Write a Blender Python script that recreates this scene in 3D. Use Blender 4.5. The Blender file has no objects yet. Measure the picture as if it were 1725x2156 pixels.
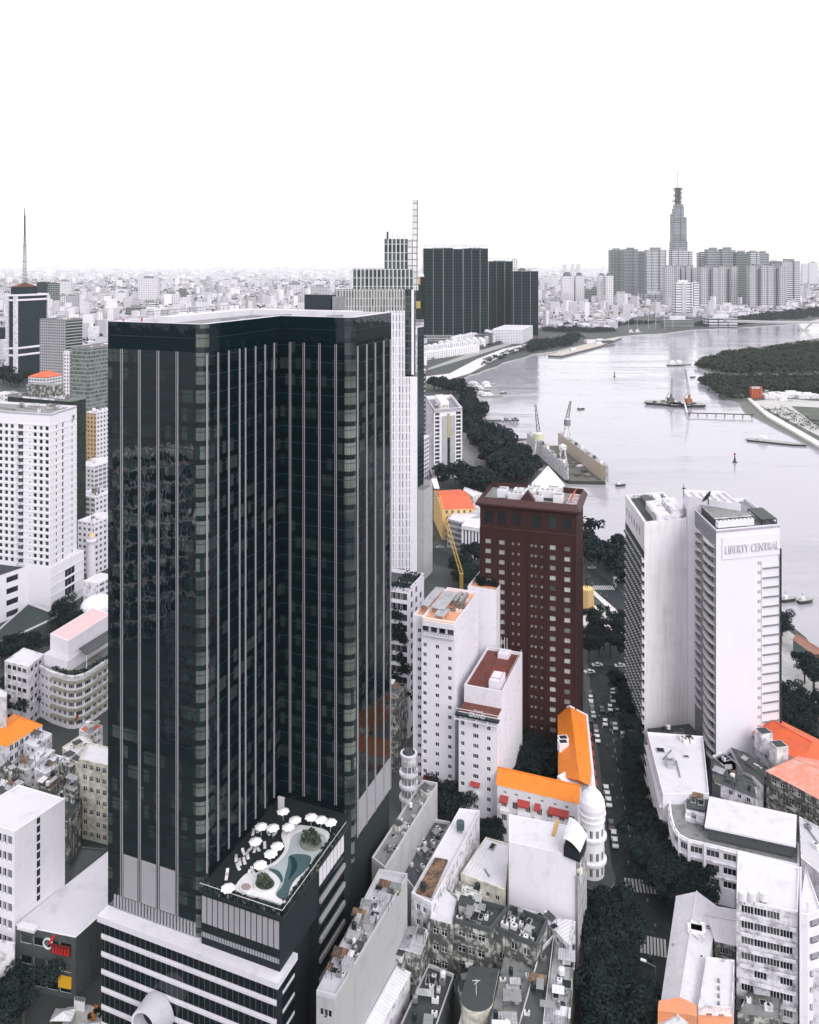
import bpy, math, random
from mathutils import Vector, Matrix
C = bpy.data.collections.new("city"); bpy.context.scene.collection.children.link(C)
sc = bpy.context.scene
R = random.Random(7)
# ---------------------------------------------------------------- camera (level, shifted like the corrected photo)
H, F, CX, HZ = 178.0, 1760.0, 862.5, 555.0          # eye height (m); focal, centre and horizon in 1725x2156 units
cam = bpy.data.objects.new("camera", bpy.data.cameras.new("camera")); sc.collection.objects.link(cam)
cam.location = (0, 0, H); cam.rotation_euler = (math.radians(90), 0, 0)
cam.data.sensor_fit = 'VERTICAL'; cam.data.sensor_height = 36; cam.data.sensor_width = 36
cam.data.lens = 36 * F / 2156; cam.data.shift_y = (HZ - 1078) / 2156
cam.data.clip_start = 1; cam.data.clip_end = 90000
sc.camera = cam
# ---------------------------------------------------------------- sky, sun, exposure
SUN_EL, SUN_AZ = 36, 152                              # high veiled sun, from the right and a little behind the camera
w = bpy.data.worlds.new("World"); sc.world = w; w.use_nodes = True
nt = w.node_tree; nt.nodes.clear()
sky = nt.nodes.new('ShaderNodeTexSky'); sky.sky_type = 'NISHITA'; sky.sun_disc = False
sky.sun_elevation = math.radians(SUN_EL); sky.sun_rotation = math.radians(SUN_AZ)
sky.air_density = 1; sky.dust_density = 6; sky.ozone_density = 1
hs = nt.nodes.new('ShaderNodeHueSaturation'); hs.inputs['Saturation'].default_value = 0.12
mx = nt.nodes.new('ShaderNodeMix'); mx.data_type = 'RGBA'; mx.inputs[0].default_value = 0.80
mx.inputs[7].default_value = (10.4, 10.3, 10.7, 1)     # even white overcast
bg = nt.nodes.new('ShaderNodeBackground'); bg.inputs[1].default_value = 0.132
wo = nt.nodes.new('ShaderNodeOutputWorld')
nt.links.new(sky.outputs[0], hs.inputs['Color']); nt.links.new(hs.outputs[0], mx.inputs[6])
tc_ = nt.nodes.new('ShaderNodeTexCoord'); sz_ = nt.nodes.new('ShaderNodeSeparateXYZ'); mr_ = nt.nodes.new('ShaderNodeMapRange'); m2_ = nt.nodes.new('ShaderNodeMix')
m2_.data_type = 'RGBA'; m2_.blend_type = 'MULTIPLY'; m2_.inputs[0].default_value = 1; m3_ = nt.nodes.new('ShaderNodeMix'); m3_.data_type = 'RGBA'
m3_.inputs[6].default_value = (.68, .67, .715, 1); m3_.inputs[7].default_value = (1, 1, 1, 1); mr_.inputs[1].default_value = -.005; mr_.inputs[2].default_value = .075   # duller air low over the horizon
nt.links.new(tc_.outputs['Generated'], sz_.inputs[0]); nt.links.new(sz_.outputs[2], mr_.inputs[0]); nt.links.new(mr_.outputs[0], m3_.inputs[0])
nt.links.new(mx.outputs[2], m2_.inputs[6]); nt.links.new(m3_.outputs[2], m2_.inputs[7]); nt.links.new(m2_.outputs[2], bg.inputs[0]); nt.links.new(bg.outputs[0], wo.inputs[0])
sl = bpy.data.lights.new("sun", 'SUN'); sl.energy = 1.15; sl.angle = math.radians(30); sl.color = (1, .985, .96)
so = bpy.data.objects.new("sun", sl); sc.collection.objects.link(so)
az = math.radians(SUN_AZ); el = math.radians(SUN_EL)
sd = Vector((math.sin(az) * math.cos(el), math.cos(az) * math.cos(el), math.sin(el)))
so.rotation_euler = sd.to_track_quat('Z', 'Y').to_euler(); so.location = (300, -300, 600)
sc.view_settings.view_transform = 'Standard'; sc.view_settings.look = 'None'
sc.view_settings.exposure = 0.30; sc.view_settings.gamma = 1
sc.cycles.max_bounces = 6; sc.cycles.diffuse_bounces = 3; sc.cycles.glossy_bounces = 3
sc.cycles.transmission_bounces = 2; sc.cycles.volume_bounces = 1; sc.cycles.use_denoising = True
# ---------------------------------------------------------------- photo measurements -> places
def at(uv, z):
    """point of the world seen at (u,v) that stands at height z"""
    u, v = uv; Y = (H - z) * F / (v - HZ)
    return Vector(((u - CX) / F * Y, Y, z))
def atY(u, v, Y): return Vector(((u - CX) / F * Y, Y, H - (v - HZ) / F * Y))
def A(x, y): return (574.7 + x / 3, 1574.7 + y / 3)
def B(x, y): return (1150 + x / 3, 1574.7 + y / 3)
def Cc(x, y): return (574.7 + x / 3, 1000 + y / 3)
def E(x, y): return (1150 + x / 3, 1000 + y / 3)
def L1(x, y): return (x / 3, 1000 + y / 3)
def L2(x, y): return (x / 3, 1574.7 + y / 3)
def U1(x, y): return (x * .3356, 421 + y * .3356)
def U2(x, y): return (684.2 + .3051 * x, 368.4 + .3051 * y)
def U3(x, y): return (1157.9 + .3286 * x, 315.8 + .3286 * y)
def S(x, y): return (.244 * x, 789.5 + .244 * y)
def W4(x, y): return (789.5 + .3051 * x, 789.5 + .3051 * y)
def X5(x, y): return (1210.5 + .2981 * x, 736.8 + .2981 * y)
def Z4(x, y): return (368.4 + .2746 * x, 1579 + .2746 * y)
def V1(x, y): return (736.8 + x / 6, 500 + y / 6)
def V2(x, y): return (1024.2 + x / 6, 500 + y / 6)
def V3(x, y): return (1311.6 + x / 6, 500 + y / 6)
# ---------------------------------------------------------------- materials
MATS = {}
def nodes(name):
    m = bpy.data.materials.new(name); m.use_nodes = True
    t = m.node_tree; b = t.nodes['Principled BSDF']; return m, t, b
def N(t, k, **kw):
    n = t.nodes.new(k)
    for a, v in kw.items(): setattr(n, a, v)
    return n
def mth(t, op, a, b=None, c=None):
    n = t.nodes.new('ShaderNodeMath'); n.operation = op
    for i, x in enumerate((a, b, c)):
        if x is None: continue
        if isinstance(x, (int, float)): n.inputs[i].default_value = x
        else: t.links.new(x, n.inputs[i])
    return n.outputs[0]
def mixc(t, f, a, b):
    n = t.nodes.new('ShaderNodeMix'); n.data_type = 'RGBA'
    for i, x in ((0, f), (6, a), (7, b)):
        if isinstance(x, (int, float)): n.inputs[i].default_value = x
        elif isinstance(x, tuple): n.inputs[i].default_value = (*x[:3], 1)
        else: t.links.new(x, n.inputs[i])
    return n.outputs[2]
def noise(t, scale, detail=3, coord=None, rough=.6):
    n = t.nodes.new('ShaderNodeTexNoise'); n.inputs['Scale'].default_value = scale
    n.inputs['Detail'].default_value = detail; n.inputs['Roughness'].default_value = rough
    if coord is not None: t.links.new(coord, n.inputs['Vector'])
    return n.outputs[0]
def ramp(t, f, lo, hi):
    n = t.nodes.new('ShaderNodeMapRange'); n.inputs[1].default_value = lo; n.inputs[2].default_value = hi
    t.links.new(f, n.inputs[0]); return n.outputs[0]
def coords(t, scale=(1, 1, 1)):
    g = t.nodes.new('ShaderNodeNewGeometry'); mp = t.nodes.new('ShaderNodeMapping')
    mp.inputs['Scale'].default_value = scale; t.links.new(g.outputs['Position'], mp.inputs[0]); return mp.outputs[0]
def paint(name, c, dirt=.25, dcol=(.22, .22, .22), rough=.7, streak=.35, lo=.52, hi=.8, bump=0, scale=.35):
    """painted or plastered surface: broad blotches plus rain streaks running down"""
    if name in MATS: return MATS[name]
    m, t, b = nodes(name)
    co = coords(t)
    n1 = ramp(t, noise(t, scale, 6, co), lo, hi)
    n2 = ramp(t, noise(t, 1.0, 4, coords(t, (1.1, 1.1, .06))), .5, .82)
    n3 = noise(t, 3.0, 4, co)
    f = mth(t, 'ADD', mth(t, 'MULTIPLY', n1, dirt), mth(t, 'MULTIPLY', n2, dirt * streak))
    f = mth(t, 'MULTIPLY', f, mth(t, 'ADD', n3, .45))
    f = mth(t, 'MINIMUM', f, .9)
    c2 = mixc(t, f, tuple(c), tuple(dcol))
    t.links.new(c2, b.inputs['Base Color']); b.inputs['Roughness'].default_value = rough
    b.inputs['Specular IOR Level'].default_value = .25
    if bump:
        bp = N(t, 'ShaderNodeBump'); bp.inputs['Strength'].default_value = bump; bp.inputs['Distance'].default_value = .2
        t.links.new(n3, bp.inputs['Height']); t.links.new(bp.outputs[0], b.inputs['Normal'])
    MATS[name] = m; return m
def ribbed(name, c, pitch=.5, dirt=.3, dcol=(.1, .1, .1), axis=0, rough=.5):
    """sheet or tile roof with ribs (real grooves through bump)"""
    if name in MATS: return MATS[name]
    m, t, b = nodes(name)
    uv = N(t, 'ShaderNodeUVMap'); sp = N(t, 'ShaderNodeSeparateXYZ'); t.links.new(uv.outputs[0], sp.inputs[0])
    wv = mth(t, 'SINE', mth(t, 'MULTIPLY', sp.outputs[axis], 6.283 / pitch))
    co = coords(t)
    n1 = ramp(t, noise(t, .3, 7, co), .45, .8)
    n2 = ramp(t, noise(t, 1.2, 3, co), .35, .8)
    pan = N(t, 'ShaderNodeTexWhiteNoise'); pan.noise_dimensions = '2D'
    cb = N(t, 'ShaderNodeCombineXYZ')
    t.links.new(mth(t, 'FLOOR', mth(t, 'DIVIDE', sp.outputs[0], 1.1)), cb.inputs[0])
    t.links.new(mth(t, 'FLOOR', mth(t, 'DIVIDE', sp.outputs[1], 2.9)), cb.inputs[1]); t.links.new(cb.outputs[0], pan.inputs[0])
    f = mth(t, 'ADD', mth(t, 'MULTIPLY', n1, dirt), mth(t, 'MULTIPLY', n2, dirt * .5))
    f = mth(t, 'ADD', f, mth(t, 'MULTIPLY', pan.outputs[0], dirt * .3))
    f = mth(t, 'ADD', f, mth(t, 'MULTIPLY', mth(t, 'LESS_THAN', wv, -.8), .12))
    t.links.new(mixc(t, mth(t, 'MINIMUM', f, .9), tuple(c), tuple(dcol)), b.inputs['Base Color'])
    b.inputs['Roughness'].default_value = rough; b.inputs['Specular IOR Level'].default_value = .3
    bp = N(t, 'ShaderNodeBump'); bp.inputs['Strength'].default_value = .5; bp.inputs['Distance'].default_value = .06
    t.links.new(wv, bp.inputs['Height']); t.links.new(bp.outputs[0], b.inputs['Normal'])
    MATS[name] = m; return m
def facade(name, wall, glass, cw, ch, fw, fh, var=.5, lit=.0, litcol=(.3, .3, .3), gr=.15, band=None, bandcol=None, off=.5, blotch=0):
    """regular window grid for far or secondary faces; UV is in metres along the wall and up"""
    if name in MATS: return MATS[name]
    m, t, b = nodes(name)
    uv = N(t, 'ShaderNodeUVMap'); sp = N(t, 'ShaderNodeSeparateXYZ'); t.links.new(uv.outputs[0], sp.inputs[0])
    cx = mth(t, 'DIVIDE', sp.outputs[0], cw); cy = mth(t, 'DIVIDE', sp.outputs[1], ch)
    fx = mth(t, 'ABSOLUTE', mth(t, 'SUBTRACT', mth(t, 'FRACT', cx), .5))
    fy = mth(t, 'ABSOLUTE', mth(t, 'SUBTRACT', mth(t, 'FRACT', cy), off))
    mask = mth(t, 'MULTIPLY', mth(t, 'LESS_THAN', fx, fw / 2), mth(t, 'LESS_THAN', fy, fh / 2))
    cb = N(t, 'ShaderNodeCombineXYZ'); t.links.new(mth(t, 'FLOOR', cx), cb.inputs[0]); t.links.new(mth(t, 'FLOOR', cy), cb.inputs[1])
    wn = N(t, 'ShaderNodeTexWhiteNoise'); wn.noise_dimensions = '3D'; t.links.new(cb.outputs[0], wn.inputs[0])
    g = mixc(t, mth(t, 'MULTIPLY', wn.outputs[0], var), tuple(glass), tuple(x * 3 for x in glass))
    if lit: g = mixc(t, mth(t, 'MULTIPLY', mth(t, 'GREATER_THAN', wn.outputs[0], 1 - lit), .8), g, tuple(litcol))
    wc = tuple(wall)
    n1 = ramp(t, noise(t, .12, 5, coords(t, (1, 1, .35))), .4, .8)
    wcol = mixc(t, mth(t, 'MULTIPLY', n1, .25 + blotch), wc, tuple(x * .45 for x in wc))
    col = mixc(t, mask, wcol, g)
    if band:
        bm_ = mth(t, 'LESS_THAN', mth(t, 'FRACT', mth(t, 'DIVIDE', sp.outputs[0], band[0])), band[1])
        col = mixc(t, bm_, col, tuple(bandcol))
    t.links.new(col, b.inputs['Base Color']); b.inputs['Specular IOR Level'].default_value = .14
    t.links.new(mth(t, 'SUBTRACT', .75, mth(t, 'MULTIPLY', mask, .75 - gr)), b.inputs['Roughness'])
    MATS[name] = m; return m
def glassmat(name, c, rough=.06, ior=1.5, var=.0, vexp=2.5, vcol=.42, spec=.5, bump=.0, lit=.0, litcol=(.12, .13, .12), cw=1.5, ch=4.0, fh=.68, spand=None):
    """dark window glass, curtain by curtain, slightly warped"""
    if name in MATS: return MATS[name]
    m, t, b = nodes(name); col = tuple(c)
    oi = N(t, 'ShaderNodeObjectInfo')
    if lit or spand:
        uv = N(t, 'ShaderNodeUVMap'); sp = N(t, 'ShaderNodeSeparateXYZ'); t.links.new(uv.outputs[0], sp.inputs[0])
        cx = mth(t, 'DIVIDE', sp.outputs[0], cw); cy = mth(t, 'DIVIDE', sp.outputs[1], ch)
        fy = mth(t, 'FRACT', cy); fx = mth(t, 'FRACT', cx)
        cb = N(t, 'ShaderNodeCombineXYZ'); t.links.new(mth(t, 'FLOOR', cx), cb.inputs[0]); t.links.new(mth(t, 'FLOOR', cy), cb.inputs[1])
        wn = N(t, 'ShaderNodeTexWhiteNoise'); wn.noise_dimensions = '3D'; t.links.new(cb.outputs[0], wn.inputs[0])
        big = ramp(t, noise(t, .045, 2, coords(t)), .38, .68)
        pleat = mth(t, 'ADD', .7, mth(t, 'MULTIPLY', noise(t, 2.2, 2, coords(t, (1, 1, .02))), .6))
        on = mth(t, 'GREATER_THAN', wn.outputs[0], 1 - lit)
        vis = mth(t, 'LESS_THAN', fy, fh)
        amt = mth(t, 'MULTIPLY', mth(t, 'MULTIPLY', mth(t, 'ADD', mth(t, 'MULTIPLY', on, big), mth(t, 'MULTIPLY', wn.outputs[0], .07)), vis), pleat)
        col = mixc(t, mth(t, 'MINIMUM', amt, 1.0), tuple(c), tuple(litcol))
        if spand: col = mixc(t, mth(t, 'SUBTRACT', 1, vis), col, tuple(spand))
        edge = mth(t, 'MAXIMUM', mth(t, 'LESS_THAN', fx, .05), mth(t, 'LESS_THAN', fy, .03))
        col = mixc(t, mth(t, 'MULTIPLY', edge, .8), col, (.004, .007, .008))
    elif var:
        wn = N(t, 'ShaderNodeTexWhiteNoise'); wn.noise_dimensions = '1D'; t.links.new(oi.outputs['Random'], wn.inputs['W'])
        col = mixc(t, mth(t, 'MULTIPLY', mth(t, 'POWER', wn.outputs[0], vexp), var), tuple(c), (vcol, vcol, vcol))
    if isinstance(col, tuple): b.inputs['Base Color'].default_value = (*col, 1)
    else: t.links.new(col, b.inputs['Base Color'])
    b.inputs['Roughness'].default_value = rough; b.inputs['IOR'].default_value = ior; b.inputs['Specular IOR Level'].default_value = spec
    if bump:
        bp = N(t, 'ShaderNodeBump'); bp.inputs['Strength'].default_value = bump; bp.inputs['Distance'].default_value = .3
        nn = noise(t, .35, 2, coords(t, (1, 1, .6))); t.links.new(nn, bp.inputs['Height']); t.links.new(bp.outputs[0], b.inputs['Normal'])
    MATS[name] = m; return m
def plain(name, c, rough=.6, metal=0, var=.15):
    if name in MATS: return MATS[name]
    m, t, b = nodes(name)
    n = ramp(t, noise(t, 1.3, 4, coords(t)), .35, .75)
    t.links.new(mixc(t, mth(t, 'MULTIPLY', n, var), tuple(c), tuple(x * .4 for x in c)), b.inputs['Base Color'])
    b.inputs['Roughness'].default_value = rough; b.inputs['Metallic'].default_value = metal
    MATS[name] = m; return m
white = paint("white_plaster", (.74, .715, .785), .26, (.25, .25, .25))
white2 = paint("weathered_white", (.73, .71, .76), .95, (.10, .10, .095), lo=.45, hi=.75, scale=.5)
grime = paint("grimy_plaster", (.50, .50, .47), 1.6, (.035, .04, .04), lo=.38, hi=.66, streak=.8, scale=.55)
cream = paint("cream_plaster", (.72, .69, .60), .7, (.12, .12, .1), lo=.42, hi=.72, scale=.5)
concrete = paint("grey_render", (.40, .40, .41), .5, (.13, .14, .14), scale=.2)
lightgrey = paint("light_grey_render", (.50, .49, .53), .35, (.2, .2, .2), scale=.2)
darkconc = paint("dark_concrete", (.075, .085, .087), .8, (.03, .035, .035), scale=.5)
roofw = paint("white_roof", (.60, .585, .635), .45, (.28, .28, .29), streak=0, scale=.25)
roofg = paint("grey_roof", (.22, .225, .23), 1.1, (.05, .055, .055), streak=0, scale=.6)
roofd = paint("dark_roof", (.050, .058, .060), .8, (.02, .024, .025), streak=0, scale=.6)
sheetw = ribbed("white_sheet_roof", (.66, .65, .70), .9, .3, (.35, .35, .36))
sheetg = ribbed("grey_sheet_roof", (.42, .42, .45), .6, .5, (.12, .12, .13))
sheetd = ribbed("dark_sheet_roof", (.085, .092, .093), .6, .7, (.03, .035, .035))
rust = ribbed("rusty_sheet_roof", (.30, .17, .09), .5, 1.2, (.04, .03, .03))
orange = ribbed("orange_tiles", (.84, .25, .025), .45, .28, (.45, .10, .02))
orange2 = ribbed("red_orange_tiles", (.72, .13, .045), .45, .55, (.35, .08, .04))
salmon = ribbed("faded_orange_tiles", (.74, .27, .12), .45, .6, (.45, .25, .17))
maroon = ribbed("dark_red_tiles", (.17, .045, .03), .5, .5, (.05, .02, .02))
pink = paint("pink_roof", (.72, .45, .46), .5, (.75, .6, .62), streak=0)
terr = paint("terracotta_deck", (.70, .34, .20), .6, (.4, .25, .18), streak=0)
redwall = paint("dark_red_wall", (.036, .0125, .012), .5, (.03, .012, .014), scale=.15)
redtrim = plain("dark_red_trim", (.05, .014, .014))
redawn = plain("red_awning", (.36, .035, .03))
ochre = paint("ochre_plaster", (.76, .51, .23), .4, (.45, .3, .13))
gdark = glassmat("window_glass", (.006, .011, .013), .08, 1.4, var=.22)
gred = glassmat("curtained_glass", (.014, .018, .02), .08, 1.5, var=1.0, vexp=.6, vcol=.62)
white_metal = plain("white_metal", (.72, .71, .74), .45)
grey_metal = plain("grey_metal", (.25, .25, .26), .4, .4)
dark_metal = plain("dark_metal", (.009, .019, .021), .5)
black = plain("black_recess", (.003, .010, .013), .8)
steel = plain("crane_steel", (.12, .12, .12), .6)
yellow = plain("yellow_steel", (.58, .36, .07), .5)
teal = plain("pool_water", (.075, .125, .14), .08, var=.3)
teal2 = plain("pool_shallow", (.40, .45, .47), .05, var=.1)
def leafmat(name, c1, c2):
    m, t, b = nodes(name)
    g = N(t, 'ShaderNodeNewGeometry'); oi = N(t, 'ShaderNodeObjectInfo')
    n = ramp(t, noise(t, .8, 3, coords(t)), .3, .7)
    f = mth(t, 'ADD', mth(t, 'MULTIPLY', n, .7), mth(t, 'MULTIPLY', oi.outputs['Random'], .3))
    t.links.new(mixc(t, f, c1, c2), b.inputs['Base Color']); b.inputs['Roughness'].default_value = .7
    b.inputs['Specular IOR Level'].default_value = .04
    MATS[name] = m; return m
leaf = leafmat("foliage", (.0025, .0100, .012), (.030, .044, .042))
leaf2 = leafmat("foliage_light", (.03, .042, .035), (.10, .12, .09))
bark = plain("bark", (.05, .045, .04), .9)
# ---------------------------------------------------------------- mesh building
class MB:
    def __init__(s): s.v = []; s.f = []; s.m = []; s.uv = []; s.mats = []
    def mi(s, m):
        if m not in s.mats: s.mats.append(m)
        return s.mats.index(m)
    def face(s, pts, m, uv=None):
        i = len(s.v); s.v += [tuple(p) for p in pts]; s.f.append(tuple(range(i, i + len(pts)))); s.m.append(s.mi(m))
        if uv is None:
            p0 = Vector(pts[0]); n = None
            for k in range(1, len(pts) - 1):
                n = (Vector(pts[k]) - p0).cross(Vector(pts[k + 1]) - p0)
                if n.length > 1e-6: break
            if n is None or n.length < 1e-6: n = Vector((0, 0, 1))
            n.normalize()
            if abs(n.z) > .95: ax = (Vector(pts[1]) - p0); ax.z = 0
            else: ax = Vector((-n.y, n.x, 0))
            if ax.length < 1e-6: ax = Vector((1, 0, 0))
            ax.normalize(); ay = n.cross(ax)
            if abs(n.z) < .05: uv = [((Vector(p) - p0).dot(ax), p[2]) for p in pts]
            else: uv = [((Vector(p) - p0).dot(ax), (Vector(p) - p0).dot(ay)) for p in pts]
        s.uv += list(uv)
    def wall(s, p0, p1, z0, z1, m, uoff=0):
        L = math.hypot(p1[0] - p0[0], p1[1] - p0[1])
        s.face([(p0[0], p0[1], z0), (p1[0], p1[1], z0), (p1[0], p1[1], z1), (p0[0], p0[1], z1)], m,
               [(uoff, z0), (uoff + L, z0), (uoff + L, z1), (uoff, z1)])
    def prism(s, poly, z0, z1, m, top=None, bottom=False):
        n = len(poly); off = 0
        a = sum(poly[i][0] * poly[(i + 1) % n][1] - poly[(i + 1) % n][0] * poly[i][1] for i in range(n))
        P = list(poly) if a > 0 else list(reversed(poly))
        for i in range(n):
            s.wall(P[i], P[(i + 1) % n], z0, z1, m, off); off += math.hypot(P[(i + 1) % n][0] - P[i][0], P[(i + 1) % n][1] - P[i][1])
        s.face([(p[0], p[1], z1) for p in P], top or m)
        if bottom: s.face([(p[0], p[1], z0) for p in reversed(P)], m)
    def box(s, c, d, m, rot=0, bottom=True):
        x, y, z = c; dx, dy, dz = d[0] / 2, d[1] / 2, d[2]; ca, sa = math.cos(rot), math.sin(rot)
        P = [(x + ca * a - sa * b, y + sa * a + ca * b) for a, b in ((-dx, -dy), (dx, -dy), (dx, dy), (-dx, dy))]
        s.prism(P, z, z + dz, m, bottom=bottom)
    def bar(s, a, b, w, m):
        a, b = Vector(a), Vector(b); d = b - a
        if d.length < 1e-6: return
        d.normalize(); up = Vector((0, 0, 1)) if abs(d.z) < .9 else Vector((1, 0, 0))
        x = d.cross(up).normalized() * w / 2; y = d.cross(x).normalized() * w / 2
        c = [(-1, -1), (1, -1), (1, 1), (-1, 1)]
        P = [a + x * i + y * j for i, j in c]; Q = [b + x * i + y * j for i, j in c]
        for k in range(4): s.face([P[k], P[(k + 1) % 4], Q[(k + 1) % 4], Q[k]], m)
        s.face(P[::-1], m); s.face(Q, m)
    def tube(s, c, r0, r1, z0, z1, m, n=16, cap=True, top=None):
        x, y = c; a = [2 * math.pi * k / n for k in range(n)]
        P = [(x + r0 * math.cos(t), y + r0 * math.sin(t), z0) for t in a]; Q = [(x + r1 * math.cos(t), y + r1 * math.sin(t), z1) for t in a]
        for k in range(n):
            j = (k + 1) % n; s.face([P[k], P[j], Q[j], Q[k]], m, [(r0 * a[k], z0), (r0 * (a[k] + a[1]), z0), (r0 * (a[k] + a[1]), z1), (r0 * a[k], z1)])
        if cap and r1 > .01: s.face(Q, top or m)
    def build(s, name, parent=None, smooth=False):
        me = bpy.data.meshes.new(name); me.from_pydata(s.v, [], s.f)
        for m in s.mats: me.materials.append(m)
        me.polygons.foreach_set('material_index', s.m)
        ul = me.uv_layers.new(name='UVMap'); ul.data.foreach_set('uv', [c for u in s.uv for c in u])
        if smooth: me.polygons.foreach_set('use_smooth', [True] * len(me.polygons))
        me.update()
        return link(name, me, parent)
def link(name, data, parent=None):
    o = bpy.data.objects.new(name, data); C.objects.link(o)
    if parent is not None:
        o.parent = parent; o.matrix_parent_inverse = Matrix.Translation(parent.location).inverted() if parent.rotation_euler.z == 0 else parent.matrix_basis.inverted()
    return o
def thing(name, label, cat, loc=(0, 0, 0), group=None):
    o = bpy.data.objects.new(name, None); C.objects.link(o); o.location = loc
    o['label'] = label; o['category'] = cat
    if group: o['group'] = group
    return o
def tag(o, label, cat, group=None, kind=None):
    o['label'] = label; o['category'] = cat
    if group: o['group'] = group
    if kind: o['kind'] = kind
    return o
def copytree(o, loc, rz=0, label=None, sc_=1, name=None):
    c = o.copy(); C.objects.link(c); c.location = loc; c.rotation_euler = (0, 0, rz)
    c.scale = (sc_,) * 3 if not isinstance(sc_, tuple) else sc_
    if label: c['label'] = label
    for ch in list(o.children):
        k = ch.copy(); C.objects.link(k); k.parent = c
        for g in ch.children:
            q = g.copy(); C.objects.link(q); q.parent = k
    return c
# ---------------------------------------------------------------- window objects
WC = {}
def win_mesh(w, h, kind, glass, frame):
    key = (round(w, 2), round(h, 2), kind, glass.name, frame.name)
    if key in WC: return WC[key]
    b = MB(); t = .07
    b.face([(0, 0, 0), (w, 0, 0), (w, 0, h), (0, 0, h)], glass)
    def bx(x0, x1, z0, z1, y=-.05):
        b.face([(x0, y, z0), (x1, y, z0), (x1, y, z1), (x0, y, z1)], frame)
        b.face([(x0, y, z1), (x1, y, z1), (x1, 0, z1), (x0, 0, z1)], frame)
        b.face([(x0, 0, z0), (x0, y, z0), (x0, y, z1), (x0, 0, z1)], frame); b.face([(x1, y, z0), (x1, 0, z0), (x1, 0, z1), (x1, y, z1)], frame)
    for q in ((0, t, 0, h), (w - t, w, 0, h), (t, w - t, 0, t), (t, w - t, h - t, h)): bx(*q)
    nn = {'plain': 0, 'two': 1, 'three': 2, 'four': 3, 'cross': 1}[kind]
    for k in range(nn): x = w * (k + 1) / (nn + 1); bx(x - t * .7, x + t * .7, t, h - t)
    if kind == 'cross': bx(t, w - t, h * .6 - t / 2, h * .6 + t / 2, -.045)
    me = bpy.data.meshes.new('window'); me.from_pydata(b.v, [], b.f)
    for m in b.mats: me.materials.append(m)
    me.polygons.foreach_set('material_index', b.m); me.uv_layers.new(name='UVMap'); me.update()
    WC[key] = me; return me
class Bld:
    """one building: wall mesh with real openings, window parts set back in them, roof and trim parts"""
    def __init__(s, name, label, cat='building', group=None):
        s.root = thing(name, label, cat, group=group); s.wall = MB(); s.wins = []; s.first = None
    def base(s, p): s.root.location = (p[0], p[1], 0)
    def face(s, p0, p1, z0, z1, m, wins=(), depth=.3, kind='two', glass=None, frame=None, reveal=None, uoff=0):
        """wall from p0 to p1 (seen from outside: left to right), openings (u0,u1,z0,z1) in metres"""
        p0 = Vector((p0[0], p0[1], 0)); p1 = Vector((p1[0], p1[1], 0)); L = (p1 - p0).length
        d = (p1 - p0) / L; n = Vector((d.y, -d.x, 0))
        ws = [q for q in wins if q[0] > .05 and q[1] < L - .05 and q[2] > z0 + .05 and q[3] < z1 - .05]
        us = sorted({0, L, *[q[0] for q in ws], *[q[1] for q in ws]}); vs = sorted({z0, z1, *[q[2] for q in ws], *[q[3] for q in ws]})
        P = lambda u, z, k=0: tuple(p0 + d * u - n * k + Vector((0, 0, z)))
        bys = {}
        for q in ws: bys.setdefault((q[2], q[3]), []).append(q)
        for i in range(len(vs) - 1):
            a, b = vs[i], vs[i + 1]; row = [q for q in ws if q[2] <= a + 1e-6 and q[3] >= b - 1e-6]
            cuts = sorted({0, L, *[q[0] for q in row], *[q[1] for q in row]})
            for j in range(len(cuts) - 1):
                u0, u1 = cuts[j], cuts[j + 1]; mid = (u0 + u1) / 2
                if any(q[0] < mid < q[1] for q in row): continue
                s.wall.face([P(u0, a), P(u1, a), P(u1, b), P(u0, b)], m, [(uoff + u0, a), (uoff + u1, a), (uoff + u1, b), (uoff + u0, b)])
        rv = reveal or m
        for q in ws:
            u0, u1, a, b = q[:4]
            for pts in (((u0, a, 0), (u1, a, 0), (u1, a, depth), (u0, a, depth)), ((u0, b, depth), (u1, b, depth), (u1, b, 0), (u0, b, 0)),
                        ((u0, a, 0), (u0, a, depth), (u0, b, depth), (u0, b, 0)), ((u1, a, depth), (u1, a, 0), (u1, b, 0), (u1, b, depth))):
                s.wall.face([P(*x) for x in pts], rv)
            kd = q[4] if len(q) > 4 else kind
            s.wins.append((P(u0, a, depth), math.atan2(d.y, d.x), u1 - u0, b - a, kd, glass or gdark, frame or white_metal))
    def rest(s, poly, z0, z1, m, skip=()):
        n = len(poly)
        for i in range(n):
            if i in skip: continue
            s.wall.wall(poly[i], poly[(i + 1) % n], z0, z1, m)
    def part(s, name, mb, parent=None, kind=None, label=None):
        o = mb.build(name, parent or s.root)
        if kind: o['kind'] = kind
        if label: o['label'] = label
        return o
    def done(s):
        w = s.wall.build('wall', s.root)
        s.wins.sort(key=lambda q: q[0][1])
        for q in s.wins[:96]:
            o = link('window', win_mesh(q[2], q[3], q[4], q[5], q[6]), s.root)
            o.location = Vector(q[0]); o.rotation_euler = (0, 0, q[1])
        if len(s.wins) > 96:
            b = MB()
            for q in s.wins[96:]:
                me = win_mesh(*q[2:]); M = Matrix.Translation(q[0]) @ Matrix.Rotation(q[1], 4, 'Z')
                i = len(b.v); b.v += [tuple(M @ v.co) for v in me.vertices]
                for p in me.polygons:
                    b.f.append(tuple(i + k for k in p.vertices)); b.m.append(b.mi(me.materials[p.material_index])); b.uv += [(0, 0)] * len(p.vertices)
            o = b.build('window', s.root); o['kind'] = 'stuff'
        return s.root
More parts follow.
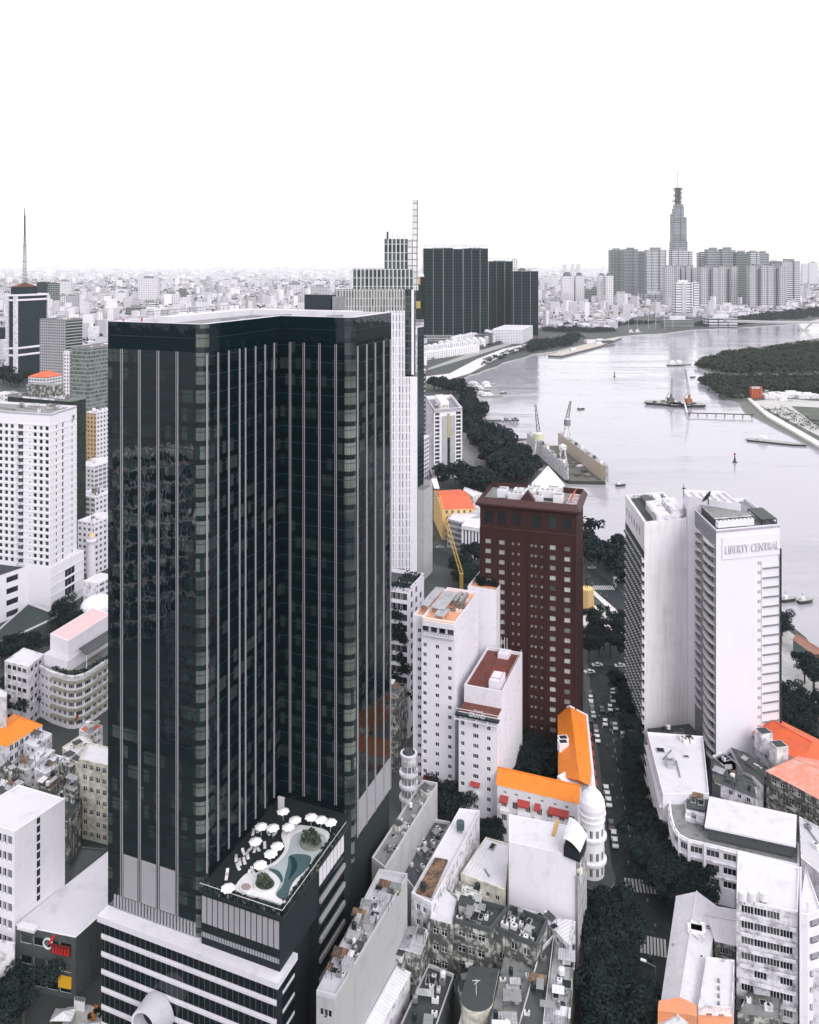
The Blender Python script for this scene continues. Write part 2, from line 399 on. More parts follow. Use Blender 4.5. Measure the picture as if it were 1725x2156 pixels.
def grid(L, z0, z1, n, rows, w, h, m0=1.0, m1=1.0, sill=.9, skip=None, kind=None, cols=None):
    """openings of a regular elevation"""
    out = []; fh = (z1 - z0) / rows
    xs = cols if cols else [m0 + (L - m0 - m1) * (k + .5) / n for k in range(n)]
    for r in range(rows):
        for k, x in enumerate(xs):
            if skip and skip(k, r): continue
            q = (x - w / 2, x + w / 2, z0 + r * fh + sill, z0 + r * fh + sill + h)
            out.append(q + (kind,) if kind else q)
    return out
def dist(a, b): return math.hypot(a[0] - b[0], a[1] - b[1])
def lerp(a, b, t): return tuple(a[i] + (b[i] - a[i]) * t for i in range(min(len(a), len(b))))
def quad(px, z):
    P = [at(p, z) for p in px]
    if len(P) == 3: P.append(P[0] + P[2] - P[1])
    return [(p.x, p.y) for p in P]
def ccw(P):
    a = sum(P[i][0] * P[(i + 1) % len(P)][1] - P[(i + 1) % len(P)][0] * P[i][1] for i in range(len(P)))
    return list(P) if a > 0 else list(reversed(P))
def bquad(P, s, t):  # bilinear inside a quad
    return lerp(lerp(P[0], P[1], s), lerp(P[3], P[2], s), t)
def inset(P, d):
    cx = sum(p[0] for p in P) / len(P); cy = sum(p[1] for p in P) / len(P)
    return [(p[0] + (cx - p[0]) * min(.45, d / max(.1, dist(p, (cx, cy)))), p[1] + (cy - p[1]) * min(.45, d / max(.1, dist(p, (cx, cy))))) for p in P]
def parapet(b, P, z, h=.9, t=.3, m=None, name='parapet', root=None):
    P = ccw(P); Q = inset(P, t * 1.6); mb = MB(); m = m or white; n = len(P)
    for i in range(n):
        j = (i + 1) % n
        mb.wall(P[i], P[j], z + .003, z + h, m); mb.wall(Q[j], Q[i], z + .003, z + h, m)
        mb.face([(*P[i], z + h), (*P[j], z + h), (*Q[j], z + h), (*Q[i], z + h)], m)
    return mb.build(name, root or b.root)
def ac_unit(parent, p, z, rot, w=2.2, d=1.1, h=1.3, m=None):
    b = MB(); b.box((p[0], p[1], z), (w, d, h), m or white_metal, rot)
    b.box((p[0], p[1], z + h), (w * .35, w * .35, .1), dark_metal, rot); return b.build('air_conditioner', parent)
def tank(parent, p, z, r=.8, h=1.8, m=None):
    b = MB(); 
    for k in range(4):
        a = k * 1.57 + .4; b.bar((p[0] + r * .7 * math.cos(a), p[1] + r * .7 * math.sin(a), z), (p[0] + r * .7 * math.cos(a), p[1] + r * .7 * math.sin(a), z + .8), .12, dark_metal)
    b.tube(p, r, r, z + .8, z + .8 + h, m or grey_metal, 12); b.tube(p, r * .95, .15, z + .8 + h, z + 1.1 + h, m or grey_metal, 12); return b.build('water_tank', parent)
def clutter(root, P, z, n, rnd, big=1.0):
    """small roof equipment scattered over a roof, each a part"""
    ang = math.atan2(P[1][1] - P[0][1], P[1][0] - P[0][0])
    for k in range(n):
        p = bquad(P, .12 + .76 * rnd.random(), .12 + .76 * rnd.random()); t = rnd.random()
        if t < .40: ac_unit(root, p, z, ang, rnd.uniform(.8, 1.9) * big, rnd.uniform(.6, 1.2) * big, rnd.uniform(.5, 1.3) * big, rnd.choice([white_metal, grey_metal, white2]))
        elif t < .52: tank(root, p, z, rnd.uniform(.4, .8) * big, 1.2 * big, [white_metal, grey_metal, dark_metal][k % 3])
        elif t < .62:
            w_, l_, h_ = rnd.uniform(1.6, 3.4) * big, rnd.uniform(1.6, 2.6) * big, rnd.uniform(1.2, 2.6) * big
            b = MB(); b.box((*p, z), (w_, l_, h_), rnd.choice([white2, grime, concrete, cream]), ang); b.box((*p, z + h_ + .003), (w_ + .4, l_ + .4, .15), rnd.choice([roofg, sheetg, roofd]), ang); b.build('stair_house', root)
        elif t < .80:        # lean-to sheets on thin posts
            w_, l_, h_ = rnd.uniform(1.5, 4.2) * big, rnd.uniform(1.2, 3) * big, rnd.uniform(1.2, 2.2); ca, sa = math.cos(ang), math.sin(ang)
            V = [(p[0] + ca * a - sa * c, p[1] + sa * a + ca * c) for a, c in ((-w_ / 2, -l_ / 2), (w_ / 2, -l_ / 2), (w_ / 2, l_ / 2), (-w_ / 2, l_ / 2))]
            b = MB(); m = rnd.choice([sheetw, sheetg, sheetd, rust, roofg, sheetg]); hs_ = (h_, h_, h_ + .5, h_ + .5)
            b.face([(*V[i], z + hs_[i]) for i in range(4)], m); b.face([(*V[i], z + hs_[i] - .05) for i in (3, 2, 1, 0)], m)
            for i in range(4): b.bar((*V[i], z), (*V[i], z + hs_[i] - .06), .09, dark_metal)
            b.build('lean_to', root)
        elif t < .9:         # dark roof well with a kerb
            w_, l_ = rnd.uniform(.8, 2.2) * big, rnd.uniform(.8, 2.4) * big; b = MB(); b.box((*p, z + .004), (w_ + .4, l_ + .4, .3), concrete, ang); b.box((*p, z + .31), (w_, l_, .02), black, ang); b.build('roof_hatch', root)
        else:
            b = MB(); q = bquad(P, .12 + .76 * rnd.random(), .2 + .5 * rnd.random()); b.bar((*p, z + .3), (*lerp(p, q, .6), z + .3), .3, grey_metal); b.build('pipe', root)
    return
# ================================================================ dark glass tower
EX, EY = Vector((.926, -.377, 0)), Vector((.377, .926, 0)); O0 = Vector((-26.7, 168.1, 0))
def T(a, b, z=0): return tuple(O0 + EX * a + EY * b + Vector((0, 0, z)))
ROT = math.atan2(EX.y, EX.x)
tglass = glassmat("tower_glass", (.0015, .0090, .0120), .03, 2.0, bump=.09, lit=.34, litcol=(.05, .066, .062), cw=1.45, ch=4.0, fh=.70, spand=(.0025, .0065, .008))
tside = glassmat("tower_glass_dimmed", (.0018, .0095, .0125), .03, 1.45, bump=.12, spec=.12, lit=.34, litcol=(.035, .048, .047), cw=1.45, ch=4.0, fh=.70, spand=(.0025, .0065, .008))  # same tower glass, darkened copy: reflections turned down on recess and right faces
tcurt = glassmat("tower_corner_curtains", (.018, .03, .03), .05, 1.5, bump=.05, lit=.93, litcol=(.17, .20, .18), cw=1.0, ch=4.0, fh=.72, spand=(.009, .017, .019))
tgold = glassmat("tower_crown_glass", (.0022, .011, .014), .03, 1.42, bump=.12)
finw = plain("fin_white", (.42, .41, .43), .4); fchan = plain("fin_channel", (.004, .012, .014), .5)
panelg = paint("ribbed_grey_panel", (.30, .30, .32), .3, (.12, .13, .13))
bandw = paint("stone_band", (.62, .60, .65), .5, (.3, .3, .31), scale=.4)
ZT, ZB = 165.0, 34.0
t = Bld('office_tower', 'tall dark glass tower with white vertical fins, biggest building in the picture', 'skyscraper'); t.base(T(-10, 25))
tr = t.root
# glass skin: left wing, recess, right wing
def arc(c, r, a0, a1, n): return [(c[0] + r * math.cos(a0 + (a1 - a0) * k / n), c[1] + r * math.sin(a0 + (a1 - a0) * k / n)) for k in range(n + 1)]
loc = [(-45.4, 58), (-45.4, 2.7)]
c1 = arc((-21.6, 4.7), 2.0, -math.pi / 2, 0, 6); c2 = arc((-2.0, 36.4), 2.0, -math.pi / 2, 0, 6)
skin = MB()
def tw(p, q, z0, z1, m, mb=skin, off=0): mb.wall(T(*p)[:2], T(*q)[:2], z0, z1, m, off)
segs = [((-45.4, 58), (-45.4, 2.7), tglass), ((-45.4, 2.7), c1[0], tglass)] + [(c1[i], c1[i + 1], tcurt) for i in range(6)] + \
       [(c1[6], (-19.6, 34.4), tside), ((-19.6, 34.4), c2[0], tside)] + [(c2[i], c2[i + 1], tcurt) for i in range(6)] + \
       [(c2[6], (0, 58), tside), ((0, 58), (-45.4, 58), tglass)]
off = 0
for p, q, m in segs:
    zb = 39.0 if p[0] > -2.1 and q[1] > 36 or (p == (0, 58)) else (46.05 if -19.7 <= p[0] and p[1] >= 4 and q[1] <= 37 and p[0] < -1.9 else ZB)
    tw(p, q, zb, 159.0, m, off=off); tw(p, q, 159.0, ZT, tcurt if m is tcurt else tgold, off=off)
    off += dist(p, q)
t.part('glass_skin', skin)
# floor lines: thin dark rails round every floor, and the roof slab and parapet
rails = MB(); outline = [s[0] for s in segs]
for k in range(32):
    z = ZB + 3.0 + 4.0 * k + .9
    if z > 163: break
    for p, q, m in segs:
        if p[1] > 57 and q[1] > 57: continue
        if z < 46 and -19.7 <= p[0]: continue
        P, Q = Vector(T(*p)), Vector(T(*q)); d = (Q - P).normalized(); n = Vector((d.y, -d.x, 0)) * .05
        rails.face([P + n + Vector((0, 0, z)), Q + n + Vector((0, 0, z)), Q + n + Vector((0, 0, z + .16)), P + n + Vector((0, 0, z + .16))], fchan)
t.part('floor_rail', rails, kind='stuff')
rf = MB(); RP = [T(*p)[:2] for p in outline]
rf.face([(*p, ZT - .9) for p in RP], roofg); t.part('roof', rf)
pp = MB(); cx_, cy_ = T(-22, 30)[:2]
def off_poly(P, d):
    P = ccw(P); out = []; n = len(P)
    for i in range(n):
        a, b, c = Vector(P[i - 1]), Vector(P[i]), Vector(P[(i + 1) % n])
        n1 = Vector(((b - a).y, -(b - a).x)).normalized(); n2 = Vector(((c - b).y, -(c - b).x)).normalized()
        m_ = (n1 + n2); m_ = m_ / max(.3, m_.length_squared / 2) ; out.append((b.x - m_.x * d, b.y - m_.y * d))
    return out
Pi = off_poly(RP, 1.6); RPc = ccw(RP)
for i in range(len(RPc)):
    j = (i + 1) % len(RPc)
    pp.face([(*RPc[i], ZT + .05), (*RPc[j], ZT + .05), (*Pi[j], ZT + .05), (*Pi[i], ZT + .05)], roofw)
    pp.wall(Pi[j], Pi[i], ZT - .9, ZT + .05, roofw)
    pp.wall(RPc[i], RPc[j], ZT, ZT + .05, dark_metal)
t.part('parapet', pp)
# white roof halls and rails on the roof
h_ = MB()
h_.prism([T(*q)[:2] for q in ((-41, 14), (-37, 14), (-37, 52), (-41, 52))], ZT - .9, ZT + .55, roofw)
h_.prism([T(*q)[:2] for q in ((-36.9, 48), (-6, 48), (-6, 53), (-36.9, 53))], ZT - .9, ZT + .6, roofw)
t.part('roof_plant_cover', h_)
h_ = MB(); h_.prism([T(*q)[:2] for q in ((-24, 54), (-16, 54), (-16, 57), (-24, 57))], ZT, ZT + 4.6, dark_metal); 
h_.prism([T(*q)[:2] for q in ((-15.5, 54), (-13, 54), (-13, 57), (-15.5, 57))], ZT, ZT + 4.2, roofg); t.part('plant_room', h_)
gr_ = MB()
for k in range(16): gr_.bar(T(-44 + .01, 14 + k * 2.6, ZT), T(-44, 14 + k * 2.6, ZT + 1.6), .08, steel)
gr_.bar(T(-44, 14, ZT + 1.6), T(-44, 53, ZT + 1.6), .1, steel); gr_.bar(T(-44, 14, ZT + .9), T(-44, 53, ZT + .9), .08, steel)
t.part('railing', gr_)
for (a, b) in ((-30, 24), (-26, 20), (-30, 34), (-12, 44), (-26, 42)):
    b_ = MB(); b_.bar(T(a, b, ZT - .5), T(a + 3.5, b + 2.5, ZT - .4), .5, grey_metal); t.part('pipe', b_)
for (a, b) in ((-42.5, 10.5), (-43.5, 5.5)):
    b_ = MB(); b_.tube(T(a, b)[:2], .2, .2, ZT - .9, ZT + .45, plain("beacon_red", (.5, .03, .03)), 8); t.part('warning_light', b_)
# fins: two white edges with a dark channel between
def fin(p, nrm, z0, z1, w=.52, edge=.07, deep=.2):
    b = MB(); tx = Vector((-nrm[1], nrm[0]))
    def bx(c, ww, dd, m):
        P = []
        for s1, s2 in ((-1, 0), (1, 0), (1, 1), (-1, 1)):
            P.append((c[0] + tx.x * ww / 2 * s1 + nrm[0] * dd * s2, c[1] + tx.y * ww / 2 * s1 + nrm[1] * dd * s2))
        b.prism(P, z0, z1, m, bottom=True)
    x, y = p
    bx((x, y), w - 2 * edge - .01, deep * .5, fchan)
    bx((x + tx.x * (w / 2 - edge / 2), y + tx.y * (w / 2 - edge / 2)), edge, deep, finw); bx((x - tx.x * (w / 2 - edge / 2), y - tx.y * (w / 2 - edge / 2)), edge, deep, finw)
    t.part('fin', b)
def solve_u(u, p, d):
    k = (u - CX) / F; p = Vector(p); d = Vector(d)       # (p.x+s d.x)/(p.y+s d.y)=k
    return (k * p.y - p.x) / (d.x - k * d.y)
nF, nS = -EY, EX
for u in (256.7, 294.3, 333.3, 373.5):
    s = solve_u(u, T(0, 2.7), EX); fin(T(s, 2.7)[:2], nF, 37, 159)
for u in (435.7, 459, 481.5, 504.3, 516.7, 537.8, 557.9, 577):
    s = solve_u(u, T(-19.6, 0), EY); fin(T(-19.6, s)[:2], nS, 47.5, 158.6, .34, .055)
for u in (611.4, 640.2, 673.2, 707.5):
    s = solve_u(u, T(0, 34.4), EX); fin(T(s, 34.4)[:2], nF, 47.5, 158.6, .5)
for u in (752.8, 772, 790, 807.7, 822):
    s = solve_u(u, T(0, 0), EY); fin(T(0, s)[:2], nS, 39, 158, .48)
# grey panels near the bottom of the outer faces
def panel(p, q, z0, z1, nrm, m=panelg, name='grey_panel', d=.12):
    b = MB(); P = [p, q, (q[0] + nrm[0] * d, q[1] + nrm[1] * d), (p[0] + nrm[0] * d, p[1] + nrm[1] * d)]
    b.prism(P, z0, z1, m, bottom=True); t.part(name, b)
us = [solve_u(u, T(0, 2.7), EX) for u in (256.7, 294.3, 333.3, 373.5)]
for k in range(3): panel(T(us[k] + .55, 2.7)[:2], T(us[k + 1] - .55, 2.7)[:2], 37.2, 46.6, nF)
us = [solve_u(u, T(0, 0), EY) for u in (752.8, 772, 790, 807.7, 822)]
for k in range(4): panel(T(0, us[k] + .5)[:2], T(0, us[k + 1] - .5)[:2], 39.2, 47.5, nS)
# fluted strip under them
b = MB()
for k in range(26):
    a = -43.5 + k * .86; b.prism([T(a, 2.45)[:2], T(a + .45, 2.45)[:2], T(a + .45, 2.7)[:2], T(a, 2.7)[:2]], ZB, 37.0, panelg)
t.part('fluted_strip', b)
# ---- podium (banded white and glass)
pod = MB()
pod.prism([T(-44.7, 0)[:2], T(0, 0)[:2], T(0, 7)[:2], T(-44.7, 7)[:2]], 0, ZB - 1.3, black)
pod.prism([T(-44.7, 7.01)[:2], T(-2.5, 7.01)[:2], T(-2.5, 17.9)[:2], T(-44.7, 57)[:2]], 0, ZB - 1.2, black)
pod.prism([T(-2.5, 18)[:2], T(-.2, 18)[:2], T(-.2, 34.3)[:2], T(-2.5, 34.3)[:2]], 0, 38.9, black)
pod.prism([T(-2.5, 34.31)[:2], T(-.6, 34.31)[:2], T(-.6, 58)[:2], T(-44.7, 58)[:2]], 0, 38.95, fchan)
t.part('podium_wall', pod)
sl_ = MB(); sl_.prism([T(-45.4, -.7)[:2], T(.7, -.7)[:2], T(.7, 7.2)[:2], T(-45.4, 7.2)[:2]], ZB - 1.3, ZB, bandw, bottom=True); t.part('podium_roof', sl_)
pglass = glassmat("podium_glass", (.004, .010, .012), .05, 1.5, bump=.04)
z = ZB - 1.35; k = 0
while z > 4:
    gl = MB(); gl.prism([T(-44.4, -.06)[:2], T(-.4, -.06)[:2], T(-.4, 0)[:2], T(-44.4, 0)[:2]], z - 2.72, z - .02, pglass, bottom=True)
    o = t.part('window_band', gl)
    mu = MB()
    for j in range(32):
        a = -43.8 + j * 1.39; mu.prism([T(a, -.10)[:2], T(a + .05, -.10)[:2], T(a + .05, -.065)[:2], T(a, -.065)[:2]], z - 2.72, z - .02, grey_metal)
    mu.build('mullion', o)
    bd = MB(); bd.prism([T(-44.7, -.16)[:2], T(0, -.16)[:2], T(0, -.01)[:2], T(-44.7, -.01)[:2]], z - 3.9, z - 2.74, bandw, bottom=True)
    bd.prism([T(-44.7, -.26)[:2], T(0, -.26)[:2], T(0, -.17)[:2], T(-44.7, -.17)[:2]], z - 3.45, z - 3.2, bandw, bottom=True)
    t.part('white_band', bd)
    sd_ = MB()
    sd_.prism([T(.01, 2.2)[:2], T(.12, 2.2)[:2], T(.12, 6.8)[:2], T(.01, 6.8)[:2]], z - 2.6, z - .3, pglass, bottom=True)
    sd_.prism([T(.01, 2.2)[:2], T(.2, 2.2)[:2], T(.2, 6.8)[:2], T(.01, 6.8)[:2]], z - 3.3, z - 2.65, bandw, bottom=True)
    t.part('side_window', sd_)
    z -= 3.9; k += 1
# ---- pool deck block
ZD = 46.0
dk = MB()
dk.prism([T(-19.5, 1.8)[:2], T(-.35, 1.8)[:2], T(-.35, 17.9)[:2], T(-19.5, 17.9)[:2]], ZB + .003, ZD - .6, black)
dk.prism([T(-19.5, 17.91)[:2], T(-.2, 17.91)[:2], T(-.2, 34.3)[:2], T(-19.5, 34.3)[:2]], 39, ZD - .6, black)
t.part('deck_block', dk)
ds = MB(); ds.prism([T(-19.6, .9)[:2], T(.8, .9)[:2], T(.8, 30.5)[:2], T(-.5, 34.35)[:2], T(-19.6, 34.35)[:2]], ZD - .6, ZD, plain("wet_deck", (.018, .025, .026), .45), bottom=True)
t.part('deck', ds)
for k in range(14):
    a = -19.3 + k * 1.36; panel(T(a, 1.8)[:2], T(a + 1.1, 1.8)[:2], 38.6, 44.2, nF, panelg if k else panelg, 'white_panel')
b = MB()
for k in range(28):
    a = -19.2 + k * .68; b.prism([T(a, 1.66)[:2], T(a + .12, 1.66)[:2], T(a + .12, 1.79)[:2], T(a, 1.79)[:2]], ZB + .2, 38.5, fchan)
b.prism([T(-19.4, 1.7)[:2], T(-.5, 1.7)[:2], T(-.5, 1.79)[:2], T(-19.4, 1.79)[:2]], 35.6, 36.6, panelg); t.part('louvre', b)
for k in range(7):
    q = 18.2 + k * 1.75; panel(T(-.2, q)[:2], T(-.2, q + 1.45)[:2], 40.2, 45.2, nS, paint("pale_panel", (.62, .61, .65), .2, (.3, .3, .3)), 'white_panel')
z = 39.4
while z > 5:
    panel(T(-.2, 18.2)[:2], T(-.2, 30.3)[:2], z - 3.0, z - 2.0, nS, plain("mid_band", (.30, .30, .31)), 'white_band', .5)
    panel(T(-.2, 18.2)[:2], T(-.2, 30.3)[:2], z - 1.9, z - .1, nS, pglass, 'side_window', .1)
    z -= 4.4
# railing, planters and plants on the deck edge
b = MB(); m_ = plain("clear_rail", (.10, .12, .12), .1)
for p, q in (((-19.4, 1.1), (.6, 1.1)), ((.6, 1.1), (.6, 30))):
    L_ = dist(p, q); n = int(L_ / 1.3)
    for k in range(n + 1):
        r_ = lerp(p, q, k / n); b.bar(T(*r_, ZD), T(*r_, ZD + 1.3), .09, m_)
    b.bar(T(*p, ZD + 1.3), T(*q, ZD + 1.3), .08, white_metal)
t.part('railing', b)
# pool drawn from the photograph at deck level
def deckpoly(name, px, z0, h, m, par=None):
    P = [at(Z4(*p), z0 + h) for p in px]; b = MB(); b.prism([(p.x, p.y) for p in P], z0, z0 + h, m)
    return t.part(name, b) if par is None else b.build(name, par)
def smooth(px, it=2):
    for _ in range(it):
        out = []
        for i in range(len(px)):
            a, b = px[i], px[(i + 1) % len(px)]; out += [lerp(a, b, .25), lerp(a, b, .75)]
        px = out
    return px
surround = smooth([(970, 570), (1190, 610), (1180, 700), (1080, 800), (1010, 930), (930, 1030), (865, 1130), (860, 1200), (700, 1140), (560, 1110), (450, 1075), (480, 1010), (560, 930), (620, 950), (680, 900), (780, 850), (850, 760), (830, 700), (810, 640), (860, 580)])
pl = deckpoly('pool', surround, ZD, .35, plain("pool_surround", (.74, .73, .76), .5))
water = smooth([(985, 625), (1080, 615), (1170, 660), (1150, 760), (1060, 830), (1010, 915), (940, 970), (885, 1050), (870, 1150), (800, 1140), (760, 1100), (810, 1030), (800, 960), (720, 930), (705, 905), (780, 880), (855, 800), (880, 740), (885, 680), (920, 640)])
deckpoly('pool_water', water, ZD + .36, .03, teal2, pl)
deckpoly('pool_water', smooth([(870, 795), (1040, 800), (1050, 850), (1000, 930), (920, 990), (880, 1060), (862, 1150), (800, 1140), (770, 1105), (830, 1040), (845, 960), (870, 870)]), ZD + .40, .03, teal, pl)
deckpoly('pool_water', smooth([(705, 905), (790, 915), (830, 970), (825, 1030), (800, 980), (760, 940)]), ZD + .40, .03, plain("pool_dark_mosaic", (.05, .10, .105), .1), pl)
deckpoly('pool_stripe', smooth([(870, 800), (930, 830), (945, 900), (905, 960), (860, 1010), (890, 930), (900, 870)]), ZD + .44, .02, plain("pool_dark_mosaic2", (.015, .05, .055), .1), pl)
deckpoly('hot_tub', [( 690 + 88 * math.cos(k / 10 * 3.14159), 1025 + 62 * math.sin(k / 10 * 3.14159)) for k in range(20)], ZD + .36, .4, white_metal, pl)
deckpoly('hot_tub', [( 690 + 74 * math.cos(k / 10 * 3.14159), 1022 + 50 * math.sin(k / 10 * 3.14159)) for k in range(20)], ZD + .77, .02, plain("planting", (.05, .07, .055), .8), pl)
deckpoly('hot_tub', [( 545 + 50 * math.cos(k / 10 * 3.14159), 1050 + 38 * math.sin(k / 10 * 3.14159)) for k in range(20)], ZD + .36, .3, white_metal, pl)
deckpoly('hot_tub', [( 545 + 38 * math.cos(k / 10 * 3.14159), 1048 + 27 * math.sin(k / 10 * 3.14159)) for k in range(20)], ZD + .67, .02, plain("warm_tub", (.35, .28, .28), .3), pl)
deckpoly('island_planter', [(1045 + 85 * math.cos(k / 10 * 3.14159), 705 + 58 * math.sin(k / 10 * 3.14159)) for k in range(20)], ZD + .40, .5, plain("planter_wall", (.2, .22, .2), .8), pl)
def shrub_mesh(r, n, seed, m, h=None, flat=1.0, s=.35):
    q = random.Random(seed); b = MB()
    for _ in range(n):
        a, c = q.uniform(0, 6.283), q.uniform(-1, 1); rr = r * q.uniform(.45, 1) ; e = math.sqrt(1 - c * c)
        p = Vector((rr * e * math.cos(a), rr * e * math.sin(a), rr * c * flat + r * flat)); 
        n_ = Vector((q.gauss(0, 1), q.gauss(0, 1), q.gauss(.6, 1))).normalized(); x = n_.orthogonal().normalized() * s * q.uniform(.6, 1.3); y = n_.cross(x)
        b.face([p - x - y * .6, p + x - y * .6, p + x * .3 + y, p - x * .5 + y * .8], m)
    return b
palms = []
for (x, y, r) in ((1010, 690, 1.3), (1080, 720, 1.4), (1050, 660, 1.1), (660, 1010, 1.0), (720, 1035, 1.0), (690, 990, .8)):
    P = at(Z4(x, y), ZD + 1.2); sb = shrub_mesh(r, 120, int(x), leaf2, s=.3)
    o = sb.build('pool_shrub', tr); o.location = (P.x, P.y, ZD + .8)
hedge = MB(); q = random.Random(3)
for p, e, n in (((-19, 1.4), (.2, 1.6), 380), ((.1, 1.8), (.1, 29), 520)):
    for k in range(n):
        u_ = q.random(); c_ = lerp(p, e, u_); c_ = (c_[0] + q.gauss(0, .35), c_[1] + q.gauss(0, .35)); P = Vector(T(*c_, ZD + q.uniform(.1, 1.2)))
        x = Vector((q.gauss(0, 1), q.gauss(0, 1), q.gauss(0, 1))).normalized(); y = x.orthogonal().normalized() * .22; x = x * .3
        hedge.face([P - x - y, P + x - y, P + x + y, P - x + y], leaf if q.random() < .8 else leaf2)
t.part('planting', hedge)
t.done() if t.wall.v else None
# entrance drum low on the front
b = MB(); drum = bpy.data.objects.new('entrance_drum', None)
cD = Vector(T(-27.5, -5, 0)); axis = -EY
ring = 26; R0 = 4.0; zc = 18.3; prevP = None
pts0 = []; pts1 = []; pin = []
for k in range(ring):
    a = 2 * math.pi * k / ring; d_ = EX * math.cos(a) * R0 + Vector((0, 0, math.sin(a) * R0))
    pts0.append(Vector(T(-28.9, -.45, zc)) + d_); pts1.append(Vector(T(-28.9, -5.2, zc + .7)) + d_ * .80); pin.append(Vector(T(-28.9, -5.2, zc + .7)) + d_ * .68)
for k in range(ring):
    j = (k + 1) % ring; b.face([pts0[k], pts1[k], pts1[j], pts0[j]], lightgrey); b.face([pts1[k], pin[k], pin[j], pts1[j]], white_metal)
    back = lambda v: v - axis * 3.0
    b.face([pin[k], back(pin[k]), back(pin[j]), pin[j]], lightgrey)
b.face([v - axis * 3.0 for v in pin], black)
b.build('entrance_drum', tr)
# umbrellas: eight-sided white canopies
b = MB(); ur = 1.55
um = thing('parasol', 'x', 'parasol', (0, 0, 0), 'white parasols round the rooftop pool')
n = 8; P = [(ur * math.cos(k * math.pi / 4) * (1 if k % 1 == 0 else .9), ur * math.sin(k * math.pi / 4), 2.35) for k in range(8)]
cm_ = plain("canvas_white", (.84, .83, .86), .8, var=.05)
for k in range(8):
    mid = tuple((P[k][i] + P[(k + 1) % 8][i]) / 2 * (.93 if i < 2 else 1) for i in range(3)); mid = (mid[0], mid[1], 2.42)
    b.face([(0, 0, 3.0), P[k], mid], cm_); b.face([(0, 0, 3.0), mid, P[(k + 1) % 8]], cm_)
    b.face([P[k], (P[k][0], P[k][1], 2.2), (mid[0], mid[1], 2.27), mid], cm_); b.face([mid, (mid[0], mid[1], 2.27), (P[(k + 1) % 8][0], P[(k + 1) % 8][1], 2.2), P[(k + 1) % 8]], cm_)
b.build('canopy', um); b = MB(); b.tube((0, 0), .05, .05, 0, 2.98, white_metal, 6); b.tube((0, 0), .35, .3, 0, .12, dark_metal, 8); b.build('pole', um)
usp = [((830, 455), 'white parasol nearest the pale pillar at the back of the pool deck'), ((662, 572), 'leftmost of the two white parasols in the middle row on the dark deck'), ((752, 582), 'right one of the two white parasols side by side on the dark deck'),
       ((870, 575), 'white parasol at the upper end of the round pool surround'), ((922, 522), 'white parasol just above the round pool, beside the row of three'), ((1045, 500), 'left one of the three parasols in a row by the back railing'),
       ((1120, 520), 'middle one of the three parasols in a row by the back railing'), ((1193, 540), 'right one of the three parasols in a row by the back railing'), ((618, 685), 'lone white parasol on the left side of the deck, among dark loungers'),
       ((785, 722), 'white parasol touching the narrow waist of the pool surround'), ((735, 780), 'white parasol below the waist of the pool, above the teal water'), ((655, 865), 'white parasol over the small round tables above the lower hot tub'),
       ((408, 1042), 'white parasol at the lower left corner of the pool deck')]
for i, (p, lb) in enumerate(usp):
    P = at(Z4(*p), ZD + 2.8); o = um if i == 0 else copytree(um, (0, 0, 0))
    o.location = (P.x, P.y, ZD); o.rotation_euler.z = i * .7; o['label'] = lb
# loungers on the deck
b = MB(); lo = thing('sun_lounger', 'x', 'sun lounger', (0, 0, 0), 'loungers on the pool deck')
b.box((0, 0, .3), (.65, 1.3, .1), white_metal); b.face([(-.32, .65, .4), (.32, .65, .4), (.32, 1.15, .8), (-.32, 1.15, .8)], white_metal); b.face([(-.32, 1.15, .8), (.32, 1.15, .8), (.32, .65, .4), (-.32, .65, .4)], white_metal); b.build('bed', lo)
b = MB(); 
for x in (-.25, .25):
    for y in (-.5, .5): b.bar((x, y, 0), (x, y, .3), .06, dark_metal)
b.build('leg', lo)
q = random.Random(5); i = 0
for (x, y) in ((470, 840), (500, 870), (535, 860), (490, 905), (560, 820), (530, 790), (575, 760), (610, 770), (640, 760), (690, 740), (720, 640), (765, 640), (600, 640), (640, 620), (400, 950), (395, 980), (845, 620), (870, 640), (560, 960), (600, 930)):
    P = at(Z4(x, y), ZD + .4); o = lo if i == 0 else copytree(lo, (0, 0, 0)); o.location = (P.x, P.y, ZD); o.rotation_euler.z = q.uniform(-.5, .6)
    o['label'] = 'low white lounger on the dark boards of the pool deck'; i += 1
b = MB(); P = at(Z4(815, 420), ZD + 1); b.box((P.x, P.y, ZD), (1.5, .5, 2.6), white_metal, ROT); b.box((P.x, P.y, ZD + 2.603), (1.7, .7, .15), bandw, ROT); tag(b.build('deck_pillar'), 'pale upright pillar standing at the back of the pool deck', 'pillar')
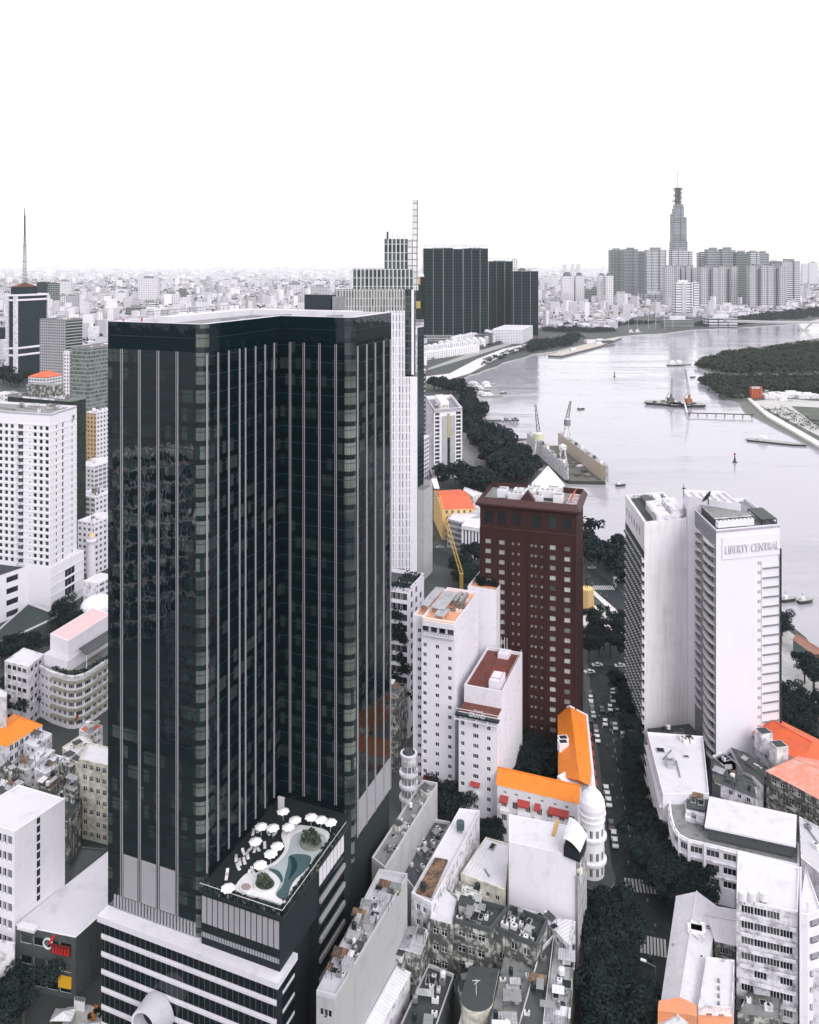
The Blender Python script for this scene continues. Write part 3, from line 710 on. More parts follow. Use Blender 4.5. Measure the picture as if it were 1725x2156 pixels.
# ================================================================ near buildings
def W7(x, y): return (789.5 + .3051 * x, 1157.9 + .3051 * y)
def boxU(u, Y, z, uL, uR, vpr=1580.0):
    """orthogonal footprint from its nearest corner (column u, distance Y) and the columns of its left and right ends"""
    e2 = Vector(((vpr - CX), F)).normalized(); e1 = Vector((e2.y, -e2.x))
    p = Vector(((u - CX) / F * Y, Y))
    def s(uu, d): k = (uu - CX) / F; return (k * p.y - p.x) / (d.x - k * d.y)
    Lp = p + e1 * s(uL, e1); Rp = p + e2 * s(uR, e2)
    return [tuple(Lp), tuple(p), tuple(Rp), tuple(Lp + Rp - p)]
def gable(b, P, z, rise, m, axis=0, ov=.4, name='roof', hip=0):
    """pitched roof over quad P; axis 0: ridge parallel to P0-P1, 1: parallel to P1-P2"""
    P = [Vector(p) for p in (P if axis == 0 else [P[1], P[2], P[3], P[0]])]
    c = sum(P, Vector((0, 0))) / 4; P = [p + (p - c).normalized() * ov for p in P]
    r0, r1 = (P[0] + P[3]) / 2, (P[1] + P[2]) / 2
    if hip: d = r1 - r0; r0, r1 = r0 + d * hip, r1 - d * hip
    a, b_, c_, d_ = [(*p, z) for p in P]; R0, R1 = (*r0, z + rise), (*r1, z + rise); mb = MB()
    mb.face([a, b_, R1, R0], m); mb.face([c_, d_, R0, R1], m)
    mb.face([b_, c_, R1], m if hip else white2); mb.face([d_, a, R0], m if hip else white2)
    rd = MB(); rd.bar(R0, R1, .35, m); o = b.part(name, mb); rd.build('ridge', o)
    return o
def nb(name, label, P, z, wall=white2, roof=roofw, fl=4, nL=0, nR=0, w=1.2, h=1.4, kind='two', z0=0, par=.8, clut=0, rise=0, roofm=None, axis=0, hip=0, cat='building', group=None, cap=None, seed=1, sill=1.0, balc=0, frame=None, big=1.0, skipL=None):
    b = Bld(name, label, cat, group); b.base(lerp(P[0], P[2], .5))
    L1_, R1_ = dist(P[0], P[1]), dist(P[1], P[2]); q = random.Random(seed * 13 + int(z * 10))
    rs = lambda k, r: q.random() < .06
    wl = grid(L1_, z0, z, nL, fl, w, h, sill=sill, skip=skipL or rs) if nL else []
    wr = grid(R1_, z0, z, nR, fl, w, h, sill=sill, skip=rs) if nR else []
    b.face(P[0], P[1], z0, z, wall, wl, kind=kind, frame=frame); b.face(P[1], P[2], z0, z, wall, wr, kind=kind, frame=frame)
    b.rest(P, z0, z, wall, skip=(0, 1))
    if rise: gable(b, P, z, rise, roofm or roof, axis, hip=hip)
    else:
        rf = MB(); rf.face([(*p, z - .02) for p in ccw(P)], roof); b.part('roof', rf)
        if par: parapet(b, P, z - .02, par, .25, cap or wall)
    if balc:
        fh = (z - z0) / fl; d = (Vector(P[1]) - Vector(P[0])).normalized(); n = Vector((d.y, -d.x))
        for f in range(1, fl):
            mb = MB(); a_, c_ = Vector(P[0]) + d * .4, Vector(P[1]) - d * .4; zz = z0 + f * fh
            mb.prism([tuple(a_ + n * .01), tuple(a_ + n * balc), tuple(c_ + n * balc), tuple(c_ + n * .01)], zz - .15, zz, wall, bottom=True)
            mb.prism([tuple(a_ + n * (balc - .1)), tuple(a_ + n * balc), tuple(c_ + n * balc), tuple(c_ + n * (balc - .1))], zz, zz + .8, wall)
            b.part('balcony', mb)
    b.done()
    if clut: clutter(b.root, P, z, clut, random.Random(seed), big)
    return b
# ---------------- tall white hotel, its lower front block, the tower behind
def pairs(L, cols, z0, n, fh, w=1.25, h=1.35): return [(c - w / 2, c + w / 2, z0 + fh * r, z0 + fh * r + h, 'two') for r in range(n) for c in cols]
hotelw = paint("hotel_wall", (.78, .76, .82), .14, (.4, .4, .4), scale=.1)
P = boxU(958, 272, 60, 888, 1007, 1526)
b = Bld('hotel_tower', 'tallest white hotel tower with paired windows and a terracotta roof, left of the red tower', 'hotel'); b.base(lerp(P[0], P[2], .5))
L_, R_ = dist(P[0], P[1]), dist(P[1], P[2])
cu = [(Vector(P[0]) - Vector(atY(u, 0, 1).xy)) for u in ()]
def col_at(P0, P1, u):
    d = (Vector(P1) - Vector(P0)).normalized(); return solve_u(u, (*P0, 0), (*d, 0))
cols = [col_at(P[0], P[1], 574.7 + x / 3) for x in (960, 1038, 1117)]
b.face(P[0], P[1], 0, 56.5, hotelw, pairs(L_, cols, 3.6, 16, 3.2), frame=white)
b.face(P[1], P[2], 0, 60, white, pairs(R_, [R_ * .35, R_ * .62, R_ * .88], 3.6, 17, 3.2, .7, 1.2), frame=white)
b.rest(P, 0, 60, white, skip=(0, 1))
b.face(P[0], P[1], 56.5, 60, white, [(L_ * (k + .12) / 4, L_ * (k + .85) / 4, 56.9, 59.2, 'plain') for k in range(4)], glass=gdark, frame=dark_metal)
rf = MB(); rf.face([(*p, 60) for p in ccw(P)], terr); b.part('roof', rf); parapet(b, P, 60, 1.2, .4, white)
d = (Vector(P[1]) - Vector(P[0])).normalized(); n = Vector((d.y, -d.x))
mb = MB(); a_, c_ = Vector(P[0]) + d * 1.0, Vector(P[1])
mb.prism([tuple(a_ + n * .01), tuple(a_ + n * 1.3), tuple(c_ + n * 1.3), tuple(c_ + n * .01)], 56.0, 56.4, white, bottom=True)
for k in range(13): p = lerp(a_ + n * 1.25, c_ + n * 1.25, k / 12); mb.bar((*p, 56.4), (*p, 57.4), .08, dark_metal)
mb.bar((*(a_ + n * 1.25), 57.4), (*(c_ + n * 1.25), 57.4), .1, dark_metal); b.part('balcony', mb)
mb = MB(); mb.prism([tuple(a_ + n * .02), tuple(a_ + n * 2.0), tuple(c_ + n * 2.0), tuple(c_ + n * .02)], 59.5, 61.3, white, bottom=True); mb.face([(*p, 61.31) for p in ccw([tuple(a_ + n * .5), tuple(a_ + n * 1.7), tuple(c_ + n * 1.7), tuple(c_ + n * .5)])], terr); b.part('canopy', mb)
# set-back left bay
e1 = d; Q0 = Vector(P[0]) - e1 * (dist(P[0], P[1]) * .36) - n * 3; Q = [tuple(Q0), tuple(Vector(P[0]) - n * 3), tuple(Vector(P[3])), tuple(Vector(P[3]) - e1 * (dist(P[0], P[1]) * .36))]
lq = dist(Q[0], Q[1]); b.face(Q[0], Q[1], 0, 59, hotelw, pairs(lq, [lq * .55], 3.4, 17, 3.2), frame=white); b.rest(Q, 0, 59, white, skip=(0,))
mb = MB(); mb.face([(*p, 59) for p in ccw(Q)], terr); b.part('roof', mb); parapet(b, Q, 59, 1.4, .3, white)
for s0, s1, t0, t1, hh in ((.08, .5, .25, .8, 1.9), (.3, .62, .08, .3, 1.6), (-.3, -.02, .3, .9, 1.7)):
    mb = MB(); V = [(bquad(P, s, t_)) for s, t_ in ((s0, t0), (s1, t0 - .03), (s1, t1), (s0, t1))]
    mb.prism(V, 60 + hh, 60 + hh + .2, sheetg, bottom=True)
    for p in V: mb.bar((*p, 60), (*p, 60 + hh), .15, white_metal)
    b.part('terrace_canopy', mb)
clutter(b.root, [bquad(P, .5, .3), bquad(P, .95, .3), bquad(P, .95, .95), bquad(P, .5, .95)], 60, 12, random.Random(4), 1.1)
for k in range(2):
    mb = MB(); p, q_ = bquad(P, .62 + .16 * k, .5), bquad(P, .62 + .16 * k, .8); mb.bar((*p, 62), (*q_, 62), 1.2, grey_metal); b.part('hot_water_drum', mb)
awn = [col_at(P[0], P[1], 574.7 + x / 3) for x in (995, 1115)]
for c, ww in zip(awn, (4.6, 2.6)):
    mb = MB(); p = Vector(P[0]) + d * (c - ww / 2); q_ = Vector(P[0]) + d * (c + ww / 2)
    mb.face([(*p, 9.4), (*q_, 9.4), (*(q_ + n * 1.2), 8.5), (*(p + n * 1.2), 8.5)][::-1], redawn); mb.face([(*(p + n * 1.2), 8.5), (*(q_ + n * 1.2), 8.5), (*(q_ + n * 1.2), 8.2), (*(p + n * 1.2), 8.2)], redawn)
    mb.face([(*p, 9.4), (*q_, 9.4), (*(q_ + n * 1.2), 8.5), (*(p + n * 1.2), 8.5)], redawn); b.part('awning', mb)
    mb = MB(); mb.prism([tuple(p + n * .01), tuple(p + n * .9), tuple(q_ + n * .9), tuple(q_ + n * .01)], 5.3, 6.1, white, bottom=True); b.part('balcony', mb)
b.done()
# front block
P = boxU(1047, 262, 35.5, 966, 1100, 1526)
b = Bld('hotel_block', 'lower white hotel block with dark red roof terraces, in front of the tallest white tower', 'hotel'); b.base(lerp(P[0], P[2], .5))
L_, R_ = dist(P[0], P[1]), dist(P[1], P[2])
cols = [col_at(P[0], P[1], 789.5 + .3051 * x) for x in (605, 695, 785)]
wl = [(cols[0] - .6, cols[0] + .6, 2.2 + 3.2 * r, 3.6 + 3.2 * r, 'two') for r in range(10)] + [(cols[1] - .9, cols[1] + .9, 2.2 + 3.2 * r, 3.6 + 3.2 * r, 'three') for r in range(10)] + [(cols[2] - .6, cols[2] + .6, 2.2 + 3.2 * r, 3.6 + 3.2 * r, 'two') for r in range(10)]
b.face(P[0], P[1], 0, 35.5, hotelw, wl, frame=white)
b.face(P[1], P[2], 0, 35.5, white, grid(R_, 1.2, 34.5, 5, 10, .7, 1.2), frame=white); b.rest(P, 0, 35.5, white, skip=(0, 1))
rf = MB(); rf.face([(*p, 35.5) for p in ccw(P)], maroon); b.part('terrace', rf)
d = (Vector(P[1]) - Vector(P[0])).normalized(); n = Vector((d.y, -d.x)); mb = MB()
a_, c_ = Vector(P[0]) - d * .8, Vector(P[1]) + d * .8
mb.prism([tuple(a_ + n * .01), tuple(a_ + n * 1.5), tuple(c_ + n * 1.5), tuple(c_ + n * .01)], 34.6, 35.2, dark_metal, bottom=True)
for k in range(5): p = lerp(a_ + n * 1.4, c_ + n * 1.4, k / 4); mb.bar((*p, 33.0), (*p, 34.6), .25, white)
mb.bar((*(a_ + n * 1.4), 33.6), (*(c_ + n * 1.4), 33.6), .3, white); mb.bar((*(a_ + n * .2), 36.3), (*(c_ + n * .2), 36.3), .15, white_metal); b.part('terrace_frame', mb)
U_ = [bquad(P, 0, .17), bquad(P, 1, .17), P[2], P[3]]
b.rest(U_, 35.5, 40.0, white)
mb = MB(); mb.face([(*p, 40.0) for p in ccw(U_)], maroon); b.part('roof', mb); parapet(b, U_, 40.0, 1.0, .35, white)
mb = MB(); V = [bquad(U_, .62, .06), bquad(U_, .92, .06), bquad(U_, .92, .3), bquad(U_, .62, .3)]; mb.prism(V, 40.01, 43, white); 
for p in V: mb.bar((*p, 43), (*p, 44.2), .12, redawn)
for k in range(4): mb.bar((*V[k], 44.1), (*V[(k + 1) % 4], 44.1), .12, redawn)
b.part('stair_house', mb)
mb = MB(); V = [bquad(U_, .4, .82), bquad(U_, .7, .82), bquad(U_, .7, .97), bquad(U_, .4, .97)]; mb.prism(V, 40.01, 41.6, white)
for dx in (.45, .55, .62): p = bquad(U_, dx, .9); mb.bar((*p, 41.6), (*p, 46.5), .14, white_metal)
b.part('aerial_base', mb)
mb = MB()
for k in range(22):
    p = bquad(U_, .98, k / 21); mb.bar((*p, 41), (*p, 41.9), .07, white_metal)
mb.bar((*bquad(U_, .98, 0), 41.9), (*bquad(U_, .98, 1), 41.9), .08, white_metal); b.part('railing', mb)
c = cols[1]; mb = MB(); p = Vector(P[0]) + d * (c - 1.6); q_ = Vector(P[0]) + d * (c + 1.6)
mb.face([(*(p + n * 1.2), 13.1), (*(q_ + n * 1.2), 13.1), (*q_, 14), (*p, 14)], redawn); b.part('awning', mb)
mb = MB(); mb.prism([tuple(p + n * .01), tuple(p + n * .9), tuple(q_ + n * .9), tuple(q_ + n * .01)], 9.9, 10.8, white, bottom=True); b.part('balcony', mb)
def lettering(root, text, p, d, size, ext, mat, name='lettering', width=None):
    cu = bpy.data.curves.new(name, 'FONT'); cu.body = text; cu.size = size; cu.extrude = ext; cu.space_character = 1.05; cu.offset = size * .012
    tmp = bpy.data.objects.new('tmp', cu); me = bpy.data.meshes.new_from_object(tmp); bpy.data.objects.remove(tmp); me.materials.clear(); me.materials.append(mat); me.name = name
    k = 1.0
    if width: k = width / max(.1, max(v.co.x for v in me.vertices) - min(v.co.x for v in me.vertices))
    M = Matrix.Translation(p) @ Matrix(((d[0], 0, d[1]), (d[1], 0, -d[0]), (0, 1, 0))).to_4x4() @ Matrix.Diagonal((k, 1, 1, 1)); me.transform(M)
    return link(name, me, root)
p = Vector(P[0]) + d * (L_ * .3) + n * 1.45
lettering(b.root, "GRAND", (*p, 35.25), (d.x, d.y), 1.9, .06, white_metal, width=L_ * .42); lettering(b.root, "Grand", (*(p + d * 1.6), 36.9), (d.x, d.y), 1.1, .05, white_metal); b.done()
# second white tower behind
P = boxU(1045, 299, 60, 985, 1075, 1526)
b = nb('hotel_tower', 'white tower with a blank side and roof trees, behind the tallest white hotel tower', P, 60, white, terr, 17, 0, 2, .7, 1.6, par=1.2, cat='hotel', seed=9)
gm = shrub_mesh(2.6, 500, 77, leaf, s=.45)
for k, (s_, t_) in enumerate(((.35, .3), (.55, .5), (.75, .35), (.6, .75), (.85, .7), (.4, .62), (.9, .4))):
    p = bquad(P, s_, t_); o = gm.build('roof_tree', b.root) if k == 0 else None
    if k == 0: first = o
    else: o = link('roof_tree', first.data, b.root)
    o.location = (*p, 59.5); o.scale = (1, 1, .9)
# garden facade building at left of the hotel
P = boxU(861, 313, 55, 780, 893, 1526)
b = nb('planted_hotel', 'white hotel with plants hanging from its facade, half hidden by the black tower', P, 55, white, roofd, 14, 7, 3, 2.6, 2.6, kind='plain', par=1.3, cat='hotel', seed=3, sill=.5)
hp = MB(); q = random.Random(8); d = (Vector(P[1]) - Vector(P[0])).normalized(); n = Vector((d.y, -d.x)); Lq = dist(P[0], P[1])
for k in range(34):
    u_ = Lq * q.uniform(.35, 1); z_ = q.uniform(6, 48); rr = q.uniform(.5, 1.4)
    for _ in range(46):
        c_ = Vector(P[0]) + d * (u_ + q.gauss(0, rr)) + n * q.uniform(.1, .9); p = Vector((*c_, z_ + q.gauss(0, rr * .8))); x = Vector((q.gauss(0, 1), q.gauss(0, 1), q.gauss(0, 1))).normalized() * .35; y = x.orthogonal().normalized() * .3
        hp.face([p - x - y, p + x - y, p + x + y, p - x + y], leaf)
b.part('hanging_plants', hp)
hp = MB()
for k in range(900):
    c_ = bquad(P, q.uniform(.5, 1), q.random() ** 2); p = Vector((*c_, 55 + q.uniform(0, 1.7))); x = Vector((q.gauss(0, 1), q.gauss(0, 1), q.gauss(0, 1))).normalized() * .3; y = x.orthogonal().normalized() * .3
    if q.random() < .6: hp.face([p - x - y, p + x - y, p + x + y, p - x + y], leaf)
b.part('planting', hp)
for k in range(7):
    mb = MB(); p = bquad(P, .5 + .07 * k, .45); mb.box((*p, 55.4), (.7, 2, .25), white_metal, .6); b.part('roof_bench', mb)
# older yellow-grey building and the round balcony tower
P = boxU(838, 292, 26, 760, 857, 1526)
nb('old_apartment_block', 'narrow grimy old block right beside the lower edge of the black tower', P, 26, grime, roofg, 7, 5, 3, 1.3, 1.8, clut=8, seed=5)
c0 = atY(861, 1683, 270); b = Bld('round_tower_house', 'round white corner turret with ring balconies beside the foot of the white hotel', 'building'); b.base((c0.x, c0.y))
b.wall.tube((c0.x, c0.y), 2.3, 2.3, 0, 19.5, white2, 20, top=roofd)
for z in (5, 9, 13):
    mb = MB(); mb.tube((c0.x, c0.y), 2.8, 3.1, z, z + .5, white, 20, top=white); mb.tube((c0.x, c0.y), 3.1, 3.1, z + .5, z + 1.3, white, 20, top=white2); b.part('balcony', mb)
mb = MB(); mb.tube((c0.x, c0.y), 2.7, 2.7, 19.5, 20.1, white, 20, top=white); mb.tube((c0.x, c0.y), 2.1, 1.5, 20.1, 21.0, roofd, 16, top=roofd); b.part('cornice', mb)
for z in (6.6, 10.6, 14.6):
    for k in range(5):
        a = -2.6 + k * .55; p = (c0.x + 2.33 * math.cos(a - .15), c0.y + 2.33 * math.sin(a - .15)); o = link('window', win_mesh(.9, 2.0, 'two', gdark, white_metal), b.root); o.location = (*p, z); o.rotation_euler = (0, 0, a + math.pi / 2)
b.done()
# ---------------- dark red hotel tower
P = boxU(1214, 296, 92, 1011, 1228, 1426)
b = Bld('red_hotel_tower', 'dark red brick tower with white-curtained windows and white cooling units on its roof', 'hotel'); b.base(lerp(P[0], P[2], .5))
L_, R_ = dist(P[0], P[1]), dist(P[1], P[2]); d = (Vector(P[1]) - Vector(P[0])).normalized(); n = Vector((d.y, -d.x)); e2 = -n
def w4u(x): return 789.5 + .3051 * x
cA = [col_at(P[0], P[1], w4u(x)) for x in (782, 876)]; cB = [col_at(P[0], P[1], w4u(x)) for x in (1228, 1328)]; cC = [col_at(P[0], P[1], w4u(x)) for x in (953, 993, 1083, 1110, 1153)]
wins = []
fh = 3.62
for r in range(19):
    z_ = 10.5 + r * fh
    for c in cA + cB: wins.append((c - 1.05, c + 1.05, z_, z_ + 1.7, 'four'))
    for c in cC: wins.append((c - .42, c + .42, z_ + .3, z_ + 1.3, 'cross'))
for x in (785, 875, 980, 1115, 1228, 1322):
    c = col_at(P[0], P[1], w4u(x)); wins.append((c - 1.5, c + 1.5, 83.2, 87.6, 'plain'))
wtop = [w_ for w_ in wins if w_[2] > 83]; wins = [w_ for w_ in wins if w_[2] < 83 and w_[3] < 82.4]
b.face(P[0], P[1], 82.6, 90.5, redwall, wtop, depth=.35, glass=gdark, frame=dark_metal)
b.face(P[0], P[1], 0, 82.6, redwall, wins, depth=.35, glass=gred, frame=plain("curtain_frame", (.20, .19, .20)))
b.face(P[1], P[2], 0, 90.5, redwall, grid(R_, 8, 88, 3, 20, 1.2, 1.6), glass=gdark, frame=dark_metal); b.rest(P, 0, 90.5, redwall, skip=(0, 1))
mb = MB(); mb.face([(*p, 90.5) for p in ccw(P)], roofg); b.part('roof', mb)
mb = MB()   # projecting cornice / sloped dark red mansard
Po = off_poly(P, -1.5); Pc = ccw(P); Poc = ccw(Po)
for i in range(4):
    j = (i + 1) % 4
    mb.face([(*Pc[i], 88.8), (*Pc[j], 88.8), (*Poc[j], 90.0), (*Poc[i], 90.0)], redtrim); mb.wall(Poc[i], Poc[j], 90.0, 90.6, redtrim)
    mb.face([(*Poc[i], 90.6), (*Poc[j], 90.6), (*Pc[j], 92.6), (*Pc[i], 92.6)], redtrim)
    mb.face([(*Pc[j], 92.6), (*Pc[i], 92.6), (*Pc[i], 90.5), (*Pc[j], 90.5)][::1], redtrim)
b.part('cornice', mb)
mb = MB()   # string courses and pilasters
for z_ in (81.5, 6.5): mb.prism([tuple(Vector(P[0]) + n * .02), tuple(Vector(P[0]) + n * .3), tuple(Vector(P[1]) + n * .3), tuple(Vector(P[1]) + n * .02)], z_, z_ + .5, redtrim, bottom=True)
for x in (730, 930, 1062, 1170, 1385):
    c = col_at(P[0], P[1], w4u(x)); p = Vector(P[0]) + d * c; mb.prism([tuple(p - d * .3 + n * .02), tuple(p - d * .3 + n * .35), tuple(p + d * .3 + n * .35), tuple(p + d * .3 + n * .02)], 7.1, 81.4, redwall, bottom=True)
b.part('pilaster', mb, kind='stuff')
c = col_at(P[0], P[1], w4u(1052)); g0, g1, gt = Vector(P[0]) + d * (c - 2.6) + n * .05, Vector(P[0]) + d * (c + 2.6) + n * .05, Vector(P[0]) + d * c + n * .05
mb = MB(); mb.face([(*g0, 90), (*g1, 90), (*g1, 92.6), (*gt, 96.2), (*g0, 92.6)], redtrim)
k_ = Vector((e2.x, e2.y)) * 2.2; mb.face([(*g0, 92.6), (*gt, 96.2), (*(gt + k_), 96.2), (*(g0 + k_), 92.6)], redtrim); mb.face([(*gt, 96.2), (*g1, 92.6), (*(g1 + k_), 92.6), (*(gt + k_), 96.2)], redtrim); b.part('gable', mb)
for s_, t_, w_, dd, hh in ((.20, .35, 3.2, 6, 2.6), (.36, .18, 5.5, 2.6, 2.4), (.42, .5, 8, 3.4, 2.2), (.58, .18, 4.5, 2.6, 2.2), (.66, .52, 6, 4, 2.4), (.80, .25, 3.2, 6, 2.6), (.5, .75, 5, 2.4, 2.0), (.7, .78, 4, 2.4, 2.2)):
    mb = MB(); p = bquad(P, s_, t_); r_ = math.atan2(d.y, d.x)
    for k in range(4):
        a_ = (-1, 1, 1, -1)[k]; c_ = (-1, -1, 1, 1)[k]; pp_ = Vector(p) + d * (w_ / 2 * a_ * .9) + e2 * (dd / 2 * c_ * .9); mb.bar((*pp_, 90.5), (*pp_, 91.6), .25, grey_metal)
    mb.box((*p, 91.5), (w_, dd, hh), white_metal, r_); mb.box((*p, 91.5 + hh + .002), (w_ * .8, dd * .8, .15), lightgrey, r_)
    for k in range(3): mb.tube(tuple(Vector(p) + d * (w_ * (.3 * k - .3))), .5, .5, 91.5 + hh + .15, 91.5 + hh + .4, grey_metal, 10)
    b.part('cooling_unit', mb)
cp = atY(1154, 0, 322); cc_ = Vector((cp.x, cp.y)); mb = MB(); rr = 6.4
base_ = [(*(cc_ + Vector((math.cos(a_), math.sin(a_))) * rr), 93.0) for a_ in [k * math.pi / 8 + .1 for k in range(16)]]
for k in range(16): mb.face([base_[k], base_[(k + 1) % 16], (*cc_, 100.2)], white)
mb.tube((cc_.x, cc_.y), rr * .96, rr * .96, 90.5, 93.0, white2, 16, cap=False); b.part('conical_roof', mb)
mb = MB(); V = [bquad(P, .88, .25), bquad(P, .99, .25), bquad(P, .99, .9), bquad(P, .88, .9)]
mb.face([(*V[0], 91), (*V[1], 91), (*V[2], 91), (*V[3], 91)], white2); mb.face([(*V[0], 90.6), (*lerp(V[0], V[1], .6), 93.5), (*lerp(V[3], V[2], .6), 93.5), (*V[3], 90.6)], orange2); b.part('tiled_lean_to', mb)
b.done()
# low podium of the red hotel
mb = MB(); Pp = boxU(1238, 290, 7, 1095, 1250, 1426); bb = nb('hotel_podium', 'dark red low wing with white canopies at the foot of the red tower', Pp, 7.5, redwall, roofd, 1, 6, 1, 2.2, 3.0, par=.6, frame=white_metal)
mb = MB(); dd_ = (Vector(Pp[1]) - Vector(Pp[0])).normalized(); nn_ = Vector((dd_.y, -dd_.x))
mb.prism([tuple(Vector(Pp[0]) + nn_ * .01), tuple(Vector(Pp[0]) + nn_ * 1.4), tuple(Vector(Pp[1]) + nn_ * 1.4), tuple(Vector(Pp[1]) + nn_ * .01)], 5.5, 5.8, white_metal, bottom=True); bb.part('canopy', mb)
# ---------------- two slabs by the river
stain = paint("stained_white_wall", (.78, .76, .80), .35, (.34, .31, .24), streak=1.2, lo=.5, hi=.85, scale=.15)
P = quad([(1317, 1042), (1357, 1100), (1447, 1092)], 82)
b = Bld('slab_tower', 'slab tower with a blank stained end wall and a dark louvred side, by the river', 'building'); b.base(lerp(P[0], P[2], .5))
P = ccw(P); P = quad([(1317, 1042), (1357, 1100), (1447, 1092)], 82)
L_ = dist(P[0], P[1]); fl = facade("louvre_side", (.05, .06, .06), (.012, .016, .018), 2.4, 3.3, .7, .6, var=.4)
b.face(P[0], P[1], 0, 71, fl); b.face(P[0], P[1], 71, 82, stain, [(2 + k * 5, 4.2 + k * 5, 74, 77.5, 'plain') for k in range(int(L_ / 5) - 1)])
b.face(P[1], P[2], 0, 82, stain); b.rest(P, 0, 82, stain, skip=(0, 1))
dL = (Vector(P[1]) - Vector(P[0])).normalized(); nL_ = Vector((dL.y, -dL.x))
for k in range(20):
    mb = MB(); z_ = 4 + k * 3.33
    m_ = int(L_ / 2.2)
    for j in range(m_):
        p = Vector(P[0]) + dL * (j * 2.2); q_ = p + dL * 1.1 + nL_ * .9; r_ = p + dL * 2.2
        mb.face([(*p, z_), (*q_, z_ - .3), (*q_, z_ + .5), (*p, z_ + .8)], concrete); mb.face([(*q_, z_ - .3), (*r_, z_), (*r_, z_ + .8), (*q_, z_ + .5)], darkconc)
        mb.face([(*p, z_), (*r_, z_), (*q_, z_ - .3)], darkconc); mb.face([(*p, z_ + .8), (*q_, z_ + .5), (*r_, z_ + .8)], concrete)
    b.part('balcony', mb)
    mb = MB(); p = Vector(P[1]) - dL * 2.2; mb.prism([tuple(p + nL_ * .01), tuple(p + nL_ * .7), tuple(Vector(P[1]) + nL_ * .7), tuple(Vector(P[1]) + nL_ * .01)], z_ - .3, z_ + .9, white, bottom=True); b.part('balcony_end', mb)
mb = MB(); mb.face([(*p, 80.6) for p in ccw(P)], roofd); b.part('roof', mb)
Pq = off_poly(P, 1.0); mb = MB(); Pc = ccw(P)
for i in range(4):
    j = (i + 1) % 4; mb.face([(*Pc[i], 82), (*Pc[j], 82), (*Pq[j], 82), (*Pq[i], 82)], white2); mb.wall(Pq[j], Pq[i], 80.6, 82, white2)
b.part('parapet', mb)
for s_, t_, s1, t1, hh, m_ in ((.45, .3, .98, .62, 3.2, white2), (.08, .35, .4, .55, 1.6, darkconc), (.08, .62, .45, .8, 2, white2), (.55, .64, .95, .95, 5.0, white2)):
    mb = MB(); mb.prism([bquad(P, s_, t_), bquad(P, s_, t1), bquad(P, s1, t1), bquad(P, s1, t_)], 80.62, 80.6 + hh, m_); b.part('plant_room', mb)
for k in range(4): ac_unit(b.root, bquad(P, .62 + .07 * k, .28), 83.9, 0, 1.1, 1, 1)
b.done()
# right slab with the raised name
P = quad([(1448, 1060), (1508, 1118), (1642, 1106)], 86)
b = Bld('hotel_slab', 'white slab tower with a raised hotel name and curved balconies, by the river', 'hotel'); b.base(lerp(P[0], P[2], .5))
L_, R_ = dist(P[0], P[1]), dist(P[1], P[2]); smoothw = paint("smooth_white_wall", (.70, .68, .745), .15, (.4, .4, .4), scale=.08)
dR = (Vector(P[2]) - Vector(P[1])).normalized(); nR = Vector((dR.y, -dR.x)); dL = (Vector(P[1]) - Vector(P[0])).normalized(); nL_ = Vector((dL.y, -dL.x))
cw_ = col_at(P[1], P[2], 1596); c2_ = col_at(P[1], P[2], 1603)
b.face(P[1], P[2], 0, 86, smoothw, [(cw_ + dx, cw_ + dx + .35, 9 + 3.36 * r, 10.2 + 3.36 * r, 'plain') for r in range(20) for dx in (0, .7)], glass=gdark, frame=dark_metal)
b.face(P[0], P[1], 0, 86, paint("balcony_bay_grey", (.22, .22, .235), .5, (.06, .065, .066)), [(L_ * .08, L_ * .45, 14 + 3.36 * r, 16.6 + 3.36 * r, 'three') for r in range(20)] + [(L_ * .58, L_ * .9, 6 + 3.36 * r, 8.6 + 3.36 * r, 'three') for r in range(22)], depth=.5)
b.rest(P, 0, 86, smoothw, skip=(0, 1))
for r in range(20):          # floor joints on the right bay
    mb = MB(); z_ = 7.5 + 3.36 * r; p = Vector(P[1]) + dR * (c2_ + .3); q_ = Vector(P[2]) + dR * .05
    mb.prism([tuple(p + nR * .01), tuple(p + nR * .55), tuple(q_ + nR * .55), tuple(q_ + nR * .01)], z_, z_ + .35, grey_metal, bottom=True); b.part('sunshade', mb)
mb = MB(); p = Vector(P[1]) + dR * c2_; mb.prism([tuple(p), tuple(p + nR * .3), tuple(p + nR * .3 + dR * .3), tuple(p + dR * .3)], 6, 74, smoothw); p = Vector(P[2]); mb.prism([tuple(p - dR * .1), tuple(p - dR * .1 + nR * .7), tuple(p + nR * .7 + dR * .25), tuple(p + dR * .25)], 2, 78, dark_metal)
b.part('edge_rib', mb)
ps = col_at(P[1], P[2], 1520); pe = col_at(P[1], P[2], 1641)
mb = MB(); p, q_ = Vector(P[1]) + dR * ps, Vector(P[1]) + dR * pe
mb.prism([tuple(p + nR * .01), tuple(p + nR * .35), tuple(q_ + nR * .35), tuple(q_ + nR * .01)], 76.0, 83.5, smoothw, bottom=True)
o = b.part('sign_panel', mb)
txt = lettering(b.root, "LIBERTY CENTRAL", (*(Vector(P[1]) + dR * (ps + .9) + nR * .5), 78.0), (dR.x, dR.y), 4.0, .22, plain("letter_grey", (.58,.57,.62)), width=(pe - ps) * .93)
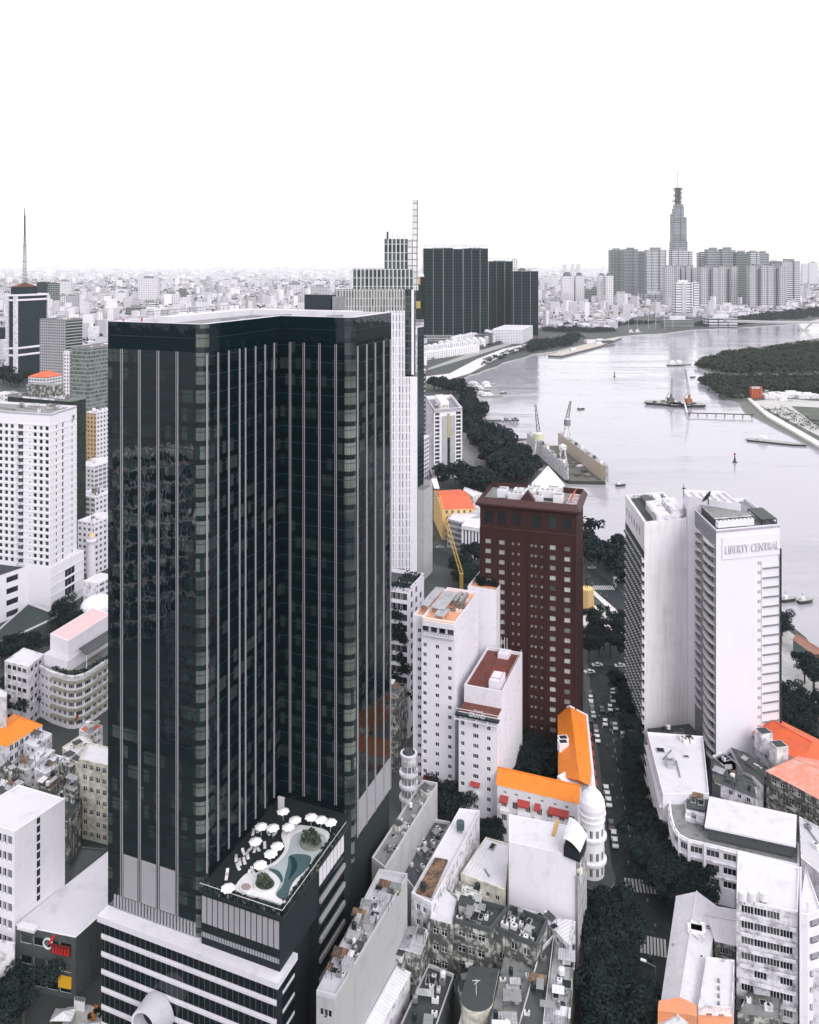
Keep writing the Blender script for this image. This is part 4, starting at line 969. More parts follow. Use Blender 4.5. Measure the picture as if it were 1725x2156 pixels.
for k in range(24):          # curved corner balconies
    for seg, (f0, f1, rr) in enumerate(((.04, .26, .9), (.30, .52, .9), (.60, .98, 1.5))):
        if k < (4 if seg < 2 else 1): continue
        mb = MB(); z_ = 2.5 + 3.36 * k; a_, c_ = Vector(P[0]) + dL * (L_ * f0), Vector(P[0]) + dL * (L_ * f1); W = [a_]
        for j in range(1, 6): s_ = j / 6; W.append(lerp(a_, c_, s_) and Vector(lerp(a_, c_, s_)) + nL_ * rr * math.sin(math.pi * s_) ** .6)
        W.append(c_); ww = [tuple(v + nL_ * .02) for v in W]
        mb.prism(ww, z_, z_ + .25, white_metal, bottom=True)
        for j in range(6): mb.bar((*ww[j], z_ + 1.1), (*ww[j + 1], z_ + 1.1), .09, white_metal)
        for j in range(1, 6): mb.bar((*ww[j], z_ + .25), (*ww[j], z_ + 1.1), .06, white_metal)
        b.part('balcony', mb)
mb = MB(); mb.face([(*p, 85.2) for p in ccw(P)], roofg); b.part('roof', mb)
parapet(b, P, 85.2, 1.2, .3, smoothw)
V = [bquad(P, .05, .05), bquad(P, .05, .75), bquad(P, .75, .75), bquad(P, .75, .05)]
# P order: 0 far-left,1 near-left,2 near-right,3 far-right
mb = MB(); V = [bquad(P, .15, .08), bquad(P, .82, .08), bquad(P, .82, .62), bquad(P, .15, .62)]; mb.prism(V, 85.22, 88.2, darkconc, top=roofg); mb.prism(off_poly(V, -.4), 88.21, 88.6, white2, top=roofg, bottom=True); o = b.part('plant_room', mb)
for k in range(9):
    p = bquad(P, .93, .08 + .062 * k); ac_unit(b.root, p, 86.4, math.atan2(dR.y, dR.x), 1.7, 1.5, 2.2)
mb = MB(); V = [bquad(P, .55, .74), bquad(P, .95, .74), bquad(P, .95, .98), bquad(P, .55, .98)]; mb.prism(V, 87.6, 88.0, dark_metal, bottom=True)
for p in V: mb.bar((*p, 84), (*p, 87.6), .25, dark_metal)
b.part('roof_shelter', mb)
b.done()
Pb = quad([(1438, 1036), (1449, 1050), (1560, 1068), (1525, 1040)], 90)
b = nb('rear_wing', 'white rear wing with a satellite dish on its flat roof, behind the name slab', Pb, 90, smoothw, roofw, 20, 0, 0, par=1.0, cat='building')
for k in range(4):
    mb = MB(); p, q_ = bquad(Pb, .9, .2 + .2 * k), bquad(Pb, .1, .2 + .2 * k); mb.bar((*p, 90.6), (*q_, 90.6), .5, white2); b.part('roof_beam', mb)
cd = at(E(1025, 145), 92.5); mb = MB(); ax = Vector((-.75, .25, .6)).normalized(); x_ = ax.orthogonal().normalized(); y_ = ax.cross(x_)
rings = [[Vector((cd.x, cd.y, 92.5)) + (x_ * math.cos(a_) + y_ * math.sin(a_)) * r_ + ax * (r_ * r_ * .12) for a_ in [k * math.pi / 8 for k in range(16)]] for r_ in (.05, 1.3, 2.6)]
for i in range(2):
    for k in range(16):
        j = (k + 1) % 16; mb.face([rings[i][k], rings[i][j], rings[i + 1][j], rings[i + 1][k]], dark_metal); mb.face([rings[i + 1][k], rings[i + 1][j], rings[i][j], rings[i][k]], dark_metal)
mb.bar((cd.x, cd.y, 90), (cd.x, cd.y, 92.4), .3, dark_metal); b.part('satellite_dish', mb)
mb = MB(); p = at(E(870, 110), 92); mb.bar((p.x, p.y, 90), (p.x, p.y, 95), .2, dark_metal); mb.bar((p.x - .6, p.y, 93.5), (p.x + .6, p.y, 93.5), .4, dark_metal); b.part('aerial', mb)
# ---------------- colonial hotel with orange roofs and a domed corner
colw = paint("colonial_white", (.80, .78, .82), .3, (.35, .35, .34))
Pw = quad([(1047, 1652), (1216, 1692), (1223, 1658), (1057, 1620)], 17)
b = Bld('colonial_hotel', 'white colonial hotel with bright orange tiled roofs and a domed corner turret at the street', 'hotel'); b.base(Pw[1])
L_ = dist(Pw[0], Pw[1]); d = (Vector(Pw[1]) - Vector(Pw[0])).normalized(); n = Vector((d.y, -d.x))
wl = [(c - .8, c + .8, z_, z_ + 2.2, 'three') for z_ in (2, 6.3, 10.6) for c in (2.2, 5.6, 9.6, 13.2, 16.4, 20, 23) if c < L_ - 1.5]
b.face(Pw[0], Pw[1], 0, 17, colw, wl + [(c - .5, c + .5, 14.8, 15.5, 'two') for c in (2.4, 6, 10, 14, 18, 21.5) if c < L_ - 1], frame=white); b.rest(Pw, 0, 17, colw, skip=(0,))
gable(b, Pw, 17, 3.0, orange, 0, ov=.5)
for c, ww in ((2.4, 2.6), (8.5, 3.8), (12.8, 1.8), (19.2, 6)):
    if c + ww / 2 > L_: continue
    p = Vector(Pw[0]) + d * (c - ww / 2); q_ = Vector(Pw[0]) + d * (c + ww / 2); mb = MB()
    mb.face([(*(p + n * 1.5), 13.0), (*(q_ + n * 1.5), 13.0), (*q_, 14.2), (*p, 14.2)], redawn); mb.face([(*(p + n * 1.5), 12.6), (*(q_ + n * 1.5), 12.6), (*(q_ + n * 1.5), 13.0), (*(p + n * 1.5), 13.0)], redawn); b.part('awning', mb)
    mb = MB(); mb.prism([tuple(p + n * .01), tuple(p + n * 1.3), tuple(q_ + n * 1.3), tuple(q_ + n * .01)], 9.2, 10.2, colw, bottom=True); b.part('balcony', mb)
Pn = quad([(1174, 1545), (1216, 1690), (1249, 1672), (1236, 1506), (1176, 1490)], 17)
Pn = quad([(1175, 1493), (1176, 1632), (1250, 1655), (1235, 1502)], 17)
b.rest(Pn, 0, 17, colw)
# long street wing roof: ridge from back to the dome
rB, rF = at(W7(1350, 1080), 21.5), at(W7(1412, 1590), 21.5)
a0, a1 = at((1174, 1493), 17), at((1176, 1634), 17); c0_, c1_ = at((1236, 1506), 17), at((1252, 1660), 17)
mb = MB(); mb.face([a0, a1, rF, rB], orange); mb.face([c1_, c0_, rB, rF], orange); mb.face([a1, c1_, rF], orange); mb.face([c0_, a0, rB], colw)
b.part('roof', mb)
mb = MB(); mb.bar(c0_, c1_, .7, white); mb.bar(a0 + Vector((0, 0, .1)), rB + Vector((0, 0, .1)), .5, white); mb.bar(c0_, rB + Vector((0, 0, .1)), .5, white); b.part('parapet', mb)
st_d = (c1_ - c0_).normalized(); st_n = Vector((-st_d.y, st_d.x, 0)) * -1
if st_n.x < 0: st_n = -st_n
st_n = Vector((abs(st_d.y), st_d.x if st_d.y < 0 else -st_d.x, 0))
for k in range(7):
    p = c0_.lerp(c1_, .1 + k * .13); q_ = p + st_d * 3.2; o_ = Vector((1, .05, 0)) * 1.5; mb = MB()
    mb.face([p + Vector((0, 0, -3)) + o_ * .1, p + Vector((0, 0, -4)) + o_, q_ + Vector((0, 0, -4)) + o_, q_ + Vector((0, 0, -3)) + o_ * .1], redawn); b.part('awning', mb)
for k, (x, y) in enumerate(((1300, 1310), (1300, 1340))):
    p = at(W7(x, y), 19.5); mb = MB(); mb.box((p.x, p.y, 17), (3.2, 2.6, 3.4), colw, .1); mb.box((p.x, p.y, 20.403), (2.4, 1.8, .05), black, .1); b.part('dormer', mb)
p = at(A(1590, 60) if False else W7(1330, 1575), 18.5); mb = MB(); mb.prism([tuple(x) for x in [at(W7(*q_), 18.6).xy for q_ in ((1258, 1560), (1290, 1590), (1420, 1640), (1400, 1585), (1310, 1530))]], 15, 18.6, white); b.part('link_roof', mb)
ct = atY(1247, 1841, 240); cx, cy = ct.x, ct.y; mb = MB()
mb.tube((cx, cy), 3.4, 3.4, 3.2, 20.6, colw, 24, top=colw)
o = b.part('turret', mb)
mb = MB()
for z0_, r0_, z1_, r1_ in ((20.6, 3.9, 21.1, 3.9), (21.1, 3.6, 22.6, 3.75), (22.6, 3.75, 24.2, 3.5), (24.2, 3.5, 25.8, 2.6), (25.8, 2.6, 27.0, 1.5), (27.0, 1.5, 28.0, .9), (28.0, .65, 30.0, .45), (30.0, .45, 34, .05)): mb.tube((cx, cy), r0_, r1_, z0_, z1_, white, 24, top=white)
mb.build('dome', o)
for z_ in (6.8, 13.6, 18.9):
    mb = MB(); mb.tube((cx, cy), 3.7, 4.1 if z_ < 15 else 3.7, z_, z_ + .4, white, 24, top=white)
    if z_ < 15: mb.tube((cx, cy), 4.1, 4.1, z_ + .4, z_ + 1.1, white, 24, top=colw)
    mb.build('ring_balcony', o)
for z_ in (4.2, 8.6, 15.0):
    for k in range(7):
        a_ = -2.9 + k * .52; p = (cx + 3.44 * math.cos(a_ - .12), cy + 3.44 * math.sin(a_ - .12)); w_ = link('window', win_mesh(.85, 2.3, 'two', gdark, white_metal), b.root); w_.location = (*p, z_); w_.rotation_euler = (0, 0, a_ + math.pi / 2)
mb = MB(); mb.tube((cx + .8, cy - 1.0), 5.4, 5.6, 2.6, 3.2, white2, 24, top=roofd); mb.tube((cx, cy), 2.6, 2.6, 0, 2.6, darkconc, 16); b.part('entrance_canopy', mb)
b.done()
# ---------------- jumble of low houses between the black tower and the street
R1 = random.Random(11)
J = []
nb('terrace_house', 'long narrow grey-walled house with air conditioners on its roof, nearest the banded podium', quad([A(275, 1560), A(392, 1592), A(850, 815), A(672, 785)], 30), 30, concrete, lightgrey, 6, 2, 0, 1.6, 1.6, par=.9, cap=lightgrey, clut=39, seed=21, big=.8, cat='house')
nb('terrace_house', 'long narrow grey house with a roof frame, ending at the white hotel', quad([A(625, 715), A(705, 777), A(1040, 240), A(945, 222)], 28), 28, concrete, roofg, 6, 0, 0, par=1.0, cap=lightgrey, clut=25, seed=22, big=.85, cat='house')
nb('terrace_house', 'low grey house with a white boxed roof, squeezed between two long grey houses', quad([A(806, 800), A(892, 905), A(1120, 482), A(1010, 462)], 19), 19, concrete, darkconc, 5, 0, 0, par=.8, clut=18, seed=23, cat='house', cap=lightgrey)
b = nb('terrace_house', 'long white house with a rusty brown roof section and a dark water tank', quad([A(875, 935), A(1000, 1000), A(1306, 412), A(1180, 398)], 22), 22, white2, roofw, 6, 2, 9, 1.1, 1.5, par=.8, cap=white, seed=24, cat='house')
mb = MB(); V = [at(A(*p), 22.6) for p in ((905, 905), (1000, 935), (1105, 705), (1025, 690))]; mb.prism([tuple(v.xy) for v in V], 22.0, 22.6, rust); b.part('rusty_roof', mb)
p = at(A(1185, 505), 23); tank(b.root, (p.x, p.y), 22, 1.1, 1.9, plain("dark_green_tank", (.04, .08, .09), .4)); p = at(A(950, 890), 23); tank(b.root, (p.x, p.y), 22.6, .8, 1.0, dark_metal)
b = nb('cream_house', 'cream-walled house under a white sheet roof, left of the big blank white wall', quad([A(1187, 800), A(1470, 905), A(1492, 610), A(1345, 568)], 17), 17, cream, sheetw, 4, 4, 0, 1.1, 1.3, rise=0, par=.3, cap=cream, seed=25, cat='house', clut=2)
nb('sheet_roof_shed', 'pale green-white roofed shed below the cream house', quad([A(1130, 960), A(1290, 1010), A(1320, 900), A(1170, 855)], 15), 15, white2, paint("pale_green_sheet", (.70, .73, .66), .3, (.3, .3, .28)), 4, 2, 0, par=.2, seed=26, clut=6, cat='shed')
b = nb('party_wall_building', 'big blank white windowless wall block beside the street trees', quad([A(1492, 600), (1213, 1806), (1209.6, 1743), (1071.5, 1716)], 30), 30, white, roofw, 8, 0, 0, par=.3, cap=white, seed=27)
mb = MB(); V = [at(B(*p), 33) for p in ((105, 610), (215, 655), (262, 545), (150, 470))]; V2_ = [(v.x, v.y) for v in V]
for k in range(8):
    s0, s1 = k / 8, (k + 1) / 8; f = lambda s: 32 + 2.6 * math.sin(math.pi * (.15 + .85 * s) * .62)
    p0, p1, p2, p3 = bquad(V2_, s0, 0), bquad(V2_, s1, 0), bquad(V2_, s1, 1), bquad(V2_, s0, 1); mb.face([(*p0, f(1 - s0)), (*p1, f(1 - s1)), (*p2, f(1 - s1)), (*p3, f(1 - s0))], sheetw)
mb.prism(inset(V2_, .3), 30, 32.4, black); b.part('curved_roof', mb)
mb = MB(); V = [at(B(*p), 31) for p in ((35, 530), (55, 535), (85, 440), (65, 436))]; mb.prism([tuple(v.xy) for v in V], 30.05, 30.4, plain("ochre_strip", (.5, .3, .1))); b.part('ochre_strip', mb)
mb = MB()
for k in range(4):
    p = lerp(at(B(105, 690), 28).xy, at(B(215, 740), 28).xy, k / 3); mb.bar((p[0], p[1] - .8, 24), (p[0], p[1] - .8, 30), .2, white_metal)
mb.build('balcony_frame', b.root)
nb('street_house', 'narrow grey house with barred windows facing the street trees', quad([(1212, 1850), (1217, 1856), (1236, 1790), (1225, 1785)], 25), 25, concrete, roofg, 7, 1, 6, 1.4, 1.7, seed=28, clut=6, cat='house')
nb('street_house', 'pale sheet-roofed house below the blank white wall, near the trees', quad([B(-5, 1100), (1200, 1993), (1212, 1942), A(1530, 1010)], 16), 16, white2, sheetw, 5, 3, 3, par=.3, seed=29, clut=6, cat='house')
nb('old_shophouse', 'grimy old shophouse with a clean white roof, left one of the stained row', quad([A(978, 1088), A(1135, 1132), A(1168, 950), A(1088, 880)], 19.5), 19.5, grime, roofw, 5, 2, 2, 1.5, 1.8, par=.3, seed=30, cat='shophouse', kind='cross')
nb('old_shophouse', 'stained shophouse with laundry-coloured balconies and a dark roof with small tanks', quad([A(1137, 1105), A(1375, 1170), A(1480, 1030), A(1185, 955)], 19), 19, grime, roofd, 5, 3, 2, 1.7, 1.8, par=1.2, cap=darkconc, clut=18, seed=31, cat='shophouse', kind='cross', balc=1.0)
nb('old_shophouse', 'dark weathered shophouse with a fenced cluttered roof, right end of the stained row', quad([A(1385, 1150), B(-60, 1270), B(10, 1110), A(1500, 1020)], 18), 18, grime, roofd, 5, 3, 2, 1.6, 1.7, par=1.3, cap=darkconc, clut=21, seed=32, cat='shophouse')
b = nb('small_house', 'little house with a grey tilted roof standing alone in front of the long grey wall', quad([A(797, 1262), A(932, 1302), A(980, 1170), A(852, 1135)], 17), 17, grime, sheetg, 4, 1, 2, 1.2, 1.4, rise=.9, roofm=sheetg, axis=1, seed=33, clut=6, cat='house')
nb('small_house', 'low grey-roofed annex with air conditioners just below the little grey house', quad([A(735, 1350), A(830, 1385), A(850, 1275), A(795, 1262)], 14.5), 14.5, grime, sheetg, 3, 1, 2, par=.4, clut=14, seed=34, cat='house')
nb('long_shed', 'long pale sheet-roofed shed running to the bottom edge, beside the long grey wall', quad([A(470, 1830), A(640, 1830), A(868, 1425), A(700, 1395)], 13), 13, white2, sheetw, 3, 0, 0, rise=1.0, roofm=sheetw, axis=1, seed=35, cat='shed')
nb('long_shed', 'dark flat-roofed shed with a white edge line, in the middle of the bottom houses', quad([A(790, 1800), A(1010, 1830), A(1145, 1445), A(985, 1378)], 10), 10, darkconc, roofd, 2, 0, 2, par=.7, cap=lightgrey, clut=14, seed=36, cat='shed')
nb('long_shed', 'long stained grey roof running to the bottom edge, left of the dark slit roof', quad([A(1335, 1890), A(1530, 1900), A(1690, 1275), A(1480, 1235)], 13), 13, darkconc, roofg, 3, 0, 0, par=.5, cap=grime, clut=15, seed=37, cat='shed')
nb('long_shed', 'very narrow dark slit roof between white edge walls at the bottom', quad([A(1545, 1800), A(1700, 1830), B(50, 1200), A(1690, 1290)], 14), 14, grime, sheetd, 3, 0, 0, par=1.0, cap=white2, seed=38, clut=6, cat='shed')
nb('long_shed', 'narrow speckled roof next to the street trees at the bottom edge', quad([(1138, 2160), (1193, 2170), (1212, 1995), (1170, 1985)], 13), 13, grime, sheetg, 3, 0, 2, par=.7, clut=14, seed=39, cat='shed')
nb('small_house', 'small white-roofed house at the bottom edge beside the street trees', quad([B(20, 1780), B(120, 1800), B(150, 1600), B(60, 1585)], 11), 11, white2, sheetw, 2, 1, 1, par=.4, seed=40, clut=6, cat='house')
nb('courtyard_house', 'dark roofed house behind the round-fronted house', quad([A(1140, 1500), A(1200, 1700), A(1390, 1420), A(1200, 1370)], 9), 9, darkconc, roofd, 2, 0, 0, par=.5, seed=41, cat='house', clut=5)
# round-fronted little building
cc0 = at(A(1285, 1560), 14.5); b = Bld('round_fronted_house', 'small cream house with a rounded front and dark roof at the bottom centre', 'house'); b.base((cc0.x, cc0.y))
poly = [(cc0.x + 3.4 * math.cos(a_), cc0.y - 1 + 3.0 * math.sin(a_)) for a_ in [math.pi + k * math.pi / 12 for k in range(13)]] + [(cc0.x + 5.6, cc0.y + 6.8), (cc0.x - .8, cc0.y + 7.6)]
b.wall.prism(poly, 0, 13.9, cream); mb = MB(); mb.prism(off_poly(poly, -.25), 13.9, 14.5, cream, top=roofd, bottom=True); b.part('roof', mb)
mb = MB(); mb.prism(off_poly(poly, -.6), 8.3, 8.9, white, bottom=True); b.part('ledge', mb)
mb = MB(); mb.bar((cc0.x, cc0.y, 14.5), (cc0.x, cc0.y, 18), .1, white_metal); mb.bar((cc0.x - .9, cc0.y, 17.7), (cc0.x + .9, cc0.y, 17.7), .08, white_metal); mb.bar((cc0.x - .5, cc0.y - .4, 17.2), (cc0.x + .5, cc0.y + .4, 17.2), .06, white_metal); b.part('aerial', mb); b.done()
# ---------------- right of the street
b = nb('street_block', 'big white flat-roofed block on the right of the street, below the stained slab tower', quad([(1363, 1545), (1396, 1676), (1493, 1676), (1480, 1554)], 18), 18, white, roofw, 5, 9, 0, 1.5, 1.8, par=.7, cap=white, seed=50, clut=6, balc=1.0)
for k in range(4):
    p = at(E(860 + 22 * k, 1665 + (k % 2) * 14), 18.5); ac_unit(b.root, (p.x, p.y), 18, 0, 1.8, 1.6, 1.2, [white_metal, dark_metal][k == 2])
nb('white_annex', 'grey rooftop with a round mark beside the big white street block', quad([B(885, 375), B(1005, 400), B(1035, 310), B(895, 275)], 17), 17, darkconc, darkconc, 4, 2, 1, par=.3, seed=51, clut=6, cat='annex')
nb('white_annex', 'small white annex with two dark doors in front of the grey rooftop', quad([B(878, 440), B(1000, 470), B(1005, 400), B(890, 365)], 16.5), 16.5, white2, white2, 4, 2, 0, 1.3, 1.6, par=.2, seed=52, cat='annex')
# curved white corner building
wp = [(772, 300), (785, 420), (805, 500), (840, 548), (900, 580), (1000, 603), (1215, 652), (1600, 742)]
bp_ = [(1600, 600), (1300, 540), (1010, 480), (900, 440), (880, 290)]
Z = 16; W = [tuple(at(B(*p), Z).xy) for p in wp]; Bk = [tuple(at(B(*p), Z).xy) for p in bp_]
b = Bld('curved_corner_block', 'white corner block with rounded facade and bands of windows under the big plain roof', 'building'); b.base(W[4]); full = W + Bk
for i in range(len(W) - 1):
    L_ = dist(W[i], W[i + 1]); k = max(1, int(L_ / 3.6)); b.face(W[i], W[i + 1], 0, Z, white, [(L_ * (j + .12) / k, L_ * (j + .88) / k, z_, z_ + 1.9, 'three') for j in range(k) for z_ in (4.9, 8.7, 12.6)])
for i in range(len(W) - 1, len(full)): b.wall.wall(full[i], full[(i + 1) % len(full)], 0, Z, white2)
mb = MB(); mb.face([(*p, Z - .5) for p in ccw(full)], roofg); b.part('roof', mb); mb = MB(); ins = off_poly(full, .5); fc = ccw(full)
for i in range(len(fc)):
    j = (i + 1) % len(fc); mb.face([(*fc[i], Z), (*fc[j], Z), (*ins[j], Z), (*ins[i], Z)], white); mb.wall(ins[j], ins[i], Z - .5, Z, white)
b.part('parapet', mb)
mb = MB(); o2 = off_poly(W[:8] + [(W[7][0] + 1, W[7][1] + 3), (W[0][0] + 3, W[0][1])], -.5)
for z_ in (7.5, 11.4, 15.3):
    mb = MB()
    for i in range(len(W) - 1):
        d_ = (Vector(W[i + 1]) - Vector(W[i])).normalized(); n_ = Vector((d_.y, -d_.x)) * .45; mb.prism([W[i], tuple(Vector(W[i]) + n_), tuple(Vector(W[i + 1]) + n_), W[i + 1]], z_, z_ + .25, white2, bottom=True)
    b.part('ledge', mb)
for i in range(2, 7): 
    p = Vector(W[i]); mb = MB(); mb.box((p.x, p.y - .2, 0), (.7, .7, Z), white); b.part('pier', mb)
clutter(b.root, [tuple(at(B(*p), Z).xy) for p in ((830, 460), (1590, 690), (1590, 640), (860, 400))], Z - .4, 13, random.Random(6), .9)
Pz = quad([B(1020, 482), B(1560, 598), B(1566, 422), B(1045, 310)], 20)
mb = MB(); mb.prism(Pz, 16, 19.2, darkconc); b.part('attic', mb); mb = MB(); mb.prism(off_poly(Pz, -.7), 19.2, 19.7, white, top=lightgrey if False else roofw, bottom=True); b.part('attic_roof', mb); b.done()
b = nb('apartment_house', 'white apartment house with stained balconies and three round tanks on its roof, lower right', quad([B(1203, 965), B(1590, 1050), B(1600, 765), B(1212, 662)], 26), 26, white2, roofw, 7, 4, 0, 2.7, 1.9, par=.5, cap=white, seed=53, kind='four', balc=.8, sill=1.1)
for x, m_ in ((1240, white_metal), (1300, white_metal), (1370, white_metal)):
    p = at(B(x, 950), 27); tank(b.root, (p.x, p.y), 26, 1.0, 1.9, m_)
b = nb('white_house', 'tall narrow white house with bare pipes at the right edge, beside the stained apartments', quad([B(1600, 1052), B(1652, 1064), (1730, 1920), B(1640, 760)], 27), 27, white, roofw, 7, 0, 5, 1.2, 1.6, par=.4, seed=54, cat='house')
for x, y0 in ((1600, 560), (1648, 850)):
    mb = MB(); p = at(B(x, 1070), 26); mb.bar((p.x, p.y - .5, 2), (p.x, p.y - .5, 38 if x == 1600 else 30), .42, white); b.part('flue_pipe', mb)
nb('white_house', 'white roofed house at the right edge behind the bare pipes', quad([B(1610, 700), B(1800, 860), B(1900, 600), B(1600, 440)], 18), 18, white2, lightgrey, 5, 0, 0, par=.4, seed=55, cat='house', clut=3)
nb('white_house', 'low white house at the far right bottom edge', quad([B(1665, 1400), B(1830, 1450), B(1850, 1060), B(1668, 1010)], 14), 14, white2, roofw, 4, 1, 0, par=.5, seed=56, cat='house', clut=3)
# grey-white pitched roofs lower right
b = nb('warehouse', 'warehouse with a long pale grey pitched roof ending in orange tiles, beside the street', quad([B(705, 1760), B(955, 1760), B(1085, 1010), B(822, 942)], 12), 12, white2, sheetw, 3, 0, 0, rise=2.6, roofm=ribbed("pale_grey_sheet", (.62, .60, .66), .7, .3, (.3, .3, .3)), axis=1, seed=57, clut=6, cat='warehouse')
mb = MB(); V = [at(B(*p), 12.6) for p in ((706, 1725), (712, 1662), (850, 1640), (948, 1690), (952, 1760))]
mb.prism([tuple(v.xy) for v in V], 12.2, 14.9, salmon); b.part('tiled_front_roof', mb)
for x, y in ((920, 1120), (900, 1140)):
    p = at(B(x + 40, y), 15); mb = MB(); mb.box((p.x, p.y, 13.2), (3.4, 3.2, 1.7), white2, -.3); b.part('roof_lantern', mb)
nb('warehouse_wing', 'pale grey pitched wing joined to the right of the big warehouse roof', quad([B(1070, 1215), B(1197, 1245), B(1198, 1025), B(960, 985)], 12), 12, grime, sheetg, 3, 2, 0, rise=1.6, roofm=ribbed("pale_grey_sheet2", (.55, .53, .58), .7, .3, (.3, .3, .3)), axis=0, seed=58, cat='warehouse')
b = nb('flat_roof_house', 'white flat-roofed house with four small vents and orange tiles in front, right of the warehouse', quad([B(962, 1642), B(1175, 1655), B(1190, 1352), B(1015, 1330)], 14), 14, white2, roofw, 4, 2, 0, par=.5, seed=59, cat='house')
for k in range(4): p = at(B(1090, 1465 + k * 48), 14.5); mb = MB(); mb.tube((p.x, p.y), .3, .3, 14, 14.7, grey_metal, 8); b.part('roof_vent', mb)
mb = MB(); V = [at(B(*p), 12.5) for p in ((960, 1632), (962, 1800), (1182, 1800), (1178, 1650))]; mb.prism([tuple(v.xy) for v in V], 11, 12.5, salmon); b.part('tiled_front_roof', mb)
nb('yard_house', 'dark cluttered yard house between the warehouse and the apartments', quad([B(1085, 1320), B(1200, 1350), B(1205, 1250), B(1085, 1215)], 9), 9, grime, roofd, 2, 2, 0, par=.4, seed=60, cat='house', clut=5)
nb('yard_house', 'low grimy house with a pale awning at the bottom right corner', quad([B(1210, 1690), B(1480, 1730), B(1500, 1560), B(1290, 1520)], 5), 5, grime, roofg, 1, 2, 0, par=.4, seed=61, cat='house', clut=5)
# red roofs right
b = nb('red_roof_house', 'house with a red hipped roof and two white stair boxes, below the name slab', quad([(1568, 1530), (1690, 1606), (1790, 1590), (1625, 1508)], 15), 15, white2, roofw, 4, 4, 3, rise=3.0, roofm=orange2, axis=0, hip=.2, seed=62, cat='house')
for u_, v_ in ((1608, 1552), (1640, 1580)):
    p = at((u_, v_), 17); mb = MB(); mb.box((p.x, p.y, 13), (4.2, 4, 6.2), white2, .2); mb.box((p.x, p.y, 19.203), (3.6, 3.4, .1), roofd, .2); b.part('stair_box', mb)
nb('red_roof_house', 'grimy house with a faded red roof at the right edge, the nearer red roof', quad([B(1392, 145), (1740, 1690), (1830, 1625), B(1605, 48)], 15), 15, grime, roofw, 4, 6, 3, 1.6, 1.6, rise=2.6, roofm=ribbed("faded_red_tiles", (.72, .20, .12), .45, .8, (.55, .4, .36)), axis=0, hip=.18, seed=63, cat='house', kind='cross', balc=.9)
nb('sheet_house', 'dark sheet-roofed long house behind the plain attic roof', quad([B(1065, 210), B(1325, 318), B(1290, 175), B(1060, 160)], 10), 10, white2, sheetd, 3, 4, 0, rise=1.2, roofm=sheetd, axis=0, seed=64, clut=6, cat='house')
nb('sheet_house', 'dark brown-grey sheet roof between the white yard and the red roofs', quad([B(1250, 150), B(1370, 240), B(1380, 120), B(1170, 0)], 11), 11, white2, sheetd, 3, 2, 1, rise=1.2, roofm=sheetd, axis=1, seed=65, clut=6, cat='house')
nb('sheet_house', 'long thin white-edged grey house running towards the slab tower', quad([B(1050, 60), B(1310, 270), B(1375, 235), B(1115, 30)], 9), 9, white2, roofg, 2, 5, 1, par=.6, seed=66, cat='house', clut=3)
nb('low_store', 'low dark store at the foot of the stained slab tower', quad([E(640, 1610), E(900, 1690), E(1010, 1700), E(905, 1580)], 9), 9, darkconc, roofd, 2, 0, 0, par=.5, seed=67, cat='store', clut=4)
nb('low_store', 'small dark-roofed store squeezed behind the big white street block', quad([(1497, 1600), (1500, 1650), (1560, 1672), (1545, 1585)], 9), 9, darkconc, sheetd, 2, 0, 0, par=.3, seed=68, clut=6, cat='store')
nb('river_shed', 'long riverside shed with a faded red roof and green wall at the right edge', quad([E(1560, 1040), E(1725, 1160), E(1900, 1200), E(1610, 1020)], 6), 6, paint("green_wall", (.10, .16, .15), .3), orange2, 1, 0, 0, rise=1.6, roofm=ribbed("worn_red_tiles", (.42, .16, .10), .5, 1.0, (.2, .15, .13)), axis=0, seed=69, cat='shed')
# ================================================================ left side, near
P = quad([(-70, 861), (106, 872), (162, 855)], 102)
b = Bld('apartment_tower', 'white apartment tower at the left edge with square dark windows and a round emblem', 'apartment tower'); b.base(lerp(P[0], P[2], .5))
L_, R_ = dist(P[0], P[1]), dist(P[1], P[2]); d = (Vector(P[1]) - Vector(P[0])).normalized(); n = Vector((d.y, -d.x)); dR = (Vector(P[2]) - Vector(P[1])).normalized(); nR = Vector((dR.y, -dR.x))
cols = [col_at(P[0], P[1], u) for u in (-29, -17, 1.5, 13.5, 25.5, 74, 86.5, 99)]; cc = col_at(P[0], P[1], 43.5); cs = col_at(P[0], P[1], 63)
rows = [25.2 + 3.42 * r for r in range(21)]
wl = [(c - 1.05, c + 1.05, z, z + 2.0, 'plain') for z in rows for c in cols] + [(cc - 1.7, cc + 1.7, z - .1, z + 2.3, 'three') for z in rows] + [(cs - .45, cs + .45, z, z + .9, 'plain') for z in rows]
b.face(P[0], P[1], 0, 102, lightgrey if False else hotelw, wl, depth=.4)
cr = [col_at(P[1], P[2], u) for u in (119.5, 152.5)]; cv = col_at(P[1], P[2], 133)
b.face(P[1], P[2], 0, 102, hotelw, [(c - .6, c + .6, z, z + 1.8, 'plain') for z in rows for c in cr] + [(cv - .8, cv + .8, z - .3, z + 2.4, 'plain') for z in rows])
b.rest(P, 0, 102, hotelw, skip=(0, 1))
